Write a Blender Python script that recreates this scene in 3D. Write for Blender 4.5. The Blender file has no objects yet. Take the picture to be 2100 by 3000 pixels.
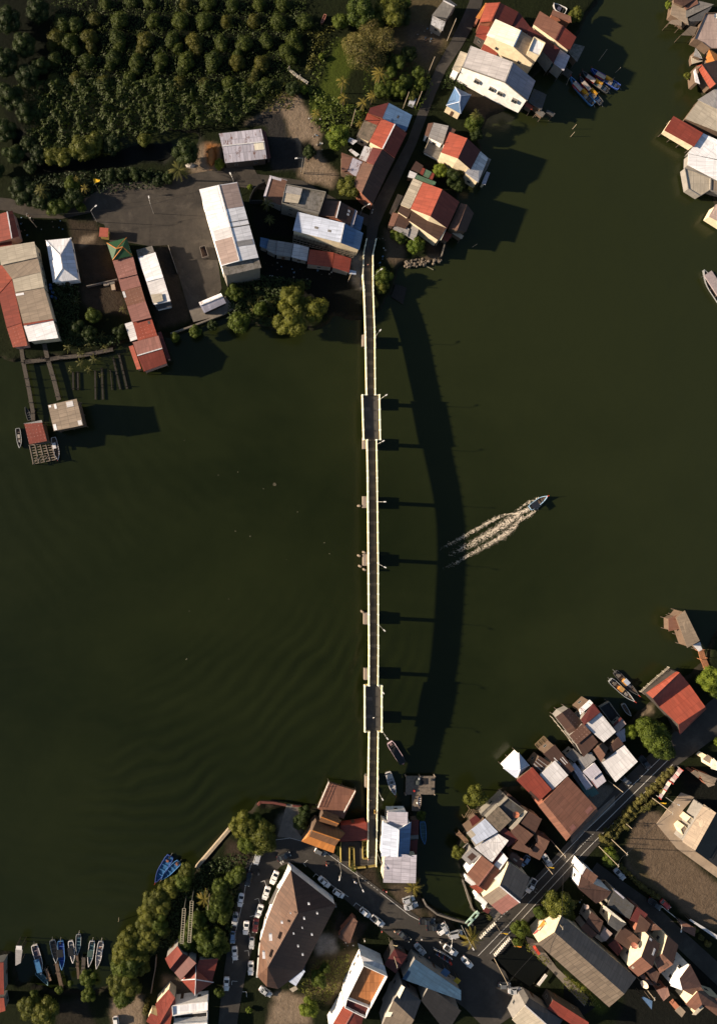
import bpy, bmesh, math, random
import numpy as np
from mathutils import Vector, Matrix, Quaternion
random.seed(7); RNG = np.random.default_rng(11)
sc = bpy.context.scene
COLL = sc.collection
H = 200.0; S = 9.3; NX, NY = 750.0, 1470.0; G = 1.2   # camera height, photo pixels per metre at water level, nadir, land level
CR = {'O0': (0, 0, 1), 'A': (0, 0, 2.296), 'B': (500, 0, 2.678), 'C': (1100, 0, 2.678), 'D': (1700, 0, 3.8275), 'E': (0, 400, 2.678), 'F': (500, 400, 2.678),
      'G': (1000, 300, 3.214), 'H': (0, 900, 2.678), 'I': (900, 2200, 3.214), 'J': (1300, 2100, 3.214), 'K': (1700, 1750, 4.0175), 'L': (1700, 2150, 4.0175),
      'M': (1300, 2500, 4.0175), 'N': (1650, 2500, 3.571), 'O': (850, 2500, 3.214), 'Q': (400, 2400, 3.214), 'R': (0, 2600, 3.571), 'S': (1540, 2660, 10.04),
      'T': (1850, 2220, 6.428), 'U': (1840, 2620, 6.042), 'V': (860, 2740, 3.348), 'X': (1380, 0, 4.229), 'Y': (1940, 0, 7.656), 'Z': (300, 2720, 4.726),
      'A2': (900, 500, 7.305), 'P': (640, 2250, 3.493), 'BR': (1000, 700, 3.28), 'WK': (1260, 1400, 4.0175), 'BB': (1640, 180, 8.035), 'DE': (1950, 600, 6.56)}

def W(px, py, z=0.0):
    k = (H - z) / H
    return Vector(((px - NX) / S * k, -(py - NY) / S * k, z))
def cp(c, x, y):
    ox, oy, s = CR[c]; return (ox + x / s, oy + y / s)
def C(c, x, y, z=0.0):
    p = cp(c, x, y); return W(p[0], p[1], z)
def pairs(seq): return [(seq[i], seq[i + 1]) for i in range(0, len(seq), 2)]

# ------------------------------------------------------------------ materials
_M = {}
def nd(nt, t, loc=None, **kw):
    n = nt.nodes.new(t)
    for k, v in kw.items():
        if k in n.inputs.keys(): n.inputs[k].default_value = v
        else: setattr(n, k, v)
    return n
def mat_base(name, rough=0.7, spec=0.3, metal=0.0):
    m = bpy.data.materials.new(name); m.use_nodes = True
    nt = m.node_tree; b = nt.nodes['Principled BSDF']
    b.inputs['Roughness'].default_value = rough; b.inputs['Metallic'].default_value = metal
    b.inputs['Specular IOR Level'].default_value = spec
    return m, nt, b
def rgba(c): return (c[0], c[1], c[2], 1)
def mixc(nt, fac, a, b, mode='MIX'):
    n = nt.nodes.new('ShaderNodeMix'); n.data_type = 'RGBA'; n.blend_type = mode
    for idx, v in ((0, fac), (6, a), (7, b)):
        if hasattr(v, 'is_output') or isinstance(v, bpy.types.NodeSocket): nt.links.new(v, n.inputs[idx])
        else: n.inputs[idx].default_value = v if idx == 0 else rgba(v) if len(v) == 3 else v
    return n.outputs[2]
def ramp(nt, fac, stops):
    r = nt.nodes.new('ShaderNodeValToRGB'); nt.links.new(fac, r.inputs[0])
    e = r.color_ramp.elements
    while len(e) < len(stops): e.new(0.5)
    for el, (p, c) in zip(e, stops):
        el.position = p; el.color = rgba(c) if not isinstance(c, (int, float)) else (c, c, c, 1)
    return r.outputs[0]
def noise(nt, vec, scale, detail=4, rough=0.6, dist=0.0):
    n = nd(nt, 'ShaderNodeTexNoise'); n.inputs['Scale'].default_value = scale
    n.inputs['Detail'].default_value = detail; n.inputs['Roughness'].default_value = rough; n.inputs['Distortion'].default_value = dist
    nt.links.new(vec, n.inputs['Vector']); return n.outputs['Fac']
def mapping(nt, vec, scale=(1, 1, 1), rot=(0, 0, 0), loc=(0, 0, 0)):
    n = nt.nodes.new('ShaderNodeMapping'); nt.links.new(vec, n.inputs['Vector'])
    n.inputs['Scale'].default_value = scale; n.inputs['Rotation'].default_value = rot; n.inputs['Location'].default_value = loc
    return n.outputs[0]
def math_(nt, op, a, b=None, c=None):
    n = nt.nodes.new('ShaderNodeMath'); n.operation = op
    for i, v in enumerate((a, b, c)):
        if v is None: continue
        if isinstance(v, (int, float)): n.inputs[i].default_value = v
        else: nt.links.new(v, n.inputs[i])
    return n.outputs[0]
def bump(nt, b, h, strength=0.3, dist=0.05):
    n = nt.nodes.new('ShaderNodeBump'); n.inputs['Strength'].default_value = strength; n.inputs['Distance'].default_value = dist
    nt.links.new(h, n.inputs['Height']); nt.links.new(n.outputs[0], b.inputs['Normal'])

def tone(c, k=.72):
    l = sum(c) / 3; f = k + (1 - k) * max(0, min(1, (l - .36) / .26)); return tuple(min(.86, x * f) for x in c)
def plain(key, col, rough=0.7, spec=0.3, metal=0.0, var=0.25, scale=1.2):
    """painted / raw surface with mottled wear"""
    k = ('plain', key)
    if k in _M: return _M[k]
    col = tone(col); m, nt, b = mat_base(key, rough, spec, metal)
    g = nt.nodes.new('ShaderNodeNewGeometry')
    n1 = noise(nt, g.outputs['Position'], scale, 5, 0.65)
    f = ramp(nt, n1, [(0.25, 0.0), (0.8, 1.0)])
    col1 = tuple(c * (1 - var) for c in col); col2 = tuple(min(1, c * (1 + var * 0.5)) for c in col)
    c = mixc(nt, f, col1, col2)
    nt.links.new(c, b.inputs['Base Color'])
    _M[k] = m; return m

ROOFC = {'gryw': (.50, .475, .485), 'lavshade': (.40, .375, .44), 'navy': (.05, .11, .20), 'mhb': (.155, .080, .052), 'red': (.37, .082, .050), 'red2': (.29, .060, .040), 'mar': (.13, .030, .028), 'brick': (.36, .165, .14), 'brick2': (.27, .125, .085), 'brn': (.095, .052, .040), 'brn2': (.165, .088, .064),
         'rust': (.25, .125, .088), 'tan': (.38, .30, .23), 'tan2': (.24, .19, .145), 'pink': (.42, .24, .19), 'wht': (.80, .80, .84), 'wht2': (.62, .61, .63), 'lav': (.50, .48, .56), 'gry': (.40, .385, .385), 'gry2': (.25, .235, .22),
         'dgry': (.10, .10, .105), 'blue': (.13, .24, .44), 'lblue': (.50, .56, .70), 'teal': (.08, .2, .2), 'beige': (.52, .46, .37), 'orng': (.62, .24, .06), 'gtile': (.03, .11, .045), 'green': (.12, .22, .14),
         'cream': (.82, .76, .62), 'blk': (.025, .025, .028), 'ylw': (.75, .5, .05), 'otile': (.55, .22, .08), 'dotile': (.20, .10, .05), 'pnk2': (.5, .38, .34)}
def roofm(key):
    """sheet or tile roofing; UV u runs along the eave, v up the slope, in metres"""
    k = ('roof', key)
    if k in _M: return _M[k]
    col = tone(ROOFC[key.split('_')[0]]); flags = key.split('_')[1:]
    m, nt, b = mat_base('roofing ' + key, 0.6, 0.25)
    uvn = nt.nodes.new('ShaderNodeUVMap'); uv = uvn.outputs[0]
    g = nt.nodes.new('ShaderNodeNewGeometry'); pos = g.outputs['Position']
    oi = nt.nodes.new('ShaderNodeObjectInfo')
    st = noise(nt, mapping(nt, uv, (1.6, 0.22, 1)), 1.0, 4, 0.6)       # run-off streaks
    bl = noise(nt, pos, 0.35, 4, 0.6)
    dk = tuple(c * .72 for c in col); lt = tuple(min(1, c * 1.16) for c in col)
    c = mixc(nt, ramp(nt, st, [(0.25, 0.0), (0.75, 1.0)]), dk, lt)
    c = mixc(nt, ramp(nt, bl, [(0.35, 0.0), (0.7, .28)]), c, tuple(x * .6 + .02 for x in col))
    # individual sheets with their own age
    br = nd(nt, 'ShaderNodeTexBrick'); br.offset = 0.0; br.inputs['Scale'].default_value = 1.0
    br.inputs['Brick Width'].default_value = 1.15; br.inputs['Row Height'].default_value = 2.6; br.inputs['Mortar Size'].default_value = 0.06; br.inputs['Mortar Smooth'].default_value = 0.3
    br.inputs['Color1'].default_value = (0.80, 0.79, 0.78, 1); br.inputs['Color2'].default_value = (1.12, 1.11, 1.1, 1); br.inputs['Mortar'].default_value = (.50, .49, .49, 1)
    nt.links.new(uv, br.inputs['Vector'])
    c = mixc(nt, 1.0 if 'old' in flags else 0.6, c, br.outputs['Color'], 'MULTIPLY')
    rr_ = noise(nt, mapping(nt, uv, (1.2, .16, 1), loc=(7, 2, 0)), 1.0, 6, 0.75)
    c = mixc(nt, ramp(nt, rr_, [(0.60, 0.0), (0.74, .45)]), c, tuple(x * .38 + .02 for x in col))
    if 'rusty' in flags:
        rn = noise(nt, mapping(nt, uv, (.9, .35, 1), loc=(3, 5, 0)), 0.9, 6, 0.7)
        c = mixc(nt, ramp(nt, rn, [(0.56, 0.0), (0.62, .9)]), c, (.12, .05, .03))
    if 'moss' in flags:
        rn = noise(nt, pos, 0.8, 6, 0.75)
        c = mixc(nt, ramp(nt, rn, [(0.45, 0.0), (0.62, .8)]), c, (.055, .05, .038))
    if 'dots' in flags:                                                # nail heads / light tiles in a grid
        v = nd(nt, 'ShaderNodeTexVoronoi'); v.inputs['Scale'].default_value = 1.0; v.inputs['Randomness'].default_value = 0.12
        nt.links.new(uv, v.inputs['Vector'])
        c = mixc(nt, ramp(nt, v.outputs['Distance'], [(0.07, .38), (0.13, 0.0)]), c, (.6, .45, .42))
    nt.links.new(c, b.inputs['Base Color'])
    w = nd(nt, 'ShaderNodeTexWave'); w.bands_direction = 'X'; w.inputs['Scale'].default_value = .95 if 'tile' not in key else 1.1
    nt.links.new(uv, w.inputs['Vector'])
    hsum = math_(nt, 'MULTIPLY_ADD', noise(nt, pos, 1.4, 3), 0.8, w.outputs['Fac'])
    bump(nt, b, hsum, 0.5, 0.035)
    _M[k] = m; return m
WALLC = {'cream': (.66, .56, .40), 'wht': (.80, .78, .76), 'gry': (.30, .28, .26), 'wood': (.16, .11, .08), 'pink': (.55, .33, .28), 'ylw': (.68, .50, .16), 'conc': (.26, .24, .21), 'dark': (.07, .06, .055), 'blue': (.2, .3, .42), 'brick': (.35, .14, .09), 'red': (.4, .07, .05)}
def wallm(key): return plain('wall paint ' + key, WALLC[key], 0.8, 0.2, var=.3, scale=.7)

def leafm(name, c1, c2, trans=0.25):
    k = ('leaf', name)
    if k in _M: return _M[k]
    c1 = tone(c1, .78); c2 = tone(c2, .78); m, nt, b = mat_base(name, 0.6, 0.25)
    g = nt.nodes.new('ShaderNodeNewGeometry'); oi = nt.nodes.new('ShaderNodeObjectInfo')
    n1 = noise(nt, g.outputs['Position'], 0.6, 3, 0.6)
    f = math_(nt, 'ADD', math_(nt, 'MULTIPLY', n1, .75), math_(nt, 'MULTIPLY', oi.outputs['Random'], .35))
    c = mixc(nt, ramp(nt, f, [(0.3, 0.0), (0.75, 1.0)]), c1, c2)
    rp = math_(nt, 'MULTIPLY', g.outputs['Random Per Island'], .35)
    c = mixc(nt, rp, c, tuple(x * 1.25 for x in c2))
    nt.links.new(c, b.inputs['Base Color'])
    tr = nt.nodes.new('ShaderNodeBsdfTranslucent'); nt.links.new(c, tr.inputs['Color'])
    mx = nt.nodes.new('ShaderNodeMixShader'); mx.inputs[0].default_value = trans
    nt.links.new(b.outputs[0], mx.inputs[1]); nt.links.new(tr.outputs[0], mx.inputs[2])
    nt.links.new(mx.outputs[0], nt.nodes['Material Output'].inputs[0])
    _M[k] = m; return m

# ------------------------------------------------------------------ mesh builder
class MB:
    def __init__(s): s.v = []; s.f = []; s.uv = []; s.mi = []; s.mats = []
    def _m(s, m):
        if m not in s.mats: s.mats.append(m)
        return s.mats.index(m)
    def face(s, pts, m, uv=None):
        b = len(s.v); s.v += [tuple(p) for p in pts]; s.f.append(tuple(range(b, b + len(pts))))
        s.uv.append(uv or [(p[0], p[1]) for p in pts]); s.mi.append(s._m(m))
    def hexa(s, lo, hi, m):
        """lo and hi: two rings of the same number of points (bottom, top)"""
        n = len(lo)
        s.face(list(reversed(lo)), m); s.face(hi, m)
        for i in range(n):
            j = (i + 1) % n; s.face([lo[i], lo[j], hi[j], hi[i]], m)
    def box(s, c, sx, sy, sz, m, rz=0.0, base=False):
        c = Vector(c); ca, sa = math.cos(rz), math.sin(rz)
        def r(x, y, z): return c + Vector((x * ca - y * sa, x * sa + y * ca, z))
        z0, z1 = (0, sz) if base else (-sz / 2, sz / 2)
        q = [(-sx / 2, -sy / 2), (sx / 2, -sy / 2), (sx / 2, sy / 2), (-sx / 2, sy / 2)]
        s.hexa([r(x, y, z0) for x, y in q], [r(x, y, z1) for x, y in q], m)
    def tube(s, pts, rad, m, n=6, caps=True):
        pts = [Vector(p) for p in pts]
        if not isinstance(rad, (list, tuple)): rad = [rad] * len(pts)
        rings = []
        for i, p in enumerate(pts):
            d = (pts[min(i + 1, len(pts) - 1)] - pts[max(i - 1, 0)]).normalized()
            a = d.orthogonal() if abs(d.z) < .9 else Vector((1, 0, 0)); a = (a - d * a.dot(d)).normalized(); bb = d.cross(a)
            rings.append([p + (a * math.cos(t) + bb * math.sin(t)) * rad[i] for t in [2 * math.pi * k / n for k in range(n)]])
        for i in range(len(rings) - 1):
            for k in range(n):
                j = (k + 1) % n; s.face([rings[i][k], rings[i][j], rings[i + 1][j], rings[i + 1][k]], m)
        if caps: s.face(list(reversed(rings[0])), m); s.face(rings[-1], m)
    def beam(s, a, b, w, h, m):
        a = Vector(a); b = Vector(b); d = (b - a).normalized()
        up = Vector((0, 0, 1)) if abs(d.z) < .95 else Vector((1, 0, 0))
        x = d.cross(up).normalized() * w / 2; y = x.cross(d).normalized() * h / 2
        s.hexa([a - x - y, a + x - y, a + x + y, a - x + y], [b - x - y, b + x - y, b + x + y, b - x + y], m)
    def sheet(s, pts, th, m, uv=None, edge=None):
        pts = [Vector(p) for p in pts]
        n = (pts[1] - pts[0]).cross(pts[2] - pts[0])
        if n.z < 0:
            pts = pts[::-1]; uv = uv[::-1] if uv else None
        s.face(pts, m, uv)
        lo = [p - Vector((0, 0, th)) for p in pts]; e = edge or m
        s.face(list(reversed(lo)), e)
        for i in range(len(pts)):
            j = (i + 1) % len(pts); s.face([lo[i], lo[j], pts[j], pts[i]], e)
    def build(s, name, parent=None, org=None, smooth=False):
        if not s.f: return None
        me = bpy.data.meshes.new(name)
        o = Vector((0, 0, 0))
        if parent is not None:
            r = parent
            while r.parent is not None: r = r.parent
            o = r.location
        elif org is not None: o = Vector(org)
        me.from_pydata([(a[0] - o[0], a[1] - o[1], a[2] - o[2]) for a in s.v], [], s.f)
        ul = me.uv_layers.new(name='UVMap'); flat = [c for f in s.uv for u in f for c in u]
        ul.data.foreach_set('uv', flat)
        for m in s.mats: me.materials.append(m)
        me.polygons.foreach_set('material_index', s.mi)
        if smooth: me.polygons.foreach_set('use_smooth', [True] * len(s.f))
        me.update()
        ob = bpy.data.objects.new(name, me); COLL.objects.link(ob)
        if parent is not None: ob.parent = parent
        else: ob.location = o
        return ob
def tag(o, label=None, cat=None, group=None, kind=None):
    if label: o['label'] = label
    if cat: o['category'] = cat
    if group: o['group'] = group
    if kind: o['kind'] = kind
    return o
def empty(name, loc, label, cat, group=None):
    o = bpy.data.objects.new(name, None); COLL.objects.link(o); o.location = loc; o.empty_display_size = .5
    return tag(o, label, cat, group)
def kids(o): return [c for c in bpy.data.objects if c.parent == o]
_KC = {}
def dup(root, loc, rz=0.0, scale=1.0, label=None, group=None):
    if root.name not in _KC:
        _KC[root.name] = [(k, kids(k)) for k in kids(root)]
    r = root.copy(); COLL.objects.link(r); r.location = loc; r.rotation_euler = (0, 0, rz)
    r.scale = (scale,) * 3 if isinstance(scale, (int, float)) else scale
    if label: r['label'] = label
    if group: r['group'] = group
    for k, gs in _KC[root.name]:
        c = k.copy(); COLL.objects.link(c); c.parent = r
        for g in gs:
            d = g.copy(); COLL.objects.link(d); d.parent = c
    return r

# ------------------------------------------------------------------ buildings
def bilerp(q, u, v):
    return (q[0] * (1 - u) + q[1] * u) * (1 - v) + (q[3] * (1 - u) + q[2] * u) * v
FR = plain('window frame', (.28, .26, .24)); PANE = None
def glassm():
    global PANE
    if PANE is None:
        PANE, nt, b = mat_base('dark window glass', 0.12, 0.5); b.inputs['Base Color'].default_value = (.02, .025, .03, 1)
    return PANE
class Bld:
    def __init__(s, crop, name, label, wall='cream', base=G, cat=None, group=None, win=1, stilts=False):
        s.c = crop; s.name = name; s.label = label; s.wall = wall; s.base = base; s.cat = cat or name.replace('_', ' ')
        s.root = None; s.group = group; s.win = win; s.stilts = stilts; s.quads = []; s.pend = []; s.nw = 0
    def pt(s, x, y, z): return C(s.c, x, y, z)
    def _root(s, p):
        if s.root is None:
            s.root = empty(s.name, (p[0], p[1], s.base), s.label, s.cat, s.group)
    def panel(s, mb, q, m):
        """q: e0,e1 (eave), r1,r0 (ridge)"""
        L = (q[1] - q[0]).length; V = ((q[3] - q[0]).length + (q[2] - q[1]).length) / 2
        if len(q) == 4:
            d = (q[1] - q[0]).normalized() if L > 1e-4 else Vector((1, 0, 0))
            n = (q[1] - q[0]).cross(q[3] - q[0]).normalized(); w = n.cross(d)
            uv = [((p - q[0]).dot(d), (p - q[0]).dot(w)) for p in q]
        else: uv = None
        mb.sheet(q, .09, roofm(m), uv, edge=roofm(m)); s.quads.append(q)
    def walls(s, ring, lower=.12, inset=.28, top=True, key=None):
        """ring: outline with heights; walls drop from it to the base"""
        key = key or s.wall
        if key == 'none': return
        cx = sum(p.x for p in ring) / len(ring); cy = sum(p.y for p in ring) / len(ring)
        area = sum(ring[i].x * ring[(i + 1) % len(ring)].y - ring[(i + 1) % len(ring)].x * ring[i].y for i in range(len(ring)))
        if area < 0: ring = ring[::-1]
        ins = []
        n = len(ring)
        for i in range(n):
            p = ring[i]; a = ring[i - 1]; b = ring[(i + 1) % n]
            d1 = Vector((p.x - a.x, p.y - a.y)); d2 = Vector((b.x - p.x, b.y - p.y))
            if d1.length < 1e-6 or d2.length < 1e-6: ins.append(p.copy()); continue
            n1 = Vector((-d1.y, d1.x)).normalized(); n2 = Vector((-d2.y, d2.x)).normalized()
            nn = (n1 + n2); nn = nn / max(.35, nn.length_squared / 2) if nn.length > .2 else n1
            ins.append(Vector((p.x + nn.x * inset, p.y + nn.y * inset, p.z - lower)))
        mb = MB(); wm = wallm(key); zb = s.base if not s.stilts else 1.5
        for i in range(n):
            a, b = ins[i], ins[(i + 1) % n]
            L = math.hypot(b.x - a.x, b.y - a.y)
            mb.face([Vector((a.x, a.y, zb)), Vector((b.x, b.y, zb)), b, a], wm, [(0, 0), (L, 0), (L, b.z - zb), (0, a.z - zb)])
            nrm = Vector((b.y - a.y, -(b.x - a.x)))
            hh = min(a.z, b.z) - zb
            if s.win and hh > 2.2 and L > 2.6: s.pend.append((a, b, zb, hh, L, nrm.normalized()))
        mb.face([Vector((p.x, p.y, zb)) for p in ins][::-1], wm)
        mb.build('wall', s.root)
        if s.stilts:
            st = MB(); wd = plain('weathered stilt wood', (.09, .07, .055))
            for i in range(n):
                a, b = ins[i], ins[(i + 1) % n]; k = max(1, int((b - a).length / 3))
                for t in range(k):
                    p = a.lerp(b, t / k); st.tube([(p.x, p.y, -1.5), (p.x, p.y, 1.5)], .12, wd, 6)
            st.build('stilt_frame', s.root)
    def windows(s):
        """openings on the walls that face the middle of the river view"""
        cnt = 0
        for (a, b, zb, hh, L, nrm) in s.pend:
            mid = (a + b) / 2
            face = nrm.x * (-mid.x) + nrm.y * (-mid.y)
            if face < 0 or cnt > 5 or s.stilts: continue
            k = int(L / (5.0 if s.win == 1 else 2.6)); fl = max(1, int(hh / 3.1)); k = max(1, min(k, 6))
            d = (b - a); d.z = 0; d.normalize(); rz = math.atan2(d.y, d.x)
            for f in range(min(fl, 3)):
                for t in range(k):
                    if cnt > 5: break
                    p = a.lerp(b, (t + .5) / k); z = zb + 1.7 + f * 2.9
                    if z + .6 > zb + hh: continue
                    c = Vector((p.x + nrm.x * .03, p.y + nrm.y * .03, z))
                    if f == 0 and t == k // 2 and s.nw == 0 and L > 4:
                        w = MB(); w.box((c.x, c.y, zb + 1.05), .95, .10, 2.1, plain('door wood', (.12, .07, .045)), rz)
                        dr = w.build('door', s.root)
                        h = MB(); e = Vector((nrm.x, nrm.y, 0)) * .09 + d * .35; h.box((c.x + e.x, c.y + e.y, zb + 1.05), .12, .05, .05, plain('handle metal', (.5, .5, .5), .3, metal=1), rz); h.build('handle', dr)
                        s.nw = 1; continue
                    w = MB()
                    for (dx, dz, sx, sz) in ((0, .45, 1.1, .08), (0, -.45, 1.1, .08), (-.5, 0, .08, .85), (.5, 0, .08, .85), (0, 0, .05, .85)):
                        w.box(c + d * dx + Vector((0, 0, dz)), sx, .12, sz, FR, rz)
                    wo = w.build('window', s.root)
                    g = MB(); g.box(c, .95, .05, .85, glassm(), rz); g.build('pane', wo); cnt += 1
    def g(s, h, dz, m1, m2, co, wall=True, ridge='wht2', wh=None):  # m2, usually the slope facing away from the sun, often carries painted-in shade
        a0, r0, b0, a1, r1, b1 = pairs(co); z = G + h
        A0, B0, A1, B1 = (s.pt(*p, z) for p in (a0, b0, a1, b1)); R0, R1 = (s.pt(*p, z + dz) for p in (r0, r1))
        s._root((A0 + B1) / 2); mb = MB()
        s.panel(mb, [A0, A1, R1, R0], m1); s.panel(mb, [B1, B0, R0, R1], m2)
        ro = mb.build('roof', s.root)
        if ridge:
            rb = MB(); rb.beam(R0 + Vector((0, 0, .07)), R1 + Vector((0, 0, .07)), .32, .12, roofm(ridge)); rb.build('ridge_cap', ro)
        if wall: s.walls([A0, R0, B0, B1, R1, A1], key=wh)
        s.last = ro; return s
    def q(s, h, dz, m, co, wall=True, wh=None):
        ps = pairs(co); z = G + h
        P = [s.pt(*ps[0], z), s.pt(*ps[1], z), s.pt(*ps[2], z + dz), s.pt(*ps[3], z + dz)]
        s._root((P[0] + P[2]) / 2); mb = MB(); s.panel(mb, P, m); s.last = mb.build('roof', s.root)
        if wall: s.walls(P, key=wh)
        return s
    def a(s, h, dz, m, co):
        """awning or open shelter on posts"""
        ps = pairs(co); z = G + h
        P = [s.pt(*p, z + (dz if i > 1 else 0)) for i, p in enumerate(ps)]
        s._root((P[0] + P[2]) / 2); mb = MB()
        if len(P) == 4: s.panel(mb, P, m)
        else: mb.sheet(P, .08, roofm(m)); s.quads.append(P)
        s.last = mb.build('roof', s.root)
        cx = sum((p for p in P), Vector()) / len(P)
        pm = plain('post timber', (.14, .1, .075))
        for p in P:
            k = p.lerp(cx, .06); pb = MB(); pb.beam((k.x, k.y, -1.2 if s.base < .6 else s.base - .1), (k.x, k.y, p.z - .1), .12, .12, pm); pb.build('post', s.root)
        return s
    def h(s, h, dz, m, co, ro, m2=None, cap='wht2', over=0.0):
        c = pairs(co); r = pairs(ro); z = G + h
        P = [s.pt(*p, z) for p in c]; R0 = s.pt(*r[0], z + dz); R1 = s.pt(*r[-1], z + dz)
        s._root((P[0] + P[2]) / 2); mb = MB()
        m2 = m2 or m
        # c0c1 end -> R0 ; c2c3 end -> R1
        s.panel(mb, [P[0], P[1], R0 + (P[1] - P[0]).normalized() * .01, R0], m)
        s.panel(mb, [P[1], P[2], R1, R0], m2)
        s.panel(mb, [P[2], P[3], R1 + (P[3] - P[2]).normalized() * .01, R1], m)
        s.panel(mb, [P[3], P[0], R0, R1], m)
        o = mb.build('roof', s.root)
        if cap:
            cb = MB(); up = Vector((0, 0, .06))
            if (R0 - R1).length > .3: cb.beam(R0 + up, R1 + up, .3, .14, roofm(cap))
            for p, rr in ((P[0], R0), (P[1], R0), (P[2], R1), (P[3], R1)): cb.beam(p + up, rr + up, .24, .12, roofm(cap))
            cb.build('ridge_cap', o)
        s.walls(P); s.last = o; return s
    def f(s, h, m, co, par=.6, wh=None, wall=True):
        ps = pairs(co); z = G + h; P = [s.pt(*p, z) for p in ps]
        ar = sum(P[i].x * P[(i + 1) % len(P)].y - P[(i + 1) % len(P)].x * P[i].y for i in range(len(P)))
        if ar < 0: P = P[::-1]
        s._root(sum(P, Vector()) / len(P)); mb = MB(); mb.sheet(P, .15, roofm(m), None); s.last = mb.build('roof', s.root); s.quads.append(P[:4])
        if wall: s.walls(P, .14, .02, key=wh)
        if par:
            pb = MB()
            for i in range(len(P)):
                a, b = P[i], P[(i + 1) % len(P)]; pb.beam(a + Vector((0, 0, par / 2 - .05)), b + Vector((0, 0, par / 2 - .05)), .2, par + .1, wallm(wh or s.wall))
            pb.build('parapet', s.root)
        return s
    def p(s, i, u0, v0, u1, v1, m, name='roof_sheet', up=.045):
        """a sheet of another colour screwed on roof panel i (-1 = last)"""
        q = s.quads[i]; P = [bilerp(q, u, v) + Vector((0, 0, up)) for u, v in ((u0, v0), (u1, v0), (u1, v1), (u0, v1))]
        mb = MB(); L = (P[1] - P[0]).length; V = (P[3] - P[0]).length
        mb.sheet(P, .03, roofm(m), [(0, 0), (L, 0), (L, V), (0, V)]); mb.build(name, s.last); return s
    def done(s):
        s.windows(); return s.root
# ------------------------------------------------------------------ world, sun, camera
EL = math.radians(18.0); AZ = math.radians(-3.0)
world = bpy.data.worlds.new("World"); sc.world = world; world.use_nodes = True
nt = world.node_tree; sky = nt.nodes.new('ShaderNodeTexSky'); sky.sky_type = 'NISHITA'; sky.sun_disc = False
sky.sun_elevation = EL; sky.sun_rotation = math.radians(273)
sky.air_density = 1.0; sky.dust_density = 1.0
bg = nt.nodes['Background']; bg.inputs['Strength'].default_value = 0.05
nt.links.new(sky.outputs[0], bg.inputs['Color'])
sl = bpy.data.lights.new('sun', 'SUN'); sl.energy = 5.0; sl.angle = math.radians(0.9); sl.color = (1.0, .815, .60)
so = bpy.data.objects.new('sun', sl); COLL.objects.link(so)
so.rotation_euler = Vector((math.cos(EL) * math.cos(AZ), math.cos(EL) * math.sin(AZ), -math.sin(EL))).to_track_quat('-Z', 'Y').to_euler()
cam = bpy.data.cameras.new('camera'); co = bpy.data.objects.new('camera', cam); COLL.objects.link(co)
co.location = (0, 0, H); cam.sensor_fit = 'VERTICAL'; cam.sensor_height = 24; cam.sensor_width = 24; cam.lens = 24 * H * S / 3000.0
cam.shift_x = 300 / 3000.0; cam.shift_y = -30 / 3000.0; cam.clip_end = 3000; sc.camera = co
sc.view_settings.view_transform = 'Standard'; sc.view_settings.look = 'None'; sc.view_settings.exposure = 1.3; sc.view_settings.gamma = 1
sc.cycles.max_bounces = 5; sc.cycles.diffuse_bounces = 2; sc.cycles.transparent_max_bounces = 12
sc.cycles.use_denoising = True

# ------------------------------------------------------------------ land as one height field
def px2w(p, z=.6): w = W(p[0], p[1], z); return (w.x, w.y)
NW_LAND = [(-600, 1000), (0, 1050), (60, 1062), (160, 1052), (300, 1040), (350, 1010), (420, 985), (500, 988), (560, 958), (660, 925), (690, 985), (740, 950), (800, 965), (890, 975), (950, 950), (975, 925), (1060, 935),
 (1120, 900), (1150, 860), (1165, 800), (1190, 776), (1230, 764), (1292, 762), (1310, 705), (1300, 650), (1345, 590), (1357, 553), (1400, 500), (1415, 440), (1405, 395), (1430, 350), (1480, 325), (1535, 290),
 (1560, 230), (1600, 190), (1650, 160), (1690, 105), (1720, 50), (1755, 10), (1790, -200), (1790, -9000), (-9000, -9000), (-9000, 1000)]
SE_LAND = [(1940, -900), (1955, -100), (1962, 20), (1995, 70), (2045, 120), (2040, 170), (2052, 250), (2065, 300), (2082, 340), (2060, 430), (2055, 560), (2100, 600), (2120, 900), (2150, 1750), (2100, 1850), (2060, 1930),
 (2010, 1985), (1960, 2020), (1900, 2062), (1868, 2085), (1840, 2115), (1780, 2150), (1700, 2190), (1640, 2235), (1560, 2285), (1508, 2300), (1470, 2310), (1400, 2360), (1370, 2400), (1342, 2450), (1332, 2500), (1345, 2560), (1372, 2640), (1390, 2680), (1420, 2690),
 (1440, 2712), (1500, 2760), (1600, 2800), (1608, 2822), (1560, 2890), (1540, 2882), (1440, 2800), (1400, 2765), (1345, 2745),
 (1315, 2695), (1262, 2665), (1235, 2632), (1222, 2560), (1216, 2480), (1214, 2375), (1125, 2372), (1085, 2392), (1020, 2402), (930, 2372), (880, 2364), (755, 2352), (742, 2372), (690, 2405), (640, 2470), (575, 2545), (540, 2580),
 (490, 2620), (440, 2690), (425, 2750), (400, 2790), (350, 2812), (338, 2880), (300, 2895), (240, 2905), (130, 2895), (60, 2880), (40, 2800), (0, 2780), (-600, 2760), (-9000, 2760), (-9000, 12000), (12000, 12000), (12000, -9000), (1940, -9000)]
CREEK = [(60, 400), (75, 440), (90, 460), (130, 490), (230, 490), (330, 470), (480, 455), (560, 430), (570, 400), (480, 385), (330, 420), (260, 470), (160, 470), (100, 430)]
POND = [(905, 330), (960, 200), (1010, 110), (1100, 80), (1110, 140), (1050, 170), (1010, 240), (985, 300), (930, 345)]
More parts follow.
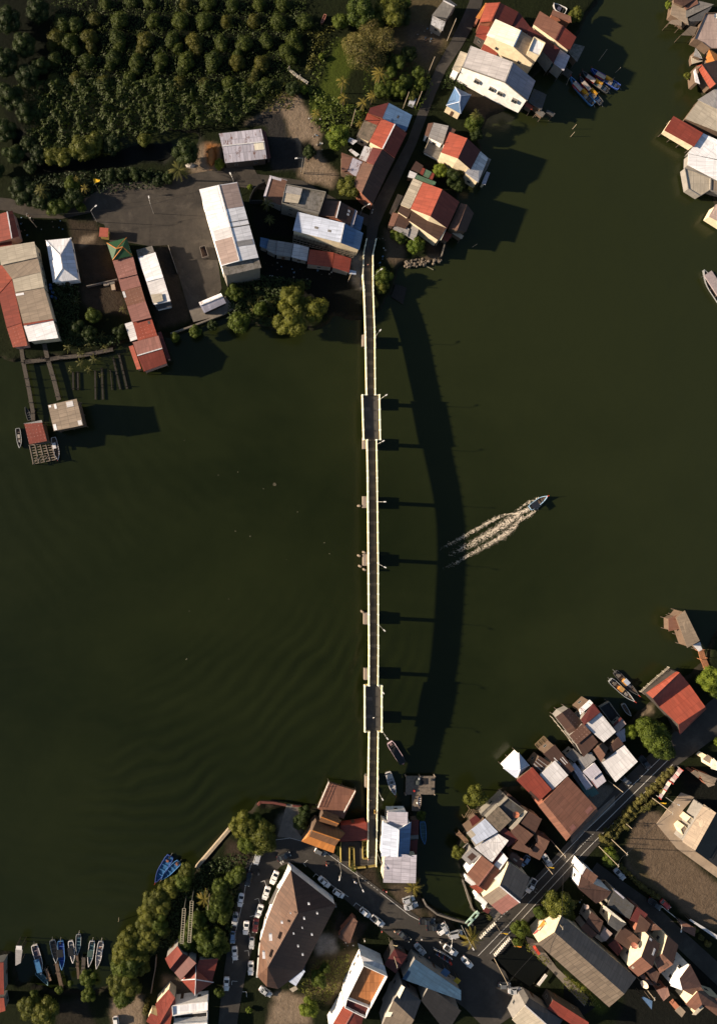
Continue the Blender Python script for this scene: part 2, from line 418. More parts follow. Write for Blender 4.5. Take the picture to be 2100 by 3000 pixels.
def sdist(X, Y, poly):
    pts = np.array([px2w(p) for p in poly]); d = np.full(X.shape, 1e9); ins = np.zeros(X.shape, bool)
    n = len(pts)
    for i in range(n):
        x1, y1 = pts[i]; x2, y2 = pts[(i + 1) % n]
        dx, dy = x2 - x1, y2 - y1; L2 = dx * dx + dy * dy + 1e-9
        t = np.clip(((X - x1) * dx + (Y - y1) * dy) / L2, 0, 1)
        d = np.minimum(d, np.hypot(X - x1 - t * dx, Y - y1 - t * dy))
        c = ((y1 > Y) != (y2 > Y)) & (X < (x2 - x1) * (Y - y1) / (y2 - y1 + 1e-12) + x1); ins ^= c
    return np.where(ins, d, -d)
def vnoise(X, Y, sc_, seed=0):
    r = np.random.default_rng(seed); T = r.random((64, 64))
    x = X / sc_; y = Y / sc_; xi = np.floor(x).astype(int); yi = np.floor(y).astype(int); fx = x - xi; fy = y - yi
    fx = fx * fx * (3 - 2 * fx); fy = fy * fy * (3 - 2 * fy)
    g = lambda a, b: T[a % 64, b % 64]
    return (g(xi, yi) * (1 - fx) + g(xi + 1, yi) * fx) * (1 - fy) + (g(xi, yi + 1) * (1 - fx) + g(xi + 1, yi + 1) * fx) * fy - .5
xs = np.concatenate([np.linspace(-900, -95, 14)[:-1], np.arange(-95, 160, .8), np.linspace(160, 900, 14)[1:]])
ys = np.concatenate([np.linspace(-900, -178, 14)[:-1], np.arange(-178, 172, .8), np.linspace(172, 900, 14)[1:]])
X, Y = np.meshgrid(xs, ys)
wob = vnoise(X, Y, 3.2, 1) * 1.6 + vnoise(X, Y, 1.1, 2) * .7
dl = np.maximum(sdist(X, Y, NW_LAND), sdist(X, Y, SE_LAND)) + wob
dc = sdist(X, Y, CREEK) + wob
def sst(x, a, b): t = np.clip((x - a) / (b - a), 0, 1); return t * t * (3 - 2 * t)
land = sst(dl, -1.6, 1.6) * (1 - sst(dc, -2.5, .5))
Z = -1.5 + land * (G + 1.5) + vnoise(X, Y, 2.3, 3) * .06 * sst(dl, .5, 3)
Z = np.where(dl < -1.7, -1.5, Z)
# ground cover colours by place (what grows or lies there, in places shade)
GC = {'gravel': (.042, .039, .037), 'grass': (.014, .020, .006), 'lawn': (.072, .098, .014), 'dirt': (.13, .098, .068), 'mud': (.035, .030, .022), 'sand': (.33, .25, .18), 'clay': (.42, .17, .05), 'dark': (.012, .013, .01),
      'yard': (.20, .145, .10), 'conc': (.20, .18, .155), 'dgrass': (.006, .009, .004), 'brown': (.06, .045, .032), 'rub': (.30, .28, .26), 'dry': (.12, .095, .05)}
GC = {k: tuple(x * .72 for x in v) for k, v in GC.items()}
col = np.zeros(X.shape + (3,)); col[:] = GC['grass']
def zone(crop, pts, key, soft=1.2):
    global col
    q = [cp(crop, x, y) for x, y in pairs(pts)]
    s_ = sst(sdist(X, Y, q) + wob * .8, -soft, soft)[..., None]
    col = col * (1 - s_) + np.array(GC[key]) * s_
ZONES = [
 ('O0', [-300, -300, 760, -300, 860, 100, 790, 240, 700, 350, 560, 380, 200, 460, 60, 420, 0, 300, -300, 300], 'dgrass'),  # floor darkened further, carrying the view's dark left edge in its colour
 ('O0', [860, 330, 905, 330, 945, 230, 985, 120, 1060, 100, 1100, 140, 1040, 190, 1015, 250, 990, 310, 930, 370, 870, 350], 'lawn'),
 ('O0', [1140, -50, 1300, -50, 1330, 100, 1290, 180, 1230, 250, 1150, 240, 1150, 60], 'dry'),
 ('O0', [1180, 60, 1290, 90, 1290, 140, 1240, 190, 1190, 130], 'dirt'),
 ('B', [900, 740, 1000, 760, 1180, 1060, 1160, 1220, 1300, 1380, 1260, 1480, 1100, 1440, 1010, 1380, 1000, 1250, 920, 1080, 900, 950, 720, 960, 590, 980, 760, 880], 'sand'),
 ('B', [1010, 1110, 1090, 1110, 1150, 1190, 1090, 1260, 1020, 1230], 'dgrass'),
 ('B', [220, 1140, 390, 1150, 400, 1320, 250, 1390, 130, 1330, 190, 1250], 'sand'), ('B', [285, 1145, 375, 1150, 370, 1270, 315, 1340, 275, 1240], 'clay', .9), ('B', [110, 1290, 190, 1260, 210, 1320, 130, 1320], 'rub', .5),
 ('E', [550, 660, 760, 660, 890, 960, 920, 1120, 670, 1180, 560, 900], 'brown'), ('E', [650, 800, 760, 780, 740, 830, 650, 860], 'sand', 1.0),
 ('E', [630, 1180, 930, 1130, 990, 1400, 760, 1400, 640, 1300], 'brown'), ('E', [1220, 880, 1330, 860, 1420, 1150, 1500, 1440, 1250, 1520, 1180, 1200], 'brown'),
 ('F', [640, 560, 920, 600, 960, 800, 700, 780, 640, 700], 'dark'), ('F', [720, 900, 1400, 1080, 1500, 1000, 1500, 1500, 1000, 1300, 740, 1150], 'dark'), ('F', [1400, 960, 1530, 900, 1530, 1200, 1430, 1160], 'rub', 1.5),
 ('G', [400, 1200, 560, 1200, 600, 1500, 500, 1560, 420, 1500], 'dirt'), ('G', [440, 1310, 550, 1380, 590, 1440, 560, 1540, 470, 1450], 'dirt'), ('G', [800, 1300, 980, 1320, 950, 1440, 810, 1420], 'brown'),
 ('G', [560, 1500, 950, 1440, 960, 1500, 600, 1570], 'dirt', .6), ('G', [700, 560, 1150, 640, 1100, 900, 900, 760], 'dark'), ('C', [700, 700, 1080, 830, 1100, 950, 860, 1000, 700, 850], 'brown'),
 ('I', [740, 1240, 930, 1240, 1060, 1440, 1090, 1590, 960, 1500, 800, 1340], 'dirt'), ('I', [1060, 1400, 1250, 1550, 1500, 1607, 1600, 1640, 1500, 1680, 1200, 1600], 'dirt'),
 ('I', [450, 1110, 650, 1100, 650, 1200, 700, 1300, 560, 1210], 'brown'), ('P', [600, 560, 700, 380, 860, 360, 860, 640, 620, 700], 'conc'),
 ('L', [520, 1300, 720, 900, 900, 900, 1060, 1200, 1200, 1420, 1607, 1750, 1800, 2100, 1300, 2100, 940, 1900, 500, 1560], 'yard'), ('L', [430, 1350, 700, 1350, 780, 1700, 980, 1850, 1000, 2000, 700, 1700], 'dry'),
 ('U', [880, 60, 1700, 60, 1700, 640, 1200, 500, 900, 280], 'yard'), ('N', [700, 1200, 1200, 1100, 1900, 1100, 1900, 1900, 500, 1900], 'dark'), ('L', [1120, 400, 1750, 380, 1750, 1600, 1500, 1500, 1330, 900, 1180, 640], 'dark'),  # dark zone right of the pale yard stands in for shadow
 ('J', [1140, 640, 1607, 640, 1607, 900, 1300, 1200, 1140, 1000], 'conc'), ('J', [880, 1000, 1170, 1200, 900, 1560, 780, 1300], 'dgrass'), ('K', [640, 1200, 780, 1220, 820, 1340, 680, 1400], 'sand'),
 ('K', [1250, 700, 1450, 600, 1500, 850, 1350, 900, 1200, 820], 'mud'), ('Q', [250, 1450, 450, 1500, 560, 1640, 500, 1720, 380, 1700, 240, 1560], 'yard'), ('Q', [860, 200, 1060, 220, 1060, 420, 900, 420, 830, 330], 'brown'),
 ('O', [230, 740, 440, 780, 430, 960, 250, 960], 'rub'), ('O', [200, 960, 600, 900, 640, 1000, 380, 1400, 150, 1250], 'dry'), ('O', [450, 560, 760, 640, 560, 900, 400, 760], 'brown'), ('O', [0, 1300, 170, 1360, 200, 1607, -200, 1607, -150, 1300], 'sand'),
 ('R', [1180, 1160, 1500, 1120, 1520, 1428, 1180, 1428], 'sand'), ('R', [600, 1200, 900, 1100, 1000, 1428, 600, 1428], 'mud'), ('M', [540, 1180, 640, 1280, 800, 1420, 960, 1560, 900, 1620, 700, 1500, 540, 1280], 'dgrass'),
 ('M', [880, 980, 1080, 1100, 1320, 1350, 1240, 1380, 1220, 1250, 1000, 1100], 'dgrass'), ('N', [0, 1250, 260, 1400, 440, 1600, 380, 1640, 0, 1420], 'lawn'),
 ('K', [1130, 1300, 1480, 1300, 1607, 1250, 1607, 1450, 1120, 1900, 1080, 1700], 'dirt'), ('D', [980, 230, 1180, 220, 1230, 300, 1080, 330], 'sand', .6)]
ZONES.append(('B', [590, 975, 760, 905, 880, 872, 928, 1080, 1012, 1105, 1022, 1240, 985, 1340, 800, 1345, 750, 1000], 'gravel', .7))
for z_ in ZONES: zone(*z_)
bank = (sst(Z, -.2, .25) * (1 - sst(Z, .7, 1.05)))[..., None]; col = col * (1 - bank) + np.array(GC['mud']) * bank
und = (1 - sst(Z, -.4, 0.05))[..., None]; col = col * (1 - und) + np.array((.02, .02, .012)) * und
crk = sst(dc, -4, -1)[..., None]; col = col * (1 - crk) + np.array((.01, .011, .008)) * crk  # creek bed blackened to stand for shade under the trees
ny, nx = X.shape
vv = np.stack([X, Y, Z], -1).reshape(-1, 3)
ii = np.arange((ny - 1) * (nx - 1)); r_ = ii // (nx - 1); c_ = ii % (nx - 1); a_ = r_ * nx + c_
ff = np.stack([a_, a_ + 1, a_ + nx + 1, a_ + nx], -1)
def fast_mesh(name, v, f, smooth=False):
    me = bpy.data.meshes.new(name); me.vertices.add(len(v)); me.vertices.foreach_set('co', v.astype(np.float32).ravel())
    k = f.shape[1]; me.loops.add(len(f) * k); me.loops.foreach_set('vertex_index', f.astype(np.int32).ravel())
    me.polygons.add(len(f)); me.polygons.foreach_set('loop_start', np.arange(0, len(f) * k, k, dtype=np.int32)); me.polygons.foreach_set('loop_total', np.full(len(f), k, dtype=np.int32))
    me.polygons.foreach_set('use_smooth', [smooth] * len(f)); me.update(calc_edges=True); me.validate(); return me
me = fast_mesh('ground', vv, ff, True)
ca = me.color_attributes.new('cover', 'FLOAT_COLOR', 'POINT'); ca.data.foreach_set('color', np.concatenate([col.reshape(-1, 3), np.ones((ny * nx, 1))], 1).astype(np.float32).ravel())
m, nt, b = mat_base('ground cover', .95, .1)
at = nt.nodes.new('ShaderNodeVertexColor'); at.layer_name = 'cover'; g_ = nt.nodes.new('ShaderNodeNewGeometry')
n1 = noise(nt, g_.outputs['Position'], .5, 6, .7); n2 = noise(nt, g_.outputs['Position'], 3.0, 4, .7)
c_ = mixc(nt, ramp(nt, n1, [(.3, .55), (.7, 0.0)]), at.outputs[0], (.45, .42, .38), 'MULTIPLY')
c_ = mixc(nt, ramp(nt, n2, [(.35, .5), (.6, 0.0)]), c_, (.5, .5, .48), 'MULTIPLY')
nt.links.new(c_, b.inputs['Base Color'])
bump(nt, b, math_(nt, 'MULTIPLY_ADD', n2, .5, noise(nt, g_.outputs['Position'], 1.1, 5)), .6, .35)
me.materials.append(m); go = bpy.data.objects.new('ground', me); COLL.objects.link(go); tag(go, kind='structure')

# ------------------------------------------------------------------ river: fine grid with real swell, murky green water
wx = np.concatenate([np.linspace(-900, -92, 12)[:-1], np.arange(-92, 156, 1.1), np.linspace(156, 900, 12)[1:]])
wy = np.concatenate([np.linspace(-900, -176, 12)[:-1], np.arange(-176, 170, 1.1), np.linspace(170, 900, 12)[1:]])
XW, YW = np.meshgrid(wx, wy)
ZW = vnoise(XW, YW, 9, 5) * .05 + vnoise(XW, YW, 4, 6) * .03 + vnoise(XW + YW * .4, YW - XW * .4, 22, 8) * .06
def pulse(px, py, rad): w = W(px, py); return np.exp(-(((XW - w.x) ** 2 + (YW - w.y) ** 2) / rad ** 2))
# boat wakes that crossed the left half: arcs of swell
w0 = W(250, 1500); R = np.hypot(XW - w0.x, (YW - w0.y) * 1.0)
env = pulse(760, 2170, 24) + pulse(600, 2290, 24) + .9 * pulse(430, 2400, 24) + .5 * pulse(880, 1950, 20) + .4 * pulse(560, 2120, 20) + .7 * pulse(900, 2080, 20) + .6 * pulse(280, 2480, 20) + .35 * pulse(1140, 1960, 15)
ZW += np.sin(R * 2 * math.pi / 4.3 + vnoise(XW, YW, 12, 9) * 7 + vnoise(XW, YW, 30, 19) * 9 + vnoise(XW, YW, 5, 39) * 2) * .09 * (.35 + 1.3 * np.clip(vnoise(XW, YW, 16, 29) + .5, 0, 1)) * np.clip(env, 0, 1)
w1 = W(900, 900); R1 = np.hypot(XW - w1.x, YW - w1.y)
ZW += np.sin(R1 * 2 * math.pi / 5.5 + vnoise(XW, YW, 12, 9) * 8) * .026 * np.clip(pulse(300, 1300, 35) + pulse(620, 1360, 25) + pulse(180, 1550, 25), 0, 1)
dA = (XW - W(1540, 1480).x) * .86 + (YW - W(1540, 1480).y) * .5
dB = -(XW - W(1540, 1480).x) * .5 + (YW - W(1540, 1480).y) * .86
ZW += np.sin((np.abs(dB) + dA * .33) * 2.6) * .05 * np.exp(-(dB / 13) ** 2) * (dA < 0) * np.exp(dA / 40)
ZW *= ((XW > -95) & (XW < 158) & (YW > -178) & (YW < 172))
nyw, nxw = XW.shape; ii = np.arange((nyw - 1) * (nxw - 1)); a_ = (ii // (nxw - 1)) * nxw + ii % (nxw - 1)
me = fast_mesh('river_water', np.stack([XW, YW, ZW], -1).reshape(-1, 3), np.stack([a_, a_ + 1, a_ + nxw + 1, a_ + nxw], -1), True)
m, nt, b = mat_base('murky river water', .22, .20)
g_ = nt.nodes.new('ShaderNodeNewGeometry'); pos = g_.outputs['Position']
n1 = noise(nt, mapping(nt, pos, (.012, .02, 1), rot=(0, 0, .5)), 1.0, 5, .6, .4); n2 = noise(nt, mapping(nt, pos, (.05, .12, 1), rot=(0, 0, -.4)), 1.0, 6, .7, .8)
c_ = mixc(nt, ramp(nt, n1, [(.35, 0.0), (.68, 1.0)]), (.0070, .0102, .0023), (.0124, .0162, .0042))
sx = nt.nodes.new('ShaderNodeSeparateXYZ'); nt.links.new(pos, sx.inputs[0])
plume = math_(nt, 'ADD', math_(nt, 'MULTIPLY', math_(nt, 'ADD', math_(nt, 'MULTIPLY', sx.outputs[0], .8), sx.outputs[1]), .0055), math_(nt, 'MULTIPLY', n1, .7))   # water colour lightened toward the north-east, painting in sunlit haze
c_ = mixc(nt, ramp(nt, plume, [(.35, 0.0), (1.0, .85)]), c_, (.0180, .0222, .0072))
c_ = mixc(nt, ramp(nt, n2, [(.5, 0.0), (.8, .25)]), c_, (.016, .019, .006))
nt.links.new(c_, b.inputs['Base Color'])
rip = math_(nt, 'MULTIPLY_ADD', noise(nt, mapping(nt, pos, (1, 1.8, 1)), 1.3, 5, .65), .6, noise(nt, pos, .35, 3, .5))
bump(nt, b, rip, .35, .12)
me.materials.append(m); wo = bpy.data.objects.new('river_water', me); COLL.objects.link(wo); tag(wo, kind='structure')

# ------------------------------------------------------------------ paved surfaces
def asphalt(key, c1, c2, sc_=.25):
    k = ('asph', key)
    if k in _M: return _M[k]
    c1 = tuple(x * .74 for x in c1); c2 = tuple(x * .74 for x in c2); m, nt, b = mat_base(key, .9, .15); g = nt.nodes.new('ShaderNodeNewGeometry'); p = g.outputs['Position']
    n1 = noise(nt, p, sc_, 6, .7, .3); n2 = noise(nt, p, 9, 3, .7)
    c = mixc(nt, ramp(nt, n1, [(.3, 0.0), (.72, 1.0)]), c1, c2); n4 = noise(nt, mapping(nt, p, (1, 1, 1), loc=(40, 9, 0)), .11, 7, .75, .5); c = mixc(nt, ramp(nt, n4, [(.52, 0.0), (.68, .55)]), c, tuple(x * 1.7 for x in c2)); c = mixc(nt, ramp(nt, n2, [(.4, .25), (.6, 0.0)]), c, (.4, .4, .4), 'MULTIPLY')
    n3 = noise(nt, mapping(nt, p, (1, .15, 1), rot=(0, 0, .7)), .5, 5, .7); c = mixc(nt, ramp(nt, n3, [(.6, 0.0), (.75, .5)]), c, tuple(x * .55 for x in c1))
    nt.links.new(c, b.inputs['Base Color']); bump(nt, b, n2, .25, .02); _M[k] = m; return m
ASP = asphalt('worn asphalt', (.050, .046, .042), (.076, .068, .060)); ASP2 = asphalt('dusty asphalt', (.046, .041, .037), (.084, .072, .060)); CON = asphalt('old concrete', (.16, .14, .12), (.27, .235, .20)); TANC = asphalt('pale concrete', (.36, .28, .21), (.5, .39, .29))
DASP = asphalt('yard gravel', (.035, .032, .03), (.06, .053, .046))
def slab(name, crop, pts, z, m, kind='structure', th=.3, label=None, cat=None):
    P = [C(crop, x, y, z) for x, y in pairs(pts)]; mb = MB(); mb.sheet(P, th, m)
    o = mb.build(name, org=(P[0].x, P[0].y, 0))
    return tag(o, label, cat, kind=kind if not label else None)
def strip_pts(pts, w):
    L, R_ = [], []
    for i, p in enumerate(pts):
        a = pts[max(i - 1, 0)]; b_ = pts[min(i + 1, len(pts) - 1)]; d = Vector((b_[0] - a[0], b_[1] - a[1])).normalized(); n = Vector((-d.y, d.x))
        ww = w[i] if isinstance(w, (list, tuple)) else w
        L.append((p[0] + n.x * ww, p[1] + n.y * ww)); R_.append((p[0] - n.x * ww, p[1] - n.y * ww))
    return L, R_
def strip(name, pts_px, halfw_px, z, m, th=.02, **kw):
    L, R_ = strip_pts(pts_px, halfw_px); mb = MB()
    for i in range(len(L) - 1):
        q = [W(*R_[i], z), W(*R_[i + 1], z), W(*L[i + 1], z), W(*L[i], z)]; mb.sheet(q, th, m)
    o = mb.build(name, org=tuple(W(*pts_px[0], 0))); return tag(o, **kw) if kw else o
ZR = G + .06
ROADS = [
 ('village_road', [(1405, -60), (1392, 10), (1372, 60), (1335, 130), (1292, 200), (1262, 270), (1235, 340), (1205, 420), (1170, 490), (1135, 560), (1105, 620), (1092, 660), (1086, 712)], [19, 19, 20, 18, 15, 14, 14, 14, 16, 18, 20, 17, 14], ASP),
 ('main_road', [(1395, 2800), (1440, 2760), (1530, 2665), (1640, 2545), (1760, 2412), (1860, 2300), (1960, 2210), (2110, 2090), (2300, 1960)], [34, 44, 38, 36, 36, 36, 40, 48, 50], ASP),
 ('quay_road', [(660, 3080), (672, 2960), (690, 2840), (715, 2720), (735, 2620), (760, 2545), (800, 2505), (850, 2490), (910, 2500), (970, 2545), (1060, 2620), (1150, 2690), (1250, 2765), (1330, 2830), (1420, 2900), (1480, 2990)], [26, 28, 32, 38, 40, 42, 40, 36, 36, 42, 44, 46, 52, 80, 80, 60], ASP),
 ('side_lane', [(1735, 2545), (1800, 2590), (1900, 2660), (2000, 2760), (2130, 2880)], [22, 20, 20, 24, 26], ASP),
 ('west_road', [(-60, 590), (30, 600), (100, 622), (180, 625), (260, 600), (330, 570), (420, 560), (520, 545), (620, 525), (700, 525), (800, 538), (880, 550), (960, 590), (1040, 628), (1085, 650)], [18, 18, 16, 16, 24, 30, 30, 28, 26, 22, 22, 22, 18, 14, 16], ASP2)]
for i, (n, p, w, m) in enumerate(ROADS): strip(n, p, w, ZR + .006 * i, m, kind='structure')
slab('car_yard', 'E', [740, 660, 820, 690, 870, 840, 1010, 830, 1180, 860, 1330, 850, 1395, 1060, 1500, 1430, 1640, 1400, 1740, 1190, 1700, 900, 1640, 420, 1300, 400, 900, 440, 700, 560], ZR - .012, ASP2)
slab('paved_court', 'B', [200, 1420, 700, 1400, 640, 1300, 440, 1310, 330, 1400], ZR + .05, ASP2)
slab('concrete_apron', 'F', [145, 1360, 235, 1330, 430, 1255, 500, 1340, 400, 1400, 180, 1455], G + .15, CON)
slab('pale_yard', 'L', [890, 1060, 1010, 900, 1180, 690, 1335, 745, 1200, 900, 1195, 1080, 1120, 1180, 1345, 1378, 1700, 1600, 1750, 1800, 1130, 1350], G + .10, TANC)
slab('forecourt', 'G', [450, 1040, 530, 860, 580, 880, 520, 1010, 470, 1060], G + .12, CON)
slab('roadside_pavement', 'M', [480, 620, 560, 590, 670, 715, 600, 800, 540, 720], G + .12, CON)
slab('bridge_court', 'I', [325, 860, 580, 845, 580, 1020, 640, 1100, 450, 1110, 400, 1060, 330, 1050], G + .12, ASP)
slab('quay_pavement', 'P', [605, 700, 700, 370, 840, 380, 800, 640, 880, 740, 700, 715], G + .08, CON)
slab('shop_forecourt', 'M', [960, 980, 1050, 1010, 1110, 1060, 1330, 1350, 1700, 1700, 1650, 1800, 1250, 1370, 1000, 1120], G + .08, CON)
slab('roadside_strip', 'J', [1190, 1120, 1450, 880, 1607, 740, 1607, 830, 1200, 1190], G + .10, CON)
WHT = plain('road paint', (.62, .60, .56), .7, var=.35, scale=3)
def line(pts, w=1.3, dash=None, z=ZR + .05):
    mb = MB()
    P = [Vector((p[0], p[1])) for p in pts]
    for a, b_ in zip(P, P[1:]):
        L = (b_ - a).length; d = (b_ - a) / L; n = Vector((-d.y, d.x)) * w / 2; s_ = 0
        while s_ < L:
            e = min(L, s_ + (dash[0] if dash else L)); p, q = a + d * s_, a + d * e
            mb.sheet([W(*(p - n), z), W(*(q - n), z), W(*(q + n), z), W(*(p + n), z)], .008, WHT); s_ = e + (dash[1] if dash else 0)
    o = mb.build('road_marking', org=tuple(W(*pts[0], z))); tag(o, kind='structure')
line([(1434, 2794), (1697, 2510), (1740, 2466), (1969, 2240)]); line([(1449, 2702), (1505, 2652)], dash=(6, 5)); line([(1520, 2640), (1673, 2477), (1720, 2428), (1945, 2210)])
line([(1400, 2800), (1480, 2718), (1560, 2632), (1700, 2480)], 1.2); line([(1700, 2480), (1740, 2440)], 1.2, (4, 4)); line([(1745, 2434), (1960, 2222)], 1.6)
line([(984, 2519), (1050, 2566)], 1.2); line([(1050, 2566), (1112, 2612)], 1.2, (5, 6)); line([(1114, 2615), (1200, 2682), (1335, 2752)], 1.3)
line([(984, 2519), (945, 2490), (905, 2470), (850, 2455), (800, 2462), (765, 2485), (735, 2535), (722, 2580), (712, 2640), (698, 2700), (688, 2740)], 1.2)
for bx, by, a in ((775, 2580, 70), (757, 2632, 72), (744, 2682, 74), (732, 2735, 78), (728, 2785, 84), (683, 2810, 4), (680, 2874, 4), (722, 2905, 86), (889, 2530, -40), (925, 2560, 38), (968, 2590, 38), (1008, 2618, 38), (1043, 2645, 38)):
    t = math.radians(a); d = Vector((math.cos(t), math.sin(t)))
    line([(bx, by), (bx + d.x * 16, by + d.y * 16)], 1.1); line([(bx, by), (bx - d.y * 12, by + d.x * 12)], 1.1)

# ------------------------------------------------------------------ footbridge
HK = [(690, .25), (710, .4), (760, 1.4), (800, 2.4), (860, 3.3), (900, 3.9), (974, 4.6), (1100, 5.5), (1160, 6.0), (1290, 6.8), (1400, 7.6), (1500, 8.2), (1640, 8.35), (1850, 7.8), (1980, 7.3), (2100, 6.4), (2150, 6.0), (2250, 5.1), (2350, 3.9), (2420, 2.9), (2500, 1.6), (2545, .9)]
def interp(K, y):
    if y <= K[0][0]: return K[0][1]
    for a, b_ in zip(K, K[1:]):
        if y <= b_[0]:
            t = (y - a[0]) / (b_[0] - a[0]); t2 = t; return a[1] + (b_[1] - a[1]) * t2
    return K[-1][1]
def hd(y): return max(G + .1, sum(interp(HK, y + d) for d in (-40, -20, 0, 20, 40)) / 5 + .25)   # deck height at photo row y
LK = [(703, 1073), (740, 1065), (807, 1062), (852, 1066), (974, 1070), (1157, 1073.5), (1158, 1061), (1288, 1065), (1289, 1075), (1400, 1077), (1898, 1081), (2007, 1080.5), (2008, 1068), (2142, 1068.5), (2143, 1081), (2230, 1079.5), (2348, 1078), (2511, 1077)]
RK = [(703, 1101), (746, 1091.5), (852, 1092.5), (974, 1097), (1157, 1098.5), (1158, 1111), (1288, 1113.5), (1289, 1102), (1400, 1104), (1649, 1107), (1898, 1107.5), (2007, 1106.5), (2008, 1118), (2142, 1118), (2143, 1107), (2230, 1106), (2348, 1104.5), (2536, 1101)]
br = empty('footbridge', tuple(W(1088, 1500, 0)), 'long white and yellow railed footbridge crossing the green river on round piers', 'bridge')
PAR = plain('yellow parapet paint', (.84, .70, .36), .6, var=.15); PARW = plain('white parapet cap', (.90, .84, .66), .6, var=.06); CONC = plain('bridge concrete', (.30, .27, .235), .85, var=.35)
DECK = asphalt('bridge paving', (.066, .064, .064), (.092, .088, .086), .8)
YS = sorted(set([k[0] for k in LK] + [k[0] for k in RK] + list(range(720, 2530, 30)) + [2536]))
mb = MB(); gb = MB()
for a, b_ in zip(YS, YS[1:]):
    if b_ - a < 1.5: continue
    za, zb = hd(a), hd(b_)
    q = [W(interp(LK, a + .6), a, za), W(interp(LK, b_ - .6), b_, zb), W(interp(RK, b_ - .6), b_, zb), W(interp(RK, a + .6), a, za)]
    mb.sheet(q, .25, DECK, edge=CONC)
    if za > G + .6:
        cx_ = sum(p.x for p in q) / 4; lo = [Vector((p.x + (cx_ - p.x) * .14, p.y, p.z - .27)) for p in q]
        gb.sheet(lo, .8, plain('stained girder', (.15, .135, .115), .9, var=.4))
mb.build('deck', br); gb.build('girder', br)
EDGE_Z = .98
def parapet(K, side, ymax):
    pts = [(y, x) for y, x in K] ; ys_ = sorted(set([y for y, x in K] + [y for y in range(720, 2520, 30) if y < ymax]))
    mb = MB(); cb = MB(); pb = MB(); prev = None; acc = 0
    for y in ys_:
        z = hd(y); p = W(interp(K, y), y, z + .5); p.z = z
        if prev is not None:
            a, b_ = prev, p; d = (b_ - a)
            mb.hexa(*[[a + o_ + Vector((0, 0, zz)) for o_ in (Vector((-.1, 0, 0)) if abs(d.x) < abs(d.y) else Vector((0, .1, 0)), Vector((.1, 0, 0)) if abs(d.x) < abs(d.y) else Vector((0, -.1, 0)))] + [b_ + o_ + Vector((0, 0, zz)) for o_ in (Vector((.1, 0, 0)) if abs(d.x) < abs(d.y) else Vector((0, -.1, 0)), Vector((-.1, 0, 0)) if abs(d.x) < abs(d.y) else Vector((0, .1, 0)))] for zz in (-.45, EDGE_Z)], PAR)
            cb.beam(a + Vector((0, 0, EDGE_Z + .05)), b_ + Vector((0, 0, EDGE_Z + .05)), .24, .1, PARW)
            n = max(1, int(d.length / 3.5))
            for k in range(n):
                q = a.lerp(b_, k / n); pb = MB(); pb.box((q.x, q.y, q.z + .62), .36, .36, 1.34, PARW); pb.build('parapet_pier', br)
        prev = p
    o = mb.build('parapet', br); cb.build('coping', o)
parapet(LK, -1, 2511); parapet(RK, 1, 2536)
# paving motifs set in the deck
PM, nt, b = mat_base('pale mosaic paving motif', .8, .2)
uvn = nt.nodes.new('ShaderNodeUVMap'); v = nd(nt, 'ShaderNodeTexVoronoi'); v.feature = 'DISTANCE_TO_EDGE'; v.inputs['Scale'].default_value = 2.2; v.inputs['Randomness'].default_value = 0.0
nt.links.new(mapping(nt, uvn.outputs[0], rot=(0, 0, .785)), v.inputs['Vector']); nt.links.new(mixc(nt, ramp(nt, v.outputs['Distance'], [(.08, 1.0), (.14, 0.0)]), (.045, .042, .04), (.17, .155, .145)), b.inputs['Base Color'])
my = [790, 828, 862, 927, 961, 995, 1029, 1063, 1098, 1133, 1198, 1250] + [1317, 1353, 1388, 1424, 1459, 1496, 1532, 1568, 1604, 1639, 1676, 1712, 1748, 1784, 1820, 1857, 1892, 1927, 1963, 1998, 2047, 2099, 2163, 2198, 2233, 2268, 2301, 2333, 2365, 2395]
for y in my:
    z = hd(y) + .012; x0 = interp(LK, y) + 4; x1 = min(interp(RK, y) - 5, x0 + 18)
    za, zb = hd(y - 5) + .012, hd(y + 5) + .012
    mb = MB(); q = [W(x0, y + 5, zb), W(x1, y + 5, zb), W(x1, y - 5, za), W(x0, y - 5, za)]; mb.sheet(q, .006, PM, [(0, 0), (1.9, 0), (1.9, 1.05), (0, 1.05)]); mb.build('paving_motif', br)
# piers
for y in (994, 1175, 1295, 1471, 1645, 1820, 1985, 2115, 2295):
    z = hd(y); L_, R_ = interp(LK, y if y not in (1175, 1295, 2115, 1985) else (1140 if y < 1290 else 1320 if y < 1900 else 2000 if y < 2100 else 2160)), 0
    cxp = W(L_ + 13, y, z - 1.2); mb = MB(); mb.tube([(cxp.x, cxp.y, 2.2), (cxp.x, cxp.y, z - 1.0)], .62, CONC, 12)
    mb.box((cxp.x, cxp.y, z - 1.35), 2.9, 1.1, .7, CONC); mb.build('pier', br)
    cb = MB(); cb.box((cxp.x, cxp.y, 1.9), 4.3, 3.6, 1.1, plain('pale pile cap', (.42, .34, .28), .85, var=.45, scale=2.5))
    for dx in (-1.5, 1.5):
        for dy in (-1.2, 1.2): cb.tube([(cxp.x + dx, cxp.y + dy, -1.5), (cxp.x + dx, cxp.y + dy, 1.4)], .28, CONC, 8)
    cb.build('pile_cap', br)
for y, dxs in ((1471, [(-5.2, 1, -1)]), (1645, [(-5.2, 0, 1), (-3.6, 0, 2), (-5.0, 0, -1), (-3.6, 0, -2)]), (1820, [(-4.2, 0, 2)])):
    pass
PILE = plain('weathered pile', (.34, .27, .21), .9, var=.4, scale=3)
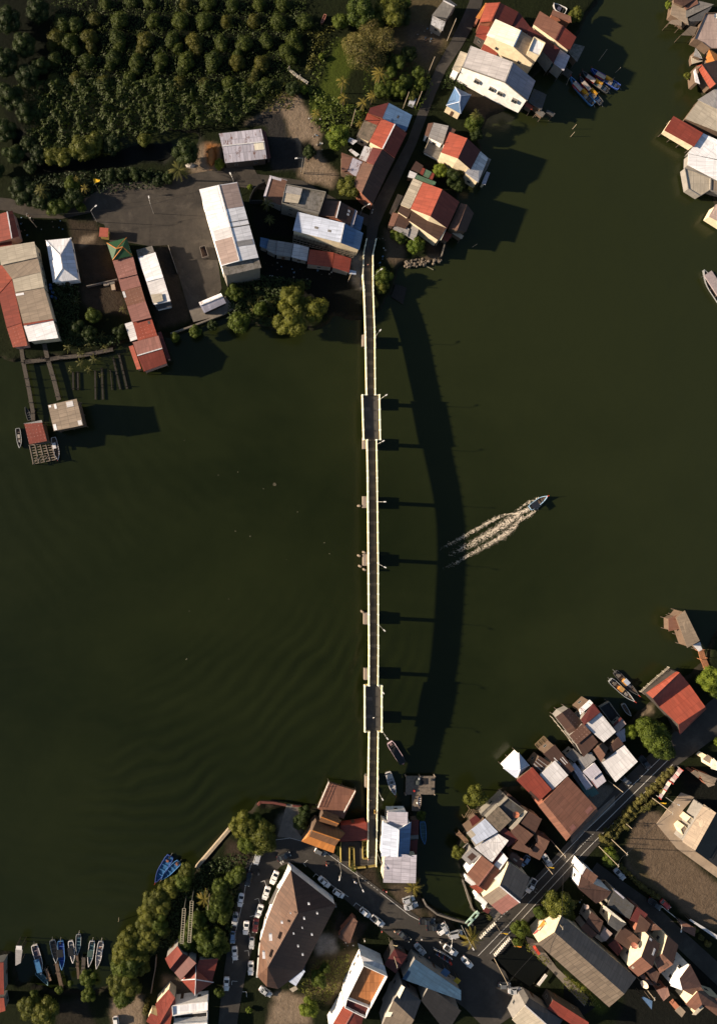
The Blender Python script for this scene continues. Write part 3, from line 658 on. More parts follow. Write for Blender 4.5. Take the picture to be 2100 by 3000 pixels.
def pile(x, y, top, lean=0.0, label='', group=None, r=.22, name='mooring_pile'):
    p = W(x, y, top); mb = MB(); mb.tube([(p.x - lean, p.y, -1.5), (p.x, p.y, top)], [r, r * .9], PILE, 10)
    o = mb.build(name, org=(p.x, p.y, 0)); tag(o, label, name.replace('_', ' '), group)
for x, y in ((1053, 1482), (1068, 1619), (1053, 1629), (1056, 1660), (1069, 1670), (1063, 1794)):
    pile(x, y, 2.6, label='round concrete fender pile standing beside a footbridge pier', group='fender piles round the bridge piers', r=.38, name='fender_pile')
# ------------------------------------------------------------------ prototypes (built at the origin, moved or copied into place)
def paint(key, col, metal=0.0, rough=.28):
    k = ('paint', key)
    if k in _M: return _M[k]
    m, nt, b = mat_base('car paint ' + key, rough, .5, metal); g = nt.nodes.new('ShaderNodeNewGeometry')
    c = mixc(nt, ramp(nt, noise(nt, g.outputs['Position'], 3, 4), [(.4, .25), (.7, 0.0)]), col, tuple(x * .75 for x in col)); nt.links.new(c, b.inputs['Base Color']); b.inputs['Coat Weight'].default_value = .4
    _M[k] = m; return m
TYR = plain('tyre rubber', (.02, .02, .02), .9, var=.1); MET = plain('dull metal', (.35, .34, .33), .45, metal=.6, var=.3); DARK = plain('dark plastic', (.03, .03, .032), .6, var=.2)
LAMP = plain('lamp lens', (.7, .68, .6), .2, var=.1); RLAMP = plain('tail lamp lens', (.35, .02, .02), .3, var=.1)
def wheel(root, x, y, r=.31, w=.2):
    mb = MB(); mb.tube([(x, y - w / 2, r), (x, y + w / 2, r)], r, TYR, 12); o = mb.build('wheel', root)
    rb = MB(); s_ = 1 if y > 0 else -1; rb.tube([(x, y + s_ * w / 2, r), (x, y + s_ * (w / 2 + .02), r)], r * .6, MET, 10); rb.build('rim', o)
def loft(mb, secs, m, close=True):
    for a, b_ in zip(secs, secs[1:]):
        n = len(a)
        for i in range(n if close else n - 1):
            j = (i + 1) % n; mb.face([a[i], a[j], b_[j], b_[i]], m)
    mb.face(secs[0][::-1], m); mb.face(secs[-1], m)
def make_car(kind, col, key):
    root = empty('parked_car', (0, 0, 0), '', 'car'); m = paint(key, col)
    L, Wd = {'sedan': (4.4, 1.72), 'hatch': (3.8, 1.66), 'pickup': (4.9, 1.8), 'van': (4.5, 1.75)}[kind]
    def sec(x, w, z0, z1, r=.12): return [Vector((x, -w / 2, z0)), Vector((x, -w / 2, z1 - r)), Vector((x, -w / 2 + r, z1)), Vector((x, w / 2 - r, z1)), Vector((x, w / 2, z1 - r)), Vector((x, w / 2, z0))]
    h = L / 2; mb = MB()
    bed = kind == 'pickup'
    prof = [(-h, .8, .45, .72), (-h + .15, .93, .3, .85), (-h + .8, 1, .25, .9), (0, 1, .22, .92), (h - 1.1, 1, .25, .88), (h - .3, .92, .28, .74), (h, .72, .38, .6)]
    loft(mb, [sec(x, Wd * w, z0, z1) for x, w, z0, z1 in prof], m); mb.build('body', root, smooth=False)
    # cabin: glass band with painted roof
    if kind == 'sedan': c0, c1, r0, r1, rt = -h + .75, h - 1.35, -h + 1.45, h - 2.0, 1.42
    elif kind == 'hatch': c0, c1, r0, r1, rt = -h + .15, h - 1.0, -h + .55, h - 1.65, 1.5
    elif kind == 'van': c0, c1, r0, r1, rt = -h + .12, h - .8, -h + .35, h - 1.5, 1.75
    else: c0, c1, r0, r1, rt = -h + 1.75, h - 1.3, -h + 1.95, h - 1.95, 1.65
    g = MB(); w0, w1 = Wd * .93, Wd * .74
    lo = [Vector((c0, -w0 / 2, .86)), Vector((c1, -w0 / 2, .86)), Vector((c1, w0 / 2, .86)), Vector((c0, w0 / 2, .86))]
    hi = [Vector((r0, -w1 / 2, rt - .04)), Vector((r1, -w1 / 2, rt - .04)), Vector((r1, w1 / 2, rt - .04)), Vector((r0, w1 / 2, rt - .04))]
    g.hexa(lo, hi, glassm()); g.build('windows', root).name = 'window_glass'
    rf = MB(); k = 1.02
    rr = [Vector((r0 - .03, -w1 / 2 * k, rt - .04)), Vector((r1 + .03, -w1 / 2 * k, rt - .04)), Vector((r1 + .03, w1 / 2 * k, rt - .04)), Vector((r0 - .03, w1 / 2 * k, rt - .04))]
    rf.hexa(rr, [Vector((p.x * .97 + .03 * (r0 + r1) / 2, p.y * .92, rt + .03)) for p in rr], m)
    for s_ in (-1, 1):
        for a_, b_ in ((lo[0], hi[0]), (lo[1], hi[1])):
            p, q = Vector((a_.x, a_.y * -s_, a_.z)), Vector((b_.x, b_.y * -s_, b_.z)); rf.beam(p, q, .09, .09, m)
    rf.build('roof', root)
    if bed:
        bd = MB(); bd.box((-h + .9, 0, .93), 1.5, Wd * .78, .03, DARK)
        for yy in (-1, 1): bd.box((-h + .9, yy * Wd * .46, .98), 1.65, .1, .18, m)
        bd.box((-h + .1, 0, .98), .1, Wd * .9, .18, m); bd.build('cargo_bed', root)
    for x in (-h + .8, h - .8):
        for y in (-Wd / 2 + .1, Wd / 2 - .1): wheel(root, x, y)
    for s_ in (-1, 1):
        hb = MB(); hb.box((h - .13, s_ * Wd * .32, .62), .22, .36, .14, LAMP); hb.build('headlight', root)
        tb = MB(); tb.box((-h + .06, s_ * Wd * .36, .7), .12, .26, .16, RLAMP); tb.build('tail_light', root)
        mm = MB(); mm.box((h - 1.5, s_ * (Wd / 2 + .08), .98), .12, .18, .12, m); mm.build('side_mirror', root)
    return root
CARS = {}
CP = [('sedan', 'white', (.72, .71, .70)), ('sedan', 'silver', (.36, .37, .39)), ('sedan', 'black', (.015, .015, .018)), ('hatch', 'white', (.72, .71, .70)), ('hatch', 'silver', (.36, .37, .39)), ('hatch', 'grey', (.12, .125, .13)),
      ('pickup', 'white', (.66, .65, .64)), ('pickup', 'dark', (.02, .022, .026)), ('sedan', 'maroon', (.09, .015, .015)), ('van', 'silver', (.36, .37, .39)), ('hatch', 'blue', (.12, .2, .33)), ('hatch', 'red', (.4, .03, .02))]
CPD = {(a, b_): c for a, b_, c in CP}
def car(kind, colr, px, py, ang, label, group='cars parked round the quay', z=None):
    """ang: heading in photo degrees, 0 = to the right, 90 = down"""
    zz = z if z is not None else ZR + .02
    p = W(px, py, .8); p.z = zz
    if (kind, colr) not in CARS:
        r = make_car(kind, CPD[(kind, colr)], colr + ' ' + kind); CARS[(kind, colr)] = r; r.location = p; r.rotation_euler = (0, 0, -math.radians(ang)); r['label'] = label; r['group'] = group; return r
    return dup(CARS[(kind, colr)], p, -math.radians(ang), 1, label, group)

# ---- people (one skinned body each)
SK = plain('skin', (.35, .2, .13), .6, var=.1)
def make_person(shirt, trousers, pose='stand'):
    root = empty('person', (0, 0, 0), '', 'person')
    if pose == 'ride':
        J = {'pel': (0, 0, .80), 'ch': (.05, 0, 1.25), 'nk': (.08, 0, 1.42), 'hd': (.12, 0, 1.58), 'top': (.12, 0, 1.70), 'sL': (.06, .19, 1.36), 'eL': (.25, .24, 1.12), 'hL': (.48, .26, 1.02), 'sR': (.06, -.19, 1.36), 'eR': (.25, -.24, 1.12), 'hR': (.48, -.26, 1.02),
             'kL': (.38, .16, .72), 'fL': (.3, .16, .32), 'tL': (.45, .16, .28), 'kR': (.38, -.16, .72), 'fR': (.3, -.16, .32), 'tR': (.45, -.16, .28)}
    else:
        J = {'pel': (0, 0, .92), 'ch': (.02, 0, 1.3), 'nk': (.02, 0, 1.46), 'hd': (.04, 0, 1.6), 'top': (.04, 0, 1.72), 'sL': (0, .19, 1.4), 'eL': (-.06, .26, 1.12), 'hL': (.08, .27, .88), 'sR': (0, -.19, 1.4), 'eR': (.04, -.26, 1.12), 'hR': (.16, -.25, .9),
             'kL': (.16, .1, .5), 'fL': (.12, .1, .08), 'tL': (.28, .1, .04), 'kR': (-.06, -.1, .48), 'fR': (-.22, -.1, .1), 'tR': (-.08, -.1, .04)}
    E = [('pel', 'ch', .15, .17), ('ch', 'nk', .17, .06), ('nk', 'hd', .06, .09), ('hd', 'top', .095, .05), ('ch', 'sL', .1, .065), ('sL', 'eL', .06, .045), ('eL', 'hL', .042, .03), ('ch', 'sR', .1, .065), ('sR', 'eR', .06, .045), ('eR', 'hR', .042, .03),
         ('pel', 'kL', .1, .065), ('kL', 'fL', .06, .04), ('fL', 'tL', .045, .03), ('pel', 'kR', .1, .065), ('kR', 'fR', .06, .04), ('fR', 'tR', .045, .03)]
    names = list(J); me = bpy.data.meshes.new('body'); me.from_pydata([J[n] for n in names], [(names.index(a), names.index(b_)) for a, b_, _, _ in E], [])
    ob = bpy.data.objects.new('body', me); COLL.objects.link(ob)
    sk = ob.modifiers.new('Skin', 'SKIN'); RR = {'pel': .15, 'ch': .165, 'nk': .06, 'hd': .1, 'top': .06, 'sL': .07, 'eL': .045, 'hL': .035, 'sR': .07, 'eR': .045, 'hR': .035, 'kL': .07, 'fL': .045, 'tL': .035, 'kR': .07, 'fR': .045, 'tR': .035}
    if not me.skin_vertices: bpy.context.view_layer.update()
    for i, n in enumerate(names): me.skin_vertices[0].data[i].radius = (RR[n], RR[n]); 
    me.skin_vertices[0].data[0].use_root = True
    ob.modifiers.new('Sub', 'SUBSURF').levels = 1; ob.modifiers['Sub'].render_levels = 1
    dg = bpy.context.evaluated_depsgraph_get(); m2 = bpy.data.meshes.new_from_object(ob.evaluated_get(dg)); ob.modifiers.clear(); ob.data = m2; ob.name = 'body'
    cl = plain('cloth ' + shirt[0], shirt[1], .9, var=.1); tr = plain('cloth ' + trousers[0], trousers[1], .9, var=.1)
    m2.materials.clear()
    for mm in (SK, cl, tr): m2.materials.append(mm)
    wz = J['pel'][2] + .08
    for pl in m2.polygons:
        c = pl.center; head = c.z > J['nk'][2] - .02; hand = math.hypot(c.x - J['hL'][0], abs(c.y) - abs(J['hL'][1])) < .12 and c.z < 1.1 and abs(c.y) > .2
        pl.material_index = 0 if head or hand else 1 if c.z > wz else 2
        pl.use_smooth = True
    ob.parent = root
    hb = MB(); t = Vector(J['hd']); hm = plain('dark hair', (.015, .012, .01), .7, var=.1) if pose == 'stand' else paint('helmet', (.5, .48, .45))
    for k in range(4):
        a0, a1 = k * .38, (k + 1) * .38; r = .125
        lo = [t + Vector((-.01 + r * math.cos(a0) * math.cos(u), r * math.cos(a0) * math.sin(u), r * math.sin(a0) + .02)) for u in [i * math.pi / 5 for i in range(10)]]
        hi = [t + Vector((-.01 + r * math.cos(a1) * math.cos(u), r * math.cos(a1) * math.sin(u), r * math.sin(a1) + .02)) for u in [i * math.pi / 5 for i in range(10)]]
        for i in range(10): hb.face([lo[i], lo[(i + 1) % 10], hi[(i + 1) % 10], hi[i]], hm)
    hb.build('hair' if pose == 'stand' else 'helmet', root); return root
PPL = {}
def person(px, py, z, ang, label, shirt=('white', (.6, .6, .6)), tr=('navy', (.03, .04, .08)), pose='stand'):
    k = (shirt[0], tr[0], pose); p = W(px, py, z + .9); p.z = z
    if k not in PPL:
        r = make_person(shirt, tr, pose); PPL[k] = r; r.location = p; r.rotation_euler = (0, 0, -math.radians(ang)); r['label'] = label; return r
    return dup(PPL[k], p, -math.radians(ang), 1, label)
def make_moto(col, key):
    root = empty('motorcycle', (0, 0, 0), '', 'motorcycle'); m = paint('moto ' + key, col)
    mb = MB(); loft(mb, [[Vector((x, -w, z0)), Vector((x, -w, z1)), Vector((x, w, z1)), Vector((x, w, z0))] for x, w, z0, z1 in ((-.75, .06, .6, .78), (-.4, .14, .4, .8), (0, .12, .35, .68), (.25, .14, .35, .72), (.5, .16, .3, .95), (.6, .08, .6, 1.0))], m); mb.build('body', root)
    sb = MB(); sb.box((-.3, 0, .84), .75, .26, .09, DARK); sb.build('seat', root)
    for x in (-.6, .62):
        w = MB(); w.tube([(x, -.05, .28), (x, .05, .28)], .28, TYR, 12); w.build('wheel', root)
    hb = MB(); hb.tube([(.48, -.32, 1.03), (.55, 0, 1.0), (.48, .32, 1.03)], .025, MET, 6); hb.tube([(.5, 0, 1.0), (.64, 0, .3)], .03, MET, 6); hb.build('handlebar', root)
    lb = MB(); lb.box((.64, 0, .85), .08, .16, .14, LAMP); lb.build('headlight', root); return root
MOTO = {}
def moto(px, py, ang, key, col, label, rider=None, z=None, rl=None, group=None):
    zz = ZR + .02 if z is None else z; p = W(px, py, zz + .6); p.z = zz
    if key not in MOTO: r = make_moto(col, key); MOTO[key] = r; r.location = p; r.rotation_euler = (0, 0, -math.radians(ang)); r['label'] = label
    else: r = dup(MOTO[key], p, -math.radians(ang), 1, label)
    if group: r['group'] = group
    if rider:
        a = -math.radians(ang); rp = person(px, py, zz, ang, rl, rider, ('black', (.02, .02, .022)), 'ride'); rp.location = Vector((p.x - .28 * math.cos(a), p.y - .28 * math.sin(a), zz + .02))
    return r

# ---- boats
def boatm(key, col): return plain('boat paint ' + key, col, .55, .35, var=.35, scale=2.0)
BC = {'blue': (.035, .15, .36), 'royal': (.02, .06, .30), 'grey': (.22, .23, .24), 'white': (.42, .40, .40), 'black': (.03, .03, .032), 'teal': (.06, .14, .17), 'wood': (.13, .09, .065), 'pinkw': (.45, .33, .38), 'lblue': (.2, .33, .5), 'brown': (.30, .11, .07), 'mauve': (.14, .11, .14)}
def boat(crop, st, bw, width, hull, deck, label, name='fishing_boat', items=(), bowc=(.45, .05, .03), group=None, z=0.0, post=True, sharp=1.0, cat='boat'):
    a = C(crop, *st, .8); b_ = C(crop, *bw, .8); L = (b_ - a).length; mid = (a + b_) / 2; mid.z = z
    root = empty(name, mid, label, cat, group); h = L / 2
    hm = boatm(hull, BC[hull]); dm = boatm(deck, BC[deck])
    def wd(t): # half width along 0..1
        if t < .12: return width / 2 * (.80 + .2 * t / .12)
        if t < .55: return width / 2
        u = (t - .55) / .45; return width / 2 * max(.03, (1 - u ** (2.0 / sharp)) )
    def gz(t): return .62 + .1 * (1 - t) ** 4 + .75 * max(0, t - .55) ** 2 / .2
    T = [0, .06, .12, .25, .4, .55, .66, .76, .85, .92, .97, 1.0]; mb = MB(); rim = MB(); fl = MB()
    secs = []
    for t in T:
        x = -h + L * t; w = wd(t); g_ = gz(t); kz = -.25 + .55 * max(0, t - .7) / .3
        secs.append([Vector((x, -w, g_)), Vector((x, -w * .82, kz + .18)), Vector((x, 0, kz)), Vector((x, w * .82, kz + .18)), Vector((x, w, g_))])
    for s0, s1 in zip(secs, secs[1:]):
        for i in range(4): mb.face([s0[i], s1[i], s1[i + 1], s0[i + 1]], hm)
    mb.face(secs[0], hm)
    hu = mb.build('hull', root)
    # move hull verts: build() took world coordinates relative to root, so shift back
    for s_ in (-1, 1):
        for i in range(len(T) - 1):
            p = Vector((-h + L * T[i], s_ * wd(T[i]) * .97, gz(T[i]))); q = Vector((-h + L * T[i + 1], s_ * wd(T[i + 1]) * .97, gz(T[i + 1]))); rim.beam(p, q, .13, .09, boatm('rail ' + hull, tuple(min(1, c * 1.7 + .06) for c in BC[hull])))
    rim.beam(Vector((-h, -wd(0), gz(0))), Vector((-h, wd(0), gz(0))), .12, .1, boatm('rail ' + hull, tuple(min(1, c * 1.7 + .06) for c in BC[hull])))
    for i in range(len(T) - 2):
        t0, t1 = T[i], T[i + 1]; fz = .28 if t0 < .7 else .28 + (t0 - .7) * 1.6; f1 = .28 if t1 < .7 else .28 + (t1 - .7) * 1.6
        w0_, w1_ = wd(t0) * .93, wd(t1) * .93; fl.face([Vector((-h + L * t0, -w0_, fz)), Vector((-h + L * t1, -w1_, f1)), Vector((-h + L * t1, w1_, f1)), Vector((-h + L * t0, w0_, fz))], dm)
    rib = []
    ri = rim.build('gunwale', root); fo = fl.build('floorboards', root)
    tb = MB()
    for t in (.2, .38, .56, .72): tb.box((-h + L * t, 0, .52), .22, wd(t) * 1.85, .06, boatm('thwart ' + deck, tuple(min(1, c * 1.35 + .02) for c in BC[deck])))
    parts = [hu, ri, fo, tb.build('thwart', root)]
    if post:
        pb = MB(); pb.tube([(h - .25, 0, gz(1) - .2), (h + .35, 0, gz(1) + .55)], [.09, .05], plain('bow post %g' % bowc[0], bowc, .6, var=.1), 6); parts.append(pb.build('bow_post', root))
    for it in items:
        k = it[0]; ib = MB()
        if k == 'canopy':       # ('canopy', t0, t1, color, width factor)
            _, t0, t1, cc, wf = it; x0, x1 = -h + L * t0, -h + L * t1; w = width / 2 * wf; cm = boatm('canopy %g %g %g' % cc, cc)
            ib.hexa([Vector((x0, -w, 1.75)), Vector((x1, -w, 1.75)), Vector((x1, w, 1.75)), Vector((x0, w, 1.75))], [Vector((x0, -w * .9, 1.85)), Vector((x1, -w * .9, 1.85)), Vector((x1, w * .9, 1.85)), Vector((x0, w * .9, 1.85))], cm)
            for x in (x0 + .1, x1 - .1):
                for s_ in (-1, 1): ib.beam((x, s_ * w * .9, .5), (x, s_ * w * .9, 1.76), .06, .06, MET)
            parts.append(ib.build('canopy', root))
        elif k == 'cabin':      # ('cabin', t0, t1, roofcolor, sidecolor, y offset, halfwidth, height)
            _, t0, t1, cc, c2, yo, w, hh = it; x0, x1 = -h + L * t0, -h + L * t1
            ib.box(((x0 + x1) / 2, yo, .3), x1 - x0, w * 2, hh, boatm('cabin %g %g %g' % c2, c2), base=True); parts.append(ib.build('cabin', root))
            rb = MB(); rb.box(((x0 + x1) / 2, yo + .25, .3 + hh), x1 - x0 + .2, w * 2 + .1, .1, boatm('cabin roof %g %g' % cc[:2], cc), base=True); parts.append(rb.build('cabin_roof', root))
        elif k == 'box':        # ('box', t, y, sx, sy, sz, color)
            _, t, yo, sx, sy, sz, cc = it; ib.box((-h + L * t, yo, .3), sx, sy, sz, boatm('load %g %g %g' % cc, cc), base=True); parts.append(ib.build('crate', root))
        elif k == 'engine':
            ib.box((-h + .35, 0, .55), .6, .5, .55, DARK, base=True); ib.tube([(-h + .2, 0, .8), (-h - 1.0, .1, .3)], .05, MET, 6); parts.append(ib.build('engine', root))
        elif k == 'pole':       # ('pole', t, len, color)
            _, t, ln, yo = it; ib.tube([(-h + L * t, yo - ln / 2, 1.5), (-h + L * t + .8, yo + ln / 2, 1.9)], .05, PILE, 5); ib.tube([(-h + L * t + .4, yo, .4), (-h + L * t + .4, yo, 1.7)], .04, PILE, 5); parts.append(ib.build('net_boom', root))
    for p in parts:   # parts were written in boat coordinates; undo the origin shift
        for v in p.data.vertices: v.co += Vector(mid)
    d = b_ - a; root.rotation_euler = (0, 0, math.atan2(d.y, d.x)); return root

# ---- foliage
def rand_dirs(n):
    v = RNG.normal(size=(n, 3)); return v / np.linalg.norm(v, axis=1)[:, None]
def leaf_mesh(name, P, N, size, mat, aspect=.6, jitter=.7):
    n = len(P); T = np.cross(N, rand_dirs(n)); T /= np.linalg.norm(T, axis=1)[:, None] + 1e-9; B = np.cross(N, T)
    s = size * RNG.uniform(.6, 1.35, n)[:, None]
    a, b_, c_, d_ = P - T * s, P + B * s * aspect, P + T * s, P - B * s * aspect
    v = np.stack([a, b_, c_, d_], 1).reshape(-1, 3); f = np.arange(n * 4).reshape(-1, 4)
    me = fast_mesh(name, v, f); me.materials.append(mat); return me
def crown_pts(lobes, per, up=.55):
    P, N = [], []
    for (x, y, z, r) in lobes:
        n = int(per * r * r); d = rand_dirs(n); d = d[d[:, 2] > -up]; rr = r * (1 - np.abs(RNG.normal(0, .13, len(d))))[:, None]
        # small billows on the lobe
        bil = 1 + .10 * np.sin(d[:, 0:1] * 9 + x) * np.sin(d[:, 1:2] * 9 + y) + .07 * np.sin(d[:, 2:3] * 13 + r)
        P.append(np.array([x, y, z]) + d * rr * bil * np.array([1, 1, .85])); nn = d + RNG.normal(0, .45, d.shape); N.append(nn / np.linalg.norm(nn, axis=1)[:, None])
    return np.concatenate(P), np.concatenate(N)
BARK = plain('bark', (.11, .085, .06), .95, var=.4, scale=3)
TREES = {}
def make_tree(key, mat, lobes, name='tree', leaf=.22, per=150, trunk=3.0, twigs=False):
    root = empty(name, (0, 0, 0), '', name.replace('_', ' '))
    P, N = crown_pts(lobes, per); me = leaf_mesh('crown', P, N, leaf, mat); o = bpy.data.objects.new('crown', me); COLL.objects.link(o); o.parent = root
    core = MB()
    for (x, y, z, r) in lobes:
        rr = r * .80; rings = []
        for k in range(5):
            ph = -math.pi / 2 + math.pi * (k + .5) / 5
            rings.append([Vector((x + rr * math.cos(ph) * math.cos(u), y + rr * math.cos(ph) * math.sin(u), z + rr * math.sin(ph) * .8)) for u in [i * math.pi / 5 for i in range(10)]])
        for a, b_ in zip(rings, rings[1:]):
            for i in range(10): core.face([a[i], a[(i + 1) % 10], b_[(i + 1) % 10], b_[i]], mat)
    # inner foliage keeps the crown from being see-through
    if not twigs: 
        co_ = core.build('inner_leaves', root)
    tb = MB(); tb.tube([(0, 0, -.3), (.1, 0, trunk * .5), (0, .1, trunk)], [.28, .2, .14], BARK, 8)
    for (x, y, z, r) in lobes[:6 if not twigs else 99]: tb.tube([(0, 0, trunk * .6), (x * .5, y * .5, (trunk + z) / 2), (x, y, z)], [.14, .09, .04], BARK, 5)
    if twigs:
        for d in rand_dirs(90):
            if d[2] < .1: continue
            x, y, z, r = random.choice(lobes); tb.tube([(x, y, z), (x + d[0] * r * 1.05, y + d[1] * r * 1.05, z + d[2] * r)], [.06, .02], plain('pale twigs', (.26, .2, .12), .9), 4, False)
    tb.build('trunk', root); root.location = (0, 0, -500); return root
def lobeset(seed, R, n, zc, spread=.62, rmin=.34, rmax=.5):
    r = random.Random(seed); L = [(0, 0, zc + R * .25, R * .52)]
    for k in range(n):
        a = 2 * math.pi * k / n + r.uniform(-.3, .3); d = R * spread * r.uniform(.75, 1.1); L.append((d * math.cos(a), d * math.sin(a), zc + r.uniform(-.15, .2) * R, R * r.uniform(rmin, rmax)))
    return L
LG = {'green': leafm('tree leaves', (.026, .050, .007), (.095, .125, .013)), 'olive': leafm('olive leaves', (.045, .060, .009), (.150, .155, .020)), 'dark': leafm('dark leaves', (.010, .022, .005), (.036, .056, .009)),
      'bright': leafm('bright leaves', (.050, .095, .009), (.16, .20, .018)), 'orch': leafm('orchard leaves', (.018, .034, .003), (.062, .080, .006)), 'orchy': leafm('yellowing orchard leaves', (.034, .040, .004), (.10, .095, .010)), 'field': leafm('field leaves', (.013, .026, .0025), (.038, .056, .004)),
      'palm': leafm('palm fronds', (.12, .12, .02), (.33, .25, .05), .3), 'palmd': leafm('green palm fronds', (.05, .065, .015), (.16, .15, .035), .3), 'dry': leafm('dry leaves', (.075, .075, .018), (.19, .16, .045)), 'hedge': leafm('hedge leaves', (.05, .055, .015), (.16, .14, .035))}
def tp(kind, var):
    k = (kind, var)
    if k not in TREES:
        sd = hash((kind, var)) % 1000 if False else sum(map(ord, kind)) + var * 17
        if kind in ('orch', 'orchy'): TREES[k] = make_tree(k, LG[kind], lobeset(sd, 3.0, 5, 1.5, .42, .42, .52), 'bush', .15, 320, 1.2)
        elif kind == 'dry': TREES[k] = make_tree(k, LG[kind], lobeset(sd, 5.0, 9, 5.0), 'tree', .17, 120, 4.0, twigs=True)
        elif kind == 'hedge': TREES[k] = make_tree(k, LG[kind], lobeset(sd, 1.6, 4, 1.0, .5, .4, .55), 'hedge_shrub', .14, 320, .8)
        else: TREES[k] = make_tree(k, LG[kind], lobeset(sd, 5.0, 10 + var * 2, 4.2, .66, .26, .46), 'tree', .19, 190, 4.0)
    return TREES[k]
PROTO_USED = set()
def tree(kind, px, py, rpx, label, group=None, var=None, cat=None, z=G, hs=1.0):
    base = {'orch': 3.0, 'orchy': 3.0, 'hedge': 1.6}.get(kind, 5.0); var = random.randint(0, 2) if var is None else var
    pr = tp(kind, var); r = rpx / S; s_ = r / base; zc = (4.5 if base == 5 else 1.6) * s_ * hs
    p = W(px, py, z + zc); p.z = z - .1
    sc3 = (s_ * random.uniform(.94, 1.06), s_ * random.uniform(.94, 1.06), s_ * hs)
    if (kind, var) not in PROTO_USED:
        PROTO_USED.add((kind, var)); pr.location = p; pr.rotation_euler = (0, 0, random.uniform(0, 6.28)); pr.scale = sc3; pr['label'] = label
        if group: pr['group'] = group
        kids_ = kids(pr); _KC[pr.name] = [(k, kids(k)) for k in kids_]
        if cat: pr['category'] = cat
        return pr
    r_ = dup(pr, p, random.uniform(0, 6.28), sc3, label, group)
    if cat: r_['category'] = cat
    if not group and 'group' in r_: del r_['group']
    return r_
def make_palm(mat, seed, name='palm_tree', n=18, fl=2.6, trunk=6.0):
    rnd = random.Random(seed); root = empty(name, (0, 0, 0), '', name.replace('_', ' '))
    lean = (rnd.uniform(-.6, .6), rnd.uniform(-.6, .6)); tb = MB(); tb.tube([(0, 0, -.3), (lean[0] * .4, lean[1] * .4, trunk * .5), (lean[0], lean[1], trunk)], [.2, .14, .11], BARK, 7); tb.build('trunk', root)
    for k in range(n):
        a = 2 * math.pi * k / n + rnd.uniform(-.2, .2); el = rnd.uniform(.05, .9); L = fl * rnd.uniform(.85, 1.1); d = Vector((math.cos(a), math.sin(a), 0)); sd = Vector((-d.y, d.x, 0)); fb = MB()
        pts = [Vector((lean[0], lean[1], trunk)) + d * (L * t) + Vector((0, 0, L * (el * t - (.55 + .5 * el) * t * t))) for t in [i / 9 for i in range(10)]]
        for i in range(9):
            p, q = pts[i], pts[i + 1]; w = .46 * math.sin(math.pi * min(1, (i + 1.2) / 10)) ** .6 * L / 2.6
            for s_ in (-1, 1):
                for u in (0, .5):
                    r0 = p.lerp(q, u); r1 = p.lerp(q, u + .3); tip = r0 + sd * s_ * w + d * .22 * L / 2.6 + Vector((0, 0, -.28 * w)); fb.face([r0, r1, tip + d * .05], mat)
        fb.tube(pts, [.035] * 9 + [.01], mat, 4, False); fb.build('frond', root)
    root.location = (0, 0, -500); return root
PALMS = {}
def palm(px, py, rpx, label, kind='palm', hgt=1.0, group=None, cat='palm tree', name='palm_tree'):
    v = random.randint(0, 1); k = (kind, v, name); rr = 2.6
    first = k not in PALMS
    if first: PALMS[k] = make_palm(LG[kind], v + 3, name, 13 if name == 'palm_tree' else 8, 2.6, 6.0 if name == 'palm_tree' else 2.0)
    s_ = rpx / S / rr; tz = (6.0 if name == 'palm_tree' else 2.0) * s_ * hgt; p = W(px, py, G + tz); p.z = G - .1; sc3 = (s_, s_, s_ * hgt); rz = random.uniform(0, 6.28)
    if first:
        o = PALMS[k]; _KC[o.name] = [(c, kids(c)) for c in kids(o)]; o.location = p; o.scale = sc3; o.rotation_euler = (0, 0, rz); o['label'] = label; o['category'] = cat
        if group: o['group'] = group
        return o
    o = dup(PALMS[k], p, rz, sc3, label, group)
    o['category'] = cat
    if not group and 'group' in o: del o['group']
    return o
def undergrowth(name, crop, pts, mat, dens, size, hgt, kind='stuff', zb=G):
    poly = [tuple(C(crop, x, y, G + .5)[:2]) for x, y in pairs(pts)]; xs_ = [p[0] for p in poly]; ys_ = [p[1] for p in poly]
    area = abs(sum(poly[i][0] * poly[(i + 1) % len(poly)][1] - poly[(i + 1) % len(poly)][0] * poly[i][1] for i in range(len(poly)))) / 2
    n = int(dens * (max(xs_) - min(xs_)) * (max(ys_) - min(ys_))); Xr = RNG.uniform(min(xs_), max(xs_), n); Yr = RNG.uniform(min(ys_), max(ys_), n)
    ins = np.zeros(n, bool)
    for i in range(len(poly)):
        x1, y1 = poly[i]; x2, y2 = poly[(i + 1) % len(poly)]; ins ^= ((y1 > Yr) != (y2 > Yr)) & (Xr < (x2 - x1) * (Yr - y1) / (y2 - y1 + 1e-12) + x1)
    Xr, Yr = Xr[ins], Yr[ins]; hh = (vnoise(Xr, Yr, 2.6, 21) + .5) * hgt + (vnoise(Xr, Yr, .9, 22) + .5) * hgt * .5 + .1
    e = .4; gx = (vnoise(Xr + e, Yr, 2.6, 21) - vnoise(Xr - e, Yr, 2.6, 21)) * hgt / (2 * e) + (vnoise(Xr + e, Yr, .9, 22) - vnoise(Xr - e, Yr, .9, 22)) * hgt * .5 / (2 * e)
    gy = (vnoise(Xr, Yr + e, 2.6, 21) - vnoise(Xr, Yr - e, 2.6, 21)) * hgt / (2 * e)
    N = np.stack([-gx, -gy, np.ones_like(gx)], 1) + RNG.normal(0, .35, (len(Xr), 3)); N /= np.linalg.norm(N, axis=1)[:, None]
    me = leaf_mesh(name, np.stack([Xr, Yr, zb + hh - RNG.uniform(0, .15, len(Xr))], 1), N, size, mat); o = bpy.data.objects.new(name, me); COLL.objects.link(o); tag(o, kind=kind); return o

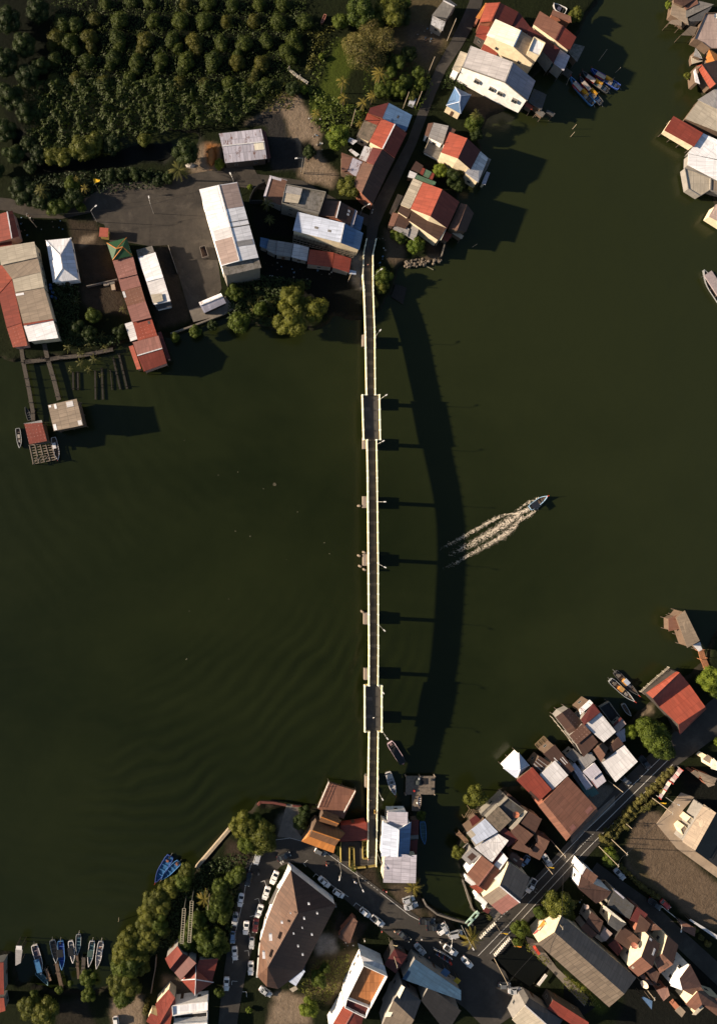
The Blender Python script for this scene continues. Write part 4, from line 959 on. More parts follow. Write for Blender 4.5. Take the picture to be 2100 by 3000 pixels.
# ---- poles and small things
GALV = plain('galvanised steel', (.45, .44, .42), .45, metal=.3, var=.2); WOODP = plain('pale timber', (.42, .34, .25), .85, var=.35, scale=3)
def lamp(px, py, zb, h, adx, ady, label, arm=2.0, group=None, name='street_lamp'):
    b_ = W(px, py, zb); root = empty(name, b_, label, 'street lamp', group); d = Vector((adx, -ady, 0)).normalized()
    mb = MB(); mb.tube([b_, b_ + Vector((0, 0, h))], [.075, .05], GALV, 8); mb.build('post', root)
    ab = MB(); t = b_ + Vector((0, 0, h)); ab.tube([t - Vector((0, 0, .1)), t + d * arm * .5 + Vector((0, 0, .35)), t + d * arm + Vector((0, 0, .4))], [.06, .05, .04], GALV, 6); ab.build('arm', root)
    lb = MB(); e = t + d * (arm + .25) + Vector((0, 0, .4)); lb.box(e, .75, .32, .16, plain('lamp housing', (.7, .68, .66), .4, var=.1), math.atan2(d.y, d.x)); lb.build('lamp_head', root); return root
def pole(px, py, h, label, name='utility_pole', r=.13, group=None, arms=True, zb=G, m=None):
    b_ = W(px, py, zb); m = m or WOODP
    if not arms:
        mb = MB(); mb.tube([b_ - Vector((0, 0, .3)), b_ + Vector((0, 0, h))], [r, r * .75], m, 8); o = mb.build(name, org=b_); return tag(o, label, name.replace('_', ' '), group)
    root = empty(name, b_, label, name.replace('_', ' '), group); mb = MB(); mb.tube([b_ - Vector((0, 0, .3)), b_ + Vector((0, 0, h))], [r, r * .75], m, 8); mb.build('post', root)
    cb = MB(); t = b_ + Vector((0, 0, h - .4)); cb.beam(t - Vector((.1, .55, 0)), t + Vector((.1, .55, 0)), .08, .1, GALV); cb.build('crossarm', root); return root
def wire(pts, label, group='overhead wires along the roads'):
    mb = MB()
    for a, b_ in zip(pts, pts[1:]):
        P = [a.lerp(b_, t / 8) - Vector((0, 0, .8 * 4 * (t / 8) * (1 - t / 8))) for t in range(9)]; mb.tube(P, .035, DARK, 4, False)
    o = mb.build('overhead_wire', org=pts[0]); return tag(o, label, 'wire', group)
def flag(crop, base, h, label, col=(.75, .45, .02), lean=(0, 0), name='flag', sz=1.3):
    b_ = C(crop, *base, G); root = empty(name, b_, label, 'flag'); t = b_ + Vector((lean[0], lean[1], h)); mb = MB(); mb.tube([b_, t], .04, WOODP, 6); mb.build('flagpole', root)
    fb = MB(); n = 6
    for i in range(n):
        a0, a1 = i / n, (i + 1) / n; y0, y1 = .12 * math.sin(a0 * 6), .12 * math.sin(a1 * 6)
        q0, q1 = t + Vector((a0 * sz * 1.5, y0, 0)), t + Vector((a1 * sz * 1.5, y1, 0)); fb.sheet([q0 + Vector((0, .4, .25 * (1 - a0))), q0 - Vector((0, .4 * (1 - a0), 1.0 * (1 - a0) + .02)), q1 - Vector((0, .4 * (1 - a1), 1.0 * (1 - a1) + .02)), q1 + Vector((0, .4, .25 * (1 - a1)))], .015, plain('flag cloth %g %g' % col[:2], col, .8, var=.08))
    fb.build('flag_cloth', root); return root
def wallrun(crop, pts, h, w, m, label, name='boundary_wall', closed=False, posts=0, zb=G, cat='wall', group=None):
    P = [C(crop, x, y, zb + h) for x, y in pairs(pts)]; root = empty(name, (P[0].x, P[0].y, zb), label, cat, group); mb = MB(); pb = MB()
    if closed: P.append(P[0])
    for a, b_ in zip(P, P[1:]):
        lo = Vector((0, 0, -h / 2)); mb.beam(a + lo, b_ + lo, w, h, m)
        if posts:
            n = max(1, int((b_ - a).length / posts))
            for k in range(n + 1): q = a.lerp(b_, k / n); pb.box((q.x, q.y, q.z - h / 2 + .1), w + .2, w + .2, h + .2, m)
    mb.build('panel', root)
    if posts: pb.build('pillar_row', root)
    return root
def fence(crop, pts, h, label, m=None, name='railing', zb=G, step=1.6, rails=3, group=None):
    m = m or GALV; P = [C(crop, x, y, zb + h) for x, y in pairs(pts)]; root = empty(name, (P[0].x, P[0].y, zb), label, name.replace('_', ' '), group); mb = MB(); pb = MB()
    for a, b_ in zip(P, P[1:]):
        for r in range(rails): o = Vector((0, 0, -h * r / rails)); mb.beam(a + o, b_ + o, .07, .07, m)
        n = max(1, int((b_ - a).length / step))
        for k in range(n + 1): q = a.lerp(b_, k / n); pb.beam((q.x, q.y, zb - .1), (q.x, q.y, zb + h + .05), .1, .1, m)
    mb.build('rail', root); pb.build('post_row', root); return root
def jetty(crop, pts, wpx, label, z=1.3, m=None, name='jetty', rail=False, group=None):
    q = [cp(crop, x, y) for x, y in pairs(pts)]; L_, R_ = strip_pts(q, wpx); m = m or plain('grey jetty boards', (.12, .10, .085), .9, var=.5, scale=3)
    root = empty(name, tuple(W(*q[0], 0)), label, name.replace('_', ' '), group); mb = MB(); pb = MB()
    for i in range(len(q) - 1):
        a0, a1, b0, b1 = W(*R_[i], z), W(*R_[i + 1], z), W(*L_[i], z), W(*L_[i + 1], z); n = max(1, int((a1 - a0).length / .42))
        for k in range(n):
            t0, t1 = k / n, (k + .86) / n; mb.sheet([a0.lerp(a1, t0), a0.lerp(a1, t1), b0.lerp(b1, t1 + random.uniform(-.03, .03) / n), b0.lerp(b1, t0)], .06, m)
            if k % 6 == 0:
                for e in (a0.lerp(a1, t0), b0.lerp(b1, t0)): pb.tube([(e.x, e.y, -1.5), (e.x, e.y, z - .06 + (.8 if k % 12 == 0 else 0))], .1, m, 6)
        for e, f_ in ((a0, a1), (b0, b1)): pb.beam(e - Vector((0, 0, .14)), f_ - Vector((0, 0, .14)), .12, .14, m)
    mb.build('deck_boards', root); pb.build('pile_frame', root); return root
# ================================================================== buildings, traced crop by crop
B = Bld
# ---- north-west
B('B', 'shed', 'rust-spotted pale corrugated shed beside the orchard with a red lean-to', 'dark').g(3.8, .7, 'lav_rusty_old', 'lav_rusty_old', [380, 1047, 405, 1147, 430, 1280, 710, 1010, 735, 1112, 755, 1245]).p(1, .25, .55, .02, .95, 'cream').q(2.6, .5, 'mar', [787, 1240, 748, 1035, 712, 1010, 757, 1245]).done()
B('E', 'house', 'dark red gabled house at the western edge beside the road', 'pink').g(4, 1.2, 'red2', 'red', [-120, 640, 60, 590, 100, 580, -90, 850, 97, 800, 152, 782]).q(3, .3, 'red2', [-40, 850, 95, 808, 95, 850, -40, 880]).done()
b = B('E', 'terrace_building', 'long beige stepped-roof terrace with a white end bay', 'cream', cat='terrace')
b.q(5.4, .35, 'beige', [-20, 870, 10, 1010, 295, 947, 272, 825]).q(5.1, .35, 'tan', [15, 1005, 97, 1117, 325, 1062, 297, 945]).q(5.0, .35, 'beige', [100, 1117, 122, 1222, 347, 1182, 325, 1062]).q(4.8, .35, 'tan', [122, 1222, 185, 1467, 418, 1430, 347, 1182]).q(4.9, .1, 'red', [185, 1467, 189, 1483, 421, 1442, 418, 1430]).q(4.5, .35, 'wht', [189, 1485, 228, 1608, 460, 1580, 420, 1440])
b.p(3, .05, .0, .12, .28, 'wht').done()
B('E', 'terrace_building', 'long rust-red lean-to roofed terrace running beside the beige one', 'pink', cat='terrace').q(3.6, .3, 'red', [-20, 1010, -12, 1240, 97, 1118, 68, 1010]).q(3.5, .3, 'red2', [-10, 1240, 55, 1500, 172, 1460, 97, 1118]).q(3.4, .3, 'red_dots', [55, 1500, 105, 1655, 218, 1640, 172, 1460]).done()
B('E', 'house', 'white hip-roofed house standing alone between two terraces', 'wht').h(3.6, 2.0, 'wht', [363, 815, 558, 795, 620, 1122, 418, 1145], [475, 932, 493, 1030], m2='lblue').done()  # m2 tints the right-hand slope bluish to stand for shade
B('E', 'shrine', 'small red-roofed wayside shrine in front of the green-roofed temple', 'ylw').q(2.4, .4, 'red', [778, 785, 785, 712, 853, 718, 848, 790]).done()
B('E', 'temple', 'chinese temple with green glazed hip roof and orange ridges', 'ylw').h(4.6, 1.5, 'gtile', [840, 835, 995, 793, 1040, 935, 885, 970], [915, 880, 965, 866], cap='orng').done()
b = B('E', 'terrace_building', 'long stepped pink-red roofed hall behind the green-roofed temple ending over the water', 'pink', cat='terrace', base=G)
b.q(3.9, .3, 'brick_dots', [885, 975, 930, 1117, 1078, 1080, 1045, 938]).q(3.6, .3, 'brick', [930, 1118, 955, 1212, 1108, 1172, 1080, 1085]).q(3.7, .25, 'brick2_dots', [958, 1212, 998, 1330, 1143, 1292, 1108, 1175]).q(3.9, .3, 'brick', [998, 1332, 1038, 1457, 1188, 1420, 1143, 1293]).q(3.3, .3, 'red_dots', [1045, 1460, 1083, 1602, 1236, 1562, 1190, 1425])
b.p(2, .05, .0, .45, .12, 'wht2').p(4, .12, .75, .28, .85, 'dgry')
b.done()
B('H', 'house', 'red gabled house standing over the water at the end of the temple terrace', 'pink', base=.4, stilts=True).g(4.2, 1.0, 'brick', 'red2', [1042, 275, 1080, 380, 1130, 505, 1245, 222, 1275, 322, 1312, 440]).q(3.0, .3, 'red', [1012, 308, 1075, 490, 1108, 482, 1046, 298]).q(2.8, .3, 'mar', [1340, 405, 1265, 190, 1237, 200, 1312, 415]).done()
B('H', 'shelter', 'weathered white sheet lean-to against the red terrace', 'gry').a(3.0, .3, 'wht2_old', [980, 130, 1026, 268, 1085, 250, 1040, 112]).done()
B('E', 'warehouse', 'long narrow white-roofed shed beside the temple terrace', 'wht').q(3.4, .4, 'gry2_moss', [1070, 890, 1085, 945, 1215, 908, 1195, 857]).q(3.6, .5, 'wht', [1085, 948, 1150, 1140, 1283, 1105, 1220, 908]).q(3.4, .5, 'wht2', [1150, 1140, 1207, 1320, 1340, 1290, 1283, 1105]).q(4.0, .2, 'beige', [1183, 1240, 1206, 1308, 1282, 1288, 1270, 1230]).q(2.2, .1, 'dgry', [1225, 1320, 1232, 1360, 1350, 1332, 1342, 1295]).done()
b = B('F', 'warehouse', 'tall long white-roofed warehouse with mossy concrete end', 'wht', win=1)
b.g(11.2, .8, 'wht', 'wht', [225, 415, 378, 380, 523, 357, 400, 1015, 540, 975, 690, 950]).p(0, .0, .0, .35, .9, 'wht').p(0, .55, .1, .67, .95, 'wht2').p(0, .68, .02, .99, .98, 'pnk2').p(1, .68, .02, .99, .98, 'pnk2').p(1, .18, .05, .25, .9, 'gry').p(1, .43, .0, .445, 1, 'gry2').p(1, .50, .0, .51, 1, 'gry2')
b.q(10.6, .2, 'gry2_moss', [400, 1015, 430, 1092, 712, 1028, 690, 950], wh='conc').done()
B('F', 'shed', 'small rust-cornered white shed on the concrete apron', 'dark').g(2.8, .7, 'wht_rusty', 'lav', [222, 1300, 232, 1325, 265, 1385, 395, 1228, 408, 1252, 437, 1305]).done()
B('F', 'house', 'brown-roofed house with pale blue parapet beside the dark round pen', 'gry').q(4, .4, 'brn2', [730, 480, 785, 305, 912, 345, 872, 545]).q(4.15, .1, 'lav', [728, 470, 780, 303, 795, 312, 746, 476]).q(4.2, .1, 'lav', [775, 303, 780, 325, 908, 362, 914, 342]).q(4.15, .1, 'lav', [868, 545, 908, 350, 896, 350, 852, 540]).done()
b = B('F', 'house', 'grey concrete flat-roofed house with a pale sheeted corner', 'conc')
b.f(6.8, 'gry2_moss', [905, 383, 1215, 443, 1162, 605, 872, 528], .7).q(7.4, .2, 'gry', [885, 440, 915, 383, 1035, 408, 1020, 460]).q(7.3, .2, 'beige', [878, 510, 890, 440, 1022, 462, 1000, 525]).done()
b = B('F', 'house', 'dark brown gabled house with white ridge walls facing the village road', 'brick'); b.g(4.8, 1.3, 'brn2', 'brn', [1190, 495, 1330, 510, 1445, 575, 1165, 618, 1298, 638, 1405, 705], ridge='wht').p(1, .5, .25, .62, .4, 'wht2', 'skylight').p(1, .7, .25, .82, .4, 'wht2', 'skylight').q(4.4, .2, 'lav', [1403, 705, 1445, 572, 1462, 585, 1428, 712]).done()
B('F', 'shelter', 'blue corrugated lean-to on the street end of the brown house', 'blue').q(3.0, .3, 'blue_old', [1490, 740, 1515, 635, 1460, 610, 1430, 715]).done()
b = B('F', 'house', 'long house with pale blue gabled metal roof by the bridge ramp', 'cream'); b.g(5.6, 1.8, 'lblue', 'blue', [995, 590, 1362, 680, 1510, 757, 960, 738, 1330, 832, 1480, 890]).p(0, .5, .42, .62, .5, 'gry2', 'skylight').p(0, .5, .7, .62, .77, 'gry2', 'skylight').done()  # darker blue on the right slope paints it as unlit
# open timber lattice yard
rt = empty('pergola_frame', C('F', 1180, 840, G), 'bare timber lattice frame between the blue roof and the red terrace', 'pergola'); pb = MB(); wd = plain('old lattice timber', (.24, .2, .16), .9, var=.4, scale=3)
LA, LB_, LC, LD = C('F', 965, 762, G + 2.8), C('F', 1450, 905, G + 2.8), C('F', 1430, 950, G + 2.8), C('F', 960, 830, G + 2.8)
for i in range(19): t = i / 18; pb.beam(LA.lerp(LB_, t), LD.lerp(LC, t), .12, .12, wd)
for i in range(5): t = i / 4; pb.beam(LA.lerp(LD, t), LB_.lerp(LC, t), .12, .12, wd)
for p in (LA, LB_, LC, LD, LA.lerp(LB_, .5), LD.lerp(LC, .5)): pb.beam((p.x, p.y, G), p, .14, .14, wd)
pb.build('lattice', rt)
b = B('F', 'terrace_building', 'low terrace of patched blue, white and bright red roofs below the lattice frame', 'gry', cat='terrace')
b.q(3.2, .3, 'blue_old', [755, 885, 775, 805, 705, 790, 700, 860]).q(3.3, .35, 'gry_old', [825, 928, 838, 818, 770, 808, 752, 890]).q(3.3, .35, 'gry_old', [945, 947, 965, 838, 838, 818, 825, 928]).q(3.3, .35, 'wht2_old', [1070, 978, 1086, 870, 967, 838, 948, 945]).q(3.6, .4, 'red', [1265, 1026, 1282, 910, 1092, 885, 1070, 1000]).q(3.5, .4, 'red2', [1400, 1067, 1417, 957, 1286, 914, 1268, 1027]).done()
B('F', 'awning', 'tiny pale blue awning at the river end of the red terrace', 'blue').a(2.2, .1, 'lblue', [1400, 1078, 1453, 1083, 1455, 1056, 1405, 1045]).done()
B('G', 'house', 'bright red gabled house west of the village road with a white ridge', 'cream').g(4.6, 1.6, 'red', 'red2', [375, 150, 503, 205, 615, 290, 262, 370, 387, 437, 500, 522], ridge='wht').q(3.6, .5, 'tan2_moss', [140, 320, 215, 165, 337, 215, 262, 370]).q(4, .4, 'red', [222, 165, 245, 100, 367, 160, 338, 212]).done()  # red2 puts the shade of the east slope into its colour
B('G', 'house', 'blue corrugated-roofed house behind the bright red gable', 'wht').q(4.2, .8, 'blue', [610, 272, 665, 120, 447, 5, 387, 148]).p(0, .42, .45, .6, .52, 'dgry', 'skylight').done()
B('G', 'house', 'maroon-roofed house tucked behind the blue roof', 'brick').q(4.6, .4, 'mar', [250, 100, 270, 50, 445, 0, 387, 148]).done()
B('G', 'house', 'very dark brown gabled house at the bend of the village road', 'brick').g(4.4, 1.7, 'mar', 'brn', [295, 422, 385, 440, 502, 528, 232, 555, 303, 587, 420, 690], ridge=None).done()
B('G', 'house', 'long chocolate brown gabled house beside the junction', 'brick').g(4.4, 1.8, 'brn2', 'brn', [200, 560, 303, 590, 422, 690, 105, 770, 190, 855, 295, 960], ridge=None).done()  # right slope given a darker brown in place of shade
b = B('G', 'shed', 'sprawling shed patched with rusty and white sheets', 'wood'); b.q(3.2, .5, 'brn2_rusty', [0, 470, 0, 650, 120, 690, 235, 558, 290, 430, 100, 330]); b.p(0, .0, .0, .0, .0, 'wht') if False else None
b.q(3.75, .1, 'wht2_rusty', [165, 530, 240, 560, 292, 430, 218, 408], wall=False).q(3.75, .1, 'lav_rusty', [55, 640, 135, 700, 195, 560, 108, 520], wall=False).q(3.75, .1, 'wht2_rusty', [62, 370, 110, 397, 152, 362, 75, 328], wall=False).q(3.75, .1, 'rust', [0, 500, 0, 650, 60, 640, 105, 525], wall=False).q(3.8, .1, 'wht2_rusty', [70, 450, 140, 510, 170, 490, 90, 435], wall=False).done()
# ---- north-east side of the village road
B('C', 'house', 'grey shell-roofed house at the top end of the village road', 'gry').g(3.8, .8, 'gry2', 'gry2', [440, 120, 530, 5, 545, -30, 560, 142, 617, 50, 640, 40]).q(3.0, .2, 'wht2_moss', [435, 190, 525, 240, 548, 170, 445, 120]).done()
B('X', 'house', 'bright red gabled house at the head of the waterfront block', 'brick').g(4.6, 1.6, 'red', 'red2', [182, 38, 352, 30, 585, 148, 100, 275, 245, 262, 505, 318], ridge='red').q(3.6, .3, 'orng', [55, 215, 175, 35, 185, 40, 105, 235]).q(4.0, .3, 'mar', [730, 335, 588, 150, 508, 318, 680, 400]).done()
B('X', 'house', 'low red lean-to house beside the cream warehouse', 'dark').q(3.2, .6, 'red2', [52, 440, 102, 310, 235, 318, 178, 508]).done()
B('X', 'warehouse', 'cream-walled warehouse with brilliant white and grey roof', 'cream').g(7.0, 1.8, 'cream', 'tan', [300, 235, 617, 378, 830, 520, 188, 440, 523, 580, 770, 800], ridge='blue').f(9.2, 'wht', [772, 468, 908, 542, 832, 700, 700, 640], .4).done()
B('X', 'shed', 'small brick-red roofed shed between the cream and the white warehouse', 'brick').g(3.0, .6, 'red', 'red', [115, 620, 150, 545, 168, 542, 310, 690, 338, 630, 345, 620], ridge=None).done()
b = B('C', 'warehouse', 'largest white-walled warehouse with pale lavender gabled roof', 'wht', win=0); b.g(6.6, 2.8, 'gryw', 'lavshade', [745, 358, 1075, 487, 1253, 635, 678, 525, 1013, 645, 1190, 790], ridge='gry').p(0, .0, .0, .98, .02, 'gry')  # east slope roofing darkened to look turned from the sun
# openings in the long south wall
wa, wb = C('C', 678, 525, G + 6.6), C('C', 1190, 790, G + 6.6); wd_ = (wb - wa).normalized(); wn = Vector((wd_.y, -wd_.x, 0)); wn = wn if wn.y < 0 else -wn
for t in (.27, .50, .63, .85):
    c = wa.lerp(wb, t) + wn * .06; c.z = G + 4.3; rz = math.atan2(wd_.y, wd_.x); m = MB()
    for (ox, oz, sx, sz) in ((0, .6, 1.8, .1), (0, -.6, 1.8, .1), (-.85, 0, .1, 1.2), (.85, 0, .1, 1.2), (0, 0, .08, 1.2)): m.box(c + wd_ * ox + Vector((0, 0, oz)), sx, .62, sz, FR, rz)
    o = m.build('window', b.root); g = MB(); g.box(c, 1.7, .56, 1.2, glassm(), rz); g.build('pane', o)
mb = MB(); wr = C('C', 1013, 645, G + 9.4); mb.beam(wa, wr, .22, .3, roofm('gry2')); mb.beam(wr, wb, .22, .3, roofm('gry2')); mb.build('barge_board', b.root)
b.q(4.0, .3, 'beige', [600, 540, 665, 400, 722, 420, 655, 572], wh='wht').done()
b = B('C', 'boathouse', 'ramshackle grey shed on piles behind the white warehouse', 'wood', base=.4, stilts=True); b.q(2.6, .3, 'dgry_moss', [1195, 800, 1240, 695, 1340, 742, 1300, 865]).q(2.2, .1, 'red', [1165, 825, 1180, 800, 1240, 835, 1225, 862]).q(1.6, .1, 'gry2_moss', [1250, 880, 1290, 855, 1330, 890, 1305, 920]).q(1.4, .1, 'dgry', [1335, 880, 1345, 860, 1408, 890, 1390, 915]).done()
B('X', 'house', 'long russet gabled house at the water side of the block', 'cream', base=G).g(5.2, .9, 'brick2', 'red2', [848, 135, 1132, 318, 1300, 458, 768, 300, 1040, 495, 1212, 635], ridge='mar').done()
B('X', 'house', 'long maroon roofed house with a lavender end bay reaching over the water', 'gry', base=.4, stilts=True).q(4.4, .9, 'mar', [680, 400, 720, 325, 1100, 610, 1018, 780]).q(4.2, .3, 'lav', [1018, 785, 1100, 610, 1222, 695, 1145, 875]).q(2.4, .2, 'teal', [850, 690, 1000, 830, 1010, 790, 860, 650]).done()
B('X', 'shed', 'dull grey-green flat shed at the water edge behind the russet house', 'wood', base=.4, stilts=True).q(2.6, .3, 'gry2_moss', [1200, 650, 1270, 540, 1405, 575, 1308, 768]).done()
B('X', 'house', 'rust-brown curved roof house by the scrap heap at the top of the photo', 'brick').q(3.2, .5, 'rust', [985, 185, 1010, 120, 1230, 200, 1240, 280]).done()
B('C', 'kiosk', 'small cream house with steel-blue pyramid roof', 'cream').h(3.4, 1.9, 'blue', [622, 683, 748, 745, 668, 893, 553, 828], [664, 752, 657, 800], m2='blue', cap='lblue').done()
B('C', 'house', 'red gabled house with shade-darkened east slope and white lean-to over the water', 'cream').g(5.6, 2.4, 'red', 'mar', [580, 1035, 718, 1085, 822, 1182, 513, 1195, 645, 1243, 745, 1330], ridge=None).q(4.2, .9, 'wht2_old', [803, 1432, 883, 1240, 822, 1187, 700, 1355]).q(2.8, .3, 'gry2', [810, 1420, 885, 1240, 905, 1250, 870, 1330]).q(2.4, .2, 'lav', [830, 1440, 870, 1345, 897, 1355, 860, 1450]).done()  # maroon east slope is the same red roof coloured as shaded
b = B('C', 'house', 'low house under patchy grey fibre sheets beside the village road', 'wht'); b.q(3.4, .4, 'gry_old', [412, 1075, 455, 962, 572, 987, 525, 1132]).q(3.1, .3, 'brn2', [385, 1060, 412, 968, 452, 962, 412, 1072]).q(3.2, .3, 'brn', [525, 1132, 572, 990, 628, 1018, 560, 1145]).q(1.2, .05, 'gry2', [378, 1195, 412, 1095, 540, 1150, 500, 1258]).done()
b = B('C', 'shed', 'low jumble of red, green and white sheet roofs beside the road', 'wood'); b.q(2.4, .1, 'brn_old', [275, 1330, 315, 1262, 375, 1300, 350, 1355]).q(2.5, .1, 'red2_old', [345, 1360, 368, 1315, 390, 1325, 370, 1375]).q(2.5, .1, 'green', [370, 1375, 392, 1325, 440, 1350, 415, 1398]).q(2.5, .1, 'red2_old', [415, 1398, 440, 1350, 462, 1365, 445, 1410]).q(2.5, .15, 'green', [308, 1400, 325, 1370, 475, 1428, 462, 1455]).q(2.4, .1, 'wht2', [250, 1388, 268, 1338, 325, 1362, 302, 1402]).done()
b = B('G', 'house', 'largest red gabled house by the river with ribbed cream west bay', 'cream'); b.g(5.6, 2.9, 'red', 'red2', [765, 752, 948, 818, 1110, 937, 650, 1000, 837, 1072, 995, 1187], ridge=None)  # east half darkened in colour, as the unlit side
b.q(5.2, .4, 'beige_old', [555, 962, 675, 712, 762, 752, 648, 998]).q(4.6, .5, 'brn_old', [635, 1112, 662, 1012, 988, 1182, 915, 1300]).q(4.9, .1, 'cream', [915, 1290, 975, 1178, 990, 1186, 935, 1298]).q(4.3, .3, 'brn', [530, 1030, 560, 965, 662, 1010, 625, 1090]).done()
b = B('G', 'shed', 'grey and rust sheet sheds clinging to the south side of the largest red house', 'wood'); b.q(3.0, .3, 'gry_old', [483, 1190, 520, 1140, 640, 1190, 622, 1262]).q(3.0, .3, 'gry_old', [622, 1262, 665, 1140, 728, 1190, 690, 1307]).q(3.0, .3, 'rust', [440, 1158, 482, 1035, 542, 1047, 492, 1167]).q(3.3, .2, 'brn', [500, 1160, 545, 1045, 660, 1110, 600, 1190]).q(2.6, .1, 'beige_old', [710, 1200, 725, 1165, 930, 1280, 915, 1312]).done()
B('G', 'boathouse', 'brown gabled boat shed standing in the river beside the largest red house', 'wood', base=.4, stilts=True).g(4.2, 1.2, 'brn2', 'brn', [1122, 948, 1180, 962, 1245, 1042, 1008, 1182, 1088, 1205, 1170, 1222], ridge=None).q(3, .2, 'red2_old', [940, 1285, 985, 1215, 1042, 1245, 1000, 1310]).q(2.6, .2, 'beige', [1040, 1232, 1085, 1207, 1150, 1257, 1130, 1287]).done()
# ---- right edge
B('Y', 'house', 'tan-roofed house at the top right edge with a maroon rear slope', 'wood', base=.6, win=0).q(1.8, .4, 'tan', [175, 320, 225, 0, 520, 200, 580, 560]).q(2.6, .5, 'brn', [250, 50, 240, -60, 780, -60, 470, 140]).q(2.4, .5, 'rust', [470, 140, 520, 225, 800, 80, 760, -40]).done()
B('Y', 'house', 'slate grey roofed house between the tan and the pale roofs', 'gry', win=0).q(2.2, .6, 'gry2', [520, 400, 520, 230, 820, 20, 1150, 100]).q(2.1, .5, 'dgry', [560, 430, 640, 480, 860, 470, 1120, 130]).done()
B('Y', 'house', 'big pale pinkish flat-roofed house at the right edge with a white tank', 'tan' if False else 'wood', win=0).f(2.4, 'pnk2', [700, 880, 950, 310, 1400, 300, 1400, 1100, 1050, 1100, 860, 950], .3).done()
B('Y', 'shelter', 'wicker-brown deck shelter over the water', 'wood', base=.4).a(2.0, .1, 'tan2_old', [400, 790, 620, 580, 780, 610, 710, 800]).a(1.8, .1, 'tan', [120, 520, 200, 450, 430, 430, 420, 580]).done()
B('Y', 'house', 'ochre gabled house wedged between the pale roof and the red one', 'wood', win=0).g(2.4, .8, 'orng', 'orng', [960, 1330, 1040, 1110, 1060, 1090, 1000, 1470, 1170, 1380, 1400, 1330], ridge=None).done()
B('Y', 'house', 'red-eaved dark roofed house with a white side wall over the water', 'wood', win=0).g(2.8, 1.8, 'red', 'brn', [760, 1480, 880, 1440, 1400, 1300, 1060, 1985, 1190, 1880, 1500, 1850], ridge=None).q(3.2, .3, 'wht', [690, 1590, 735, 1535, 835, 1885, 730, 1840]).done()
B('Y', 'shed', 'little cream and grey shed roofs at the water edge beside the ochre house', 'wood', win=0).q(1.6, .3, 'beige', [660, 1435, 635, 1260, 720, 1260, 900, 1370]).q(2.8, .3, 'gry_moss', [690, 1250, 740, 1075, 850, 1230, 890, 1320]).done()
B('D', 'house', 'grey-brown roof and cream lean-to beside a red jetty house', 'wood', base=.6, win=0).q(2.4, .4, 'gry', [1310, 1118, 1560, 960, 1560, 1235, 1478, 1200]).q(2.2, .5, 'beige', [1170, 1330, 1320, 1125, 1600, 1245, 1600, 1500]).done()
B('D', 'boathouse', 'long plain red-roofed jetty house reaching into the river', 'cream', base=.4, stilts=True).q(2.4, .5, 'red2', [935, 1460, 1040, 1300, 1372, 1492, 1270, 1645]).done()
B('D', 'house', 'big white-roofed house behind the red jetty house', 'gry', base=.8, win=0).q(2.0, .5, 'wht', [1200, 1720, 1375, 1495, 1600, 1600, 1600, 1800]).q(2.0, .5, 'wht', [1200, 1850, 1205, 1725, 1600, 1810, 1600, 2060]).done()
B('D', 'house', 'cream flat-roofed house on the bank below the white roofs', 'gry', base=.8, win=0).f(1.6, 'beige', [1160, 1890, 1260, 1920, 1450, 2000, 1445, 2130, 1330, 2200, 1200, 2120], .3).f(1.6, 'tan', [1455, 2005, 1600, 2060, 1600, 2180, 1450, 2140], .3).done()
B('DE', 'house', 'pale pink roofed house with yellow wall cut by the right edge', 'cream', base=.8, win=0).q(2.6, .8, 'pnk2', [820, 225, 945, 0, 1200, -100, 1200, 420]).done()
# ---- lower right bank
B('K', 'boathouse', 'long grey-brown roofed stilt house standing alone in the river', 'wood', base=.4, stilts=True).q(4.4, .8, 'tan2', [1252, 595, 1128, 240, 1225, 155, 1400, 512]).q(3.0, .3, 'rust_rusty', [1035, 400, 1030, 250, 1150, 200, 1168, 372]).q(2.4, .1, 'wht2', [1390, 640, 1320, 562, 1405, 525, 1430, 615]).done()
b = B('K', 'warehouse', 'great red double-gabled warehouse on the river bank', 'dark', win=0)
b.g(3.4, 1.7, 'red', 'mar', [770, 1125, 845, 1190, 925, 1290, 1125, 872, 1163, 885, 1280, 1028], ridge=None).g(3.5, 2.0, 'red', 'red2', [925, 1290, 1150, 1498, 1165, 1620, 1280, 1028, 1465, 1290, 1480, 1312], ridge=None).done()  # strips facing south-east take darker reds to show shade
B('J', 'boathouse', 'chocolate brown long roof over the water with pale scaffold edge', 'gry', base=.4, stilts=True).g(3.4, .9, 'brn', 'brn_dots', [1051, 3, 1110, -40, 1176, -84, 1190, 180, 1250, 130, 1310, 50], ridge=None).q(4.6, .4, 'brn2_dots', [1180, 178, 1310, 60, 1385, 150, 1250, 265]).q(4.4, .4, 'brn', [1250, 265, 1385, 150, 1450, 240, 1312, 380]).done()  # middle panel lighter, outer panels darker, painting lit and unlit sections
B('K', 'house', 'maroon roof joined to a pale square-roofed house beside the boats', 'gry', base=.8).q(4.6, .6, 'mar', [0, 1440, 145, 1245, 230, 1352, 45, 1502]).q(4.2, .5, 'wht2', [50, 1510, 230, 1355, 415, 1582, 270, 1707]).done()
B('K', 'shed', 'bright white patched roof edge beside the maroon roof over the water', 'wood', base=.4).q(4.0, .3, 'wht_rusty', [-20, 1320, 105, 1205, 148, 1248, -5, 1380]).done()
B('K', 'jetty_shed', 'dark open platform with pale posts by the moored pair of boats', 'dark', base=.4, stilts=True, win=0, cat='platform').f(1.0, 'blk', [215, 1290, 325, 1225, 465, 1420, 380, 1505], .5, 'conc').done()
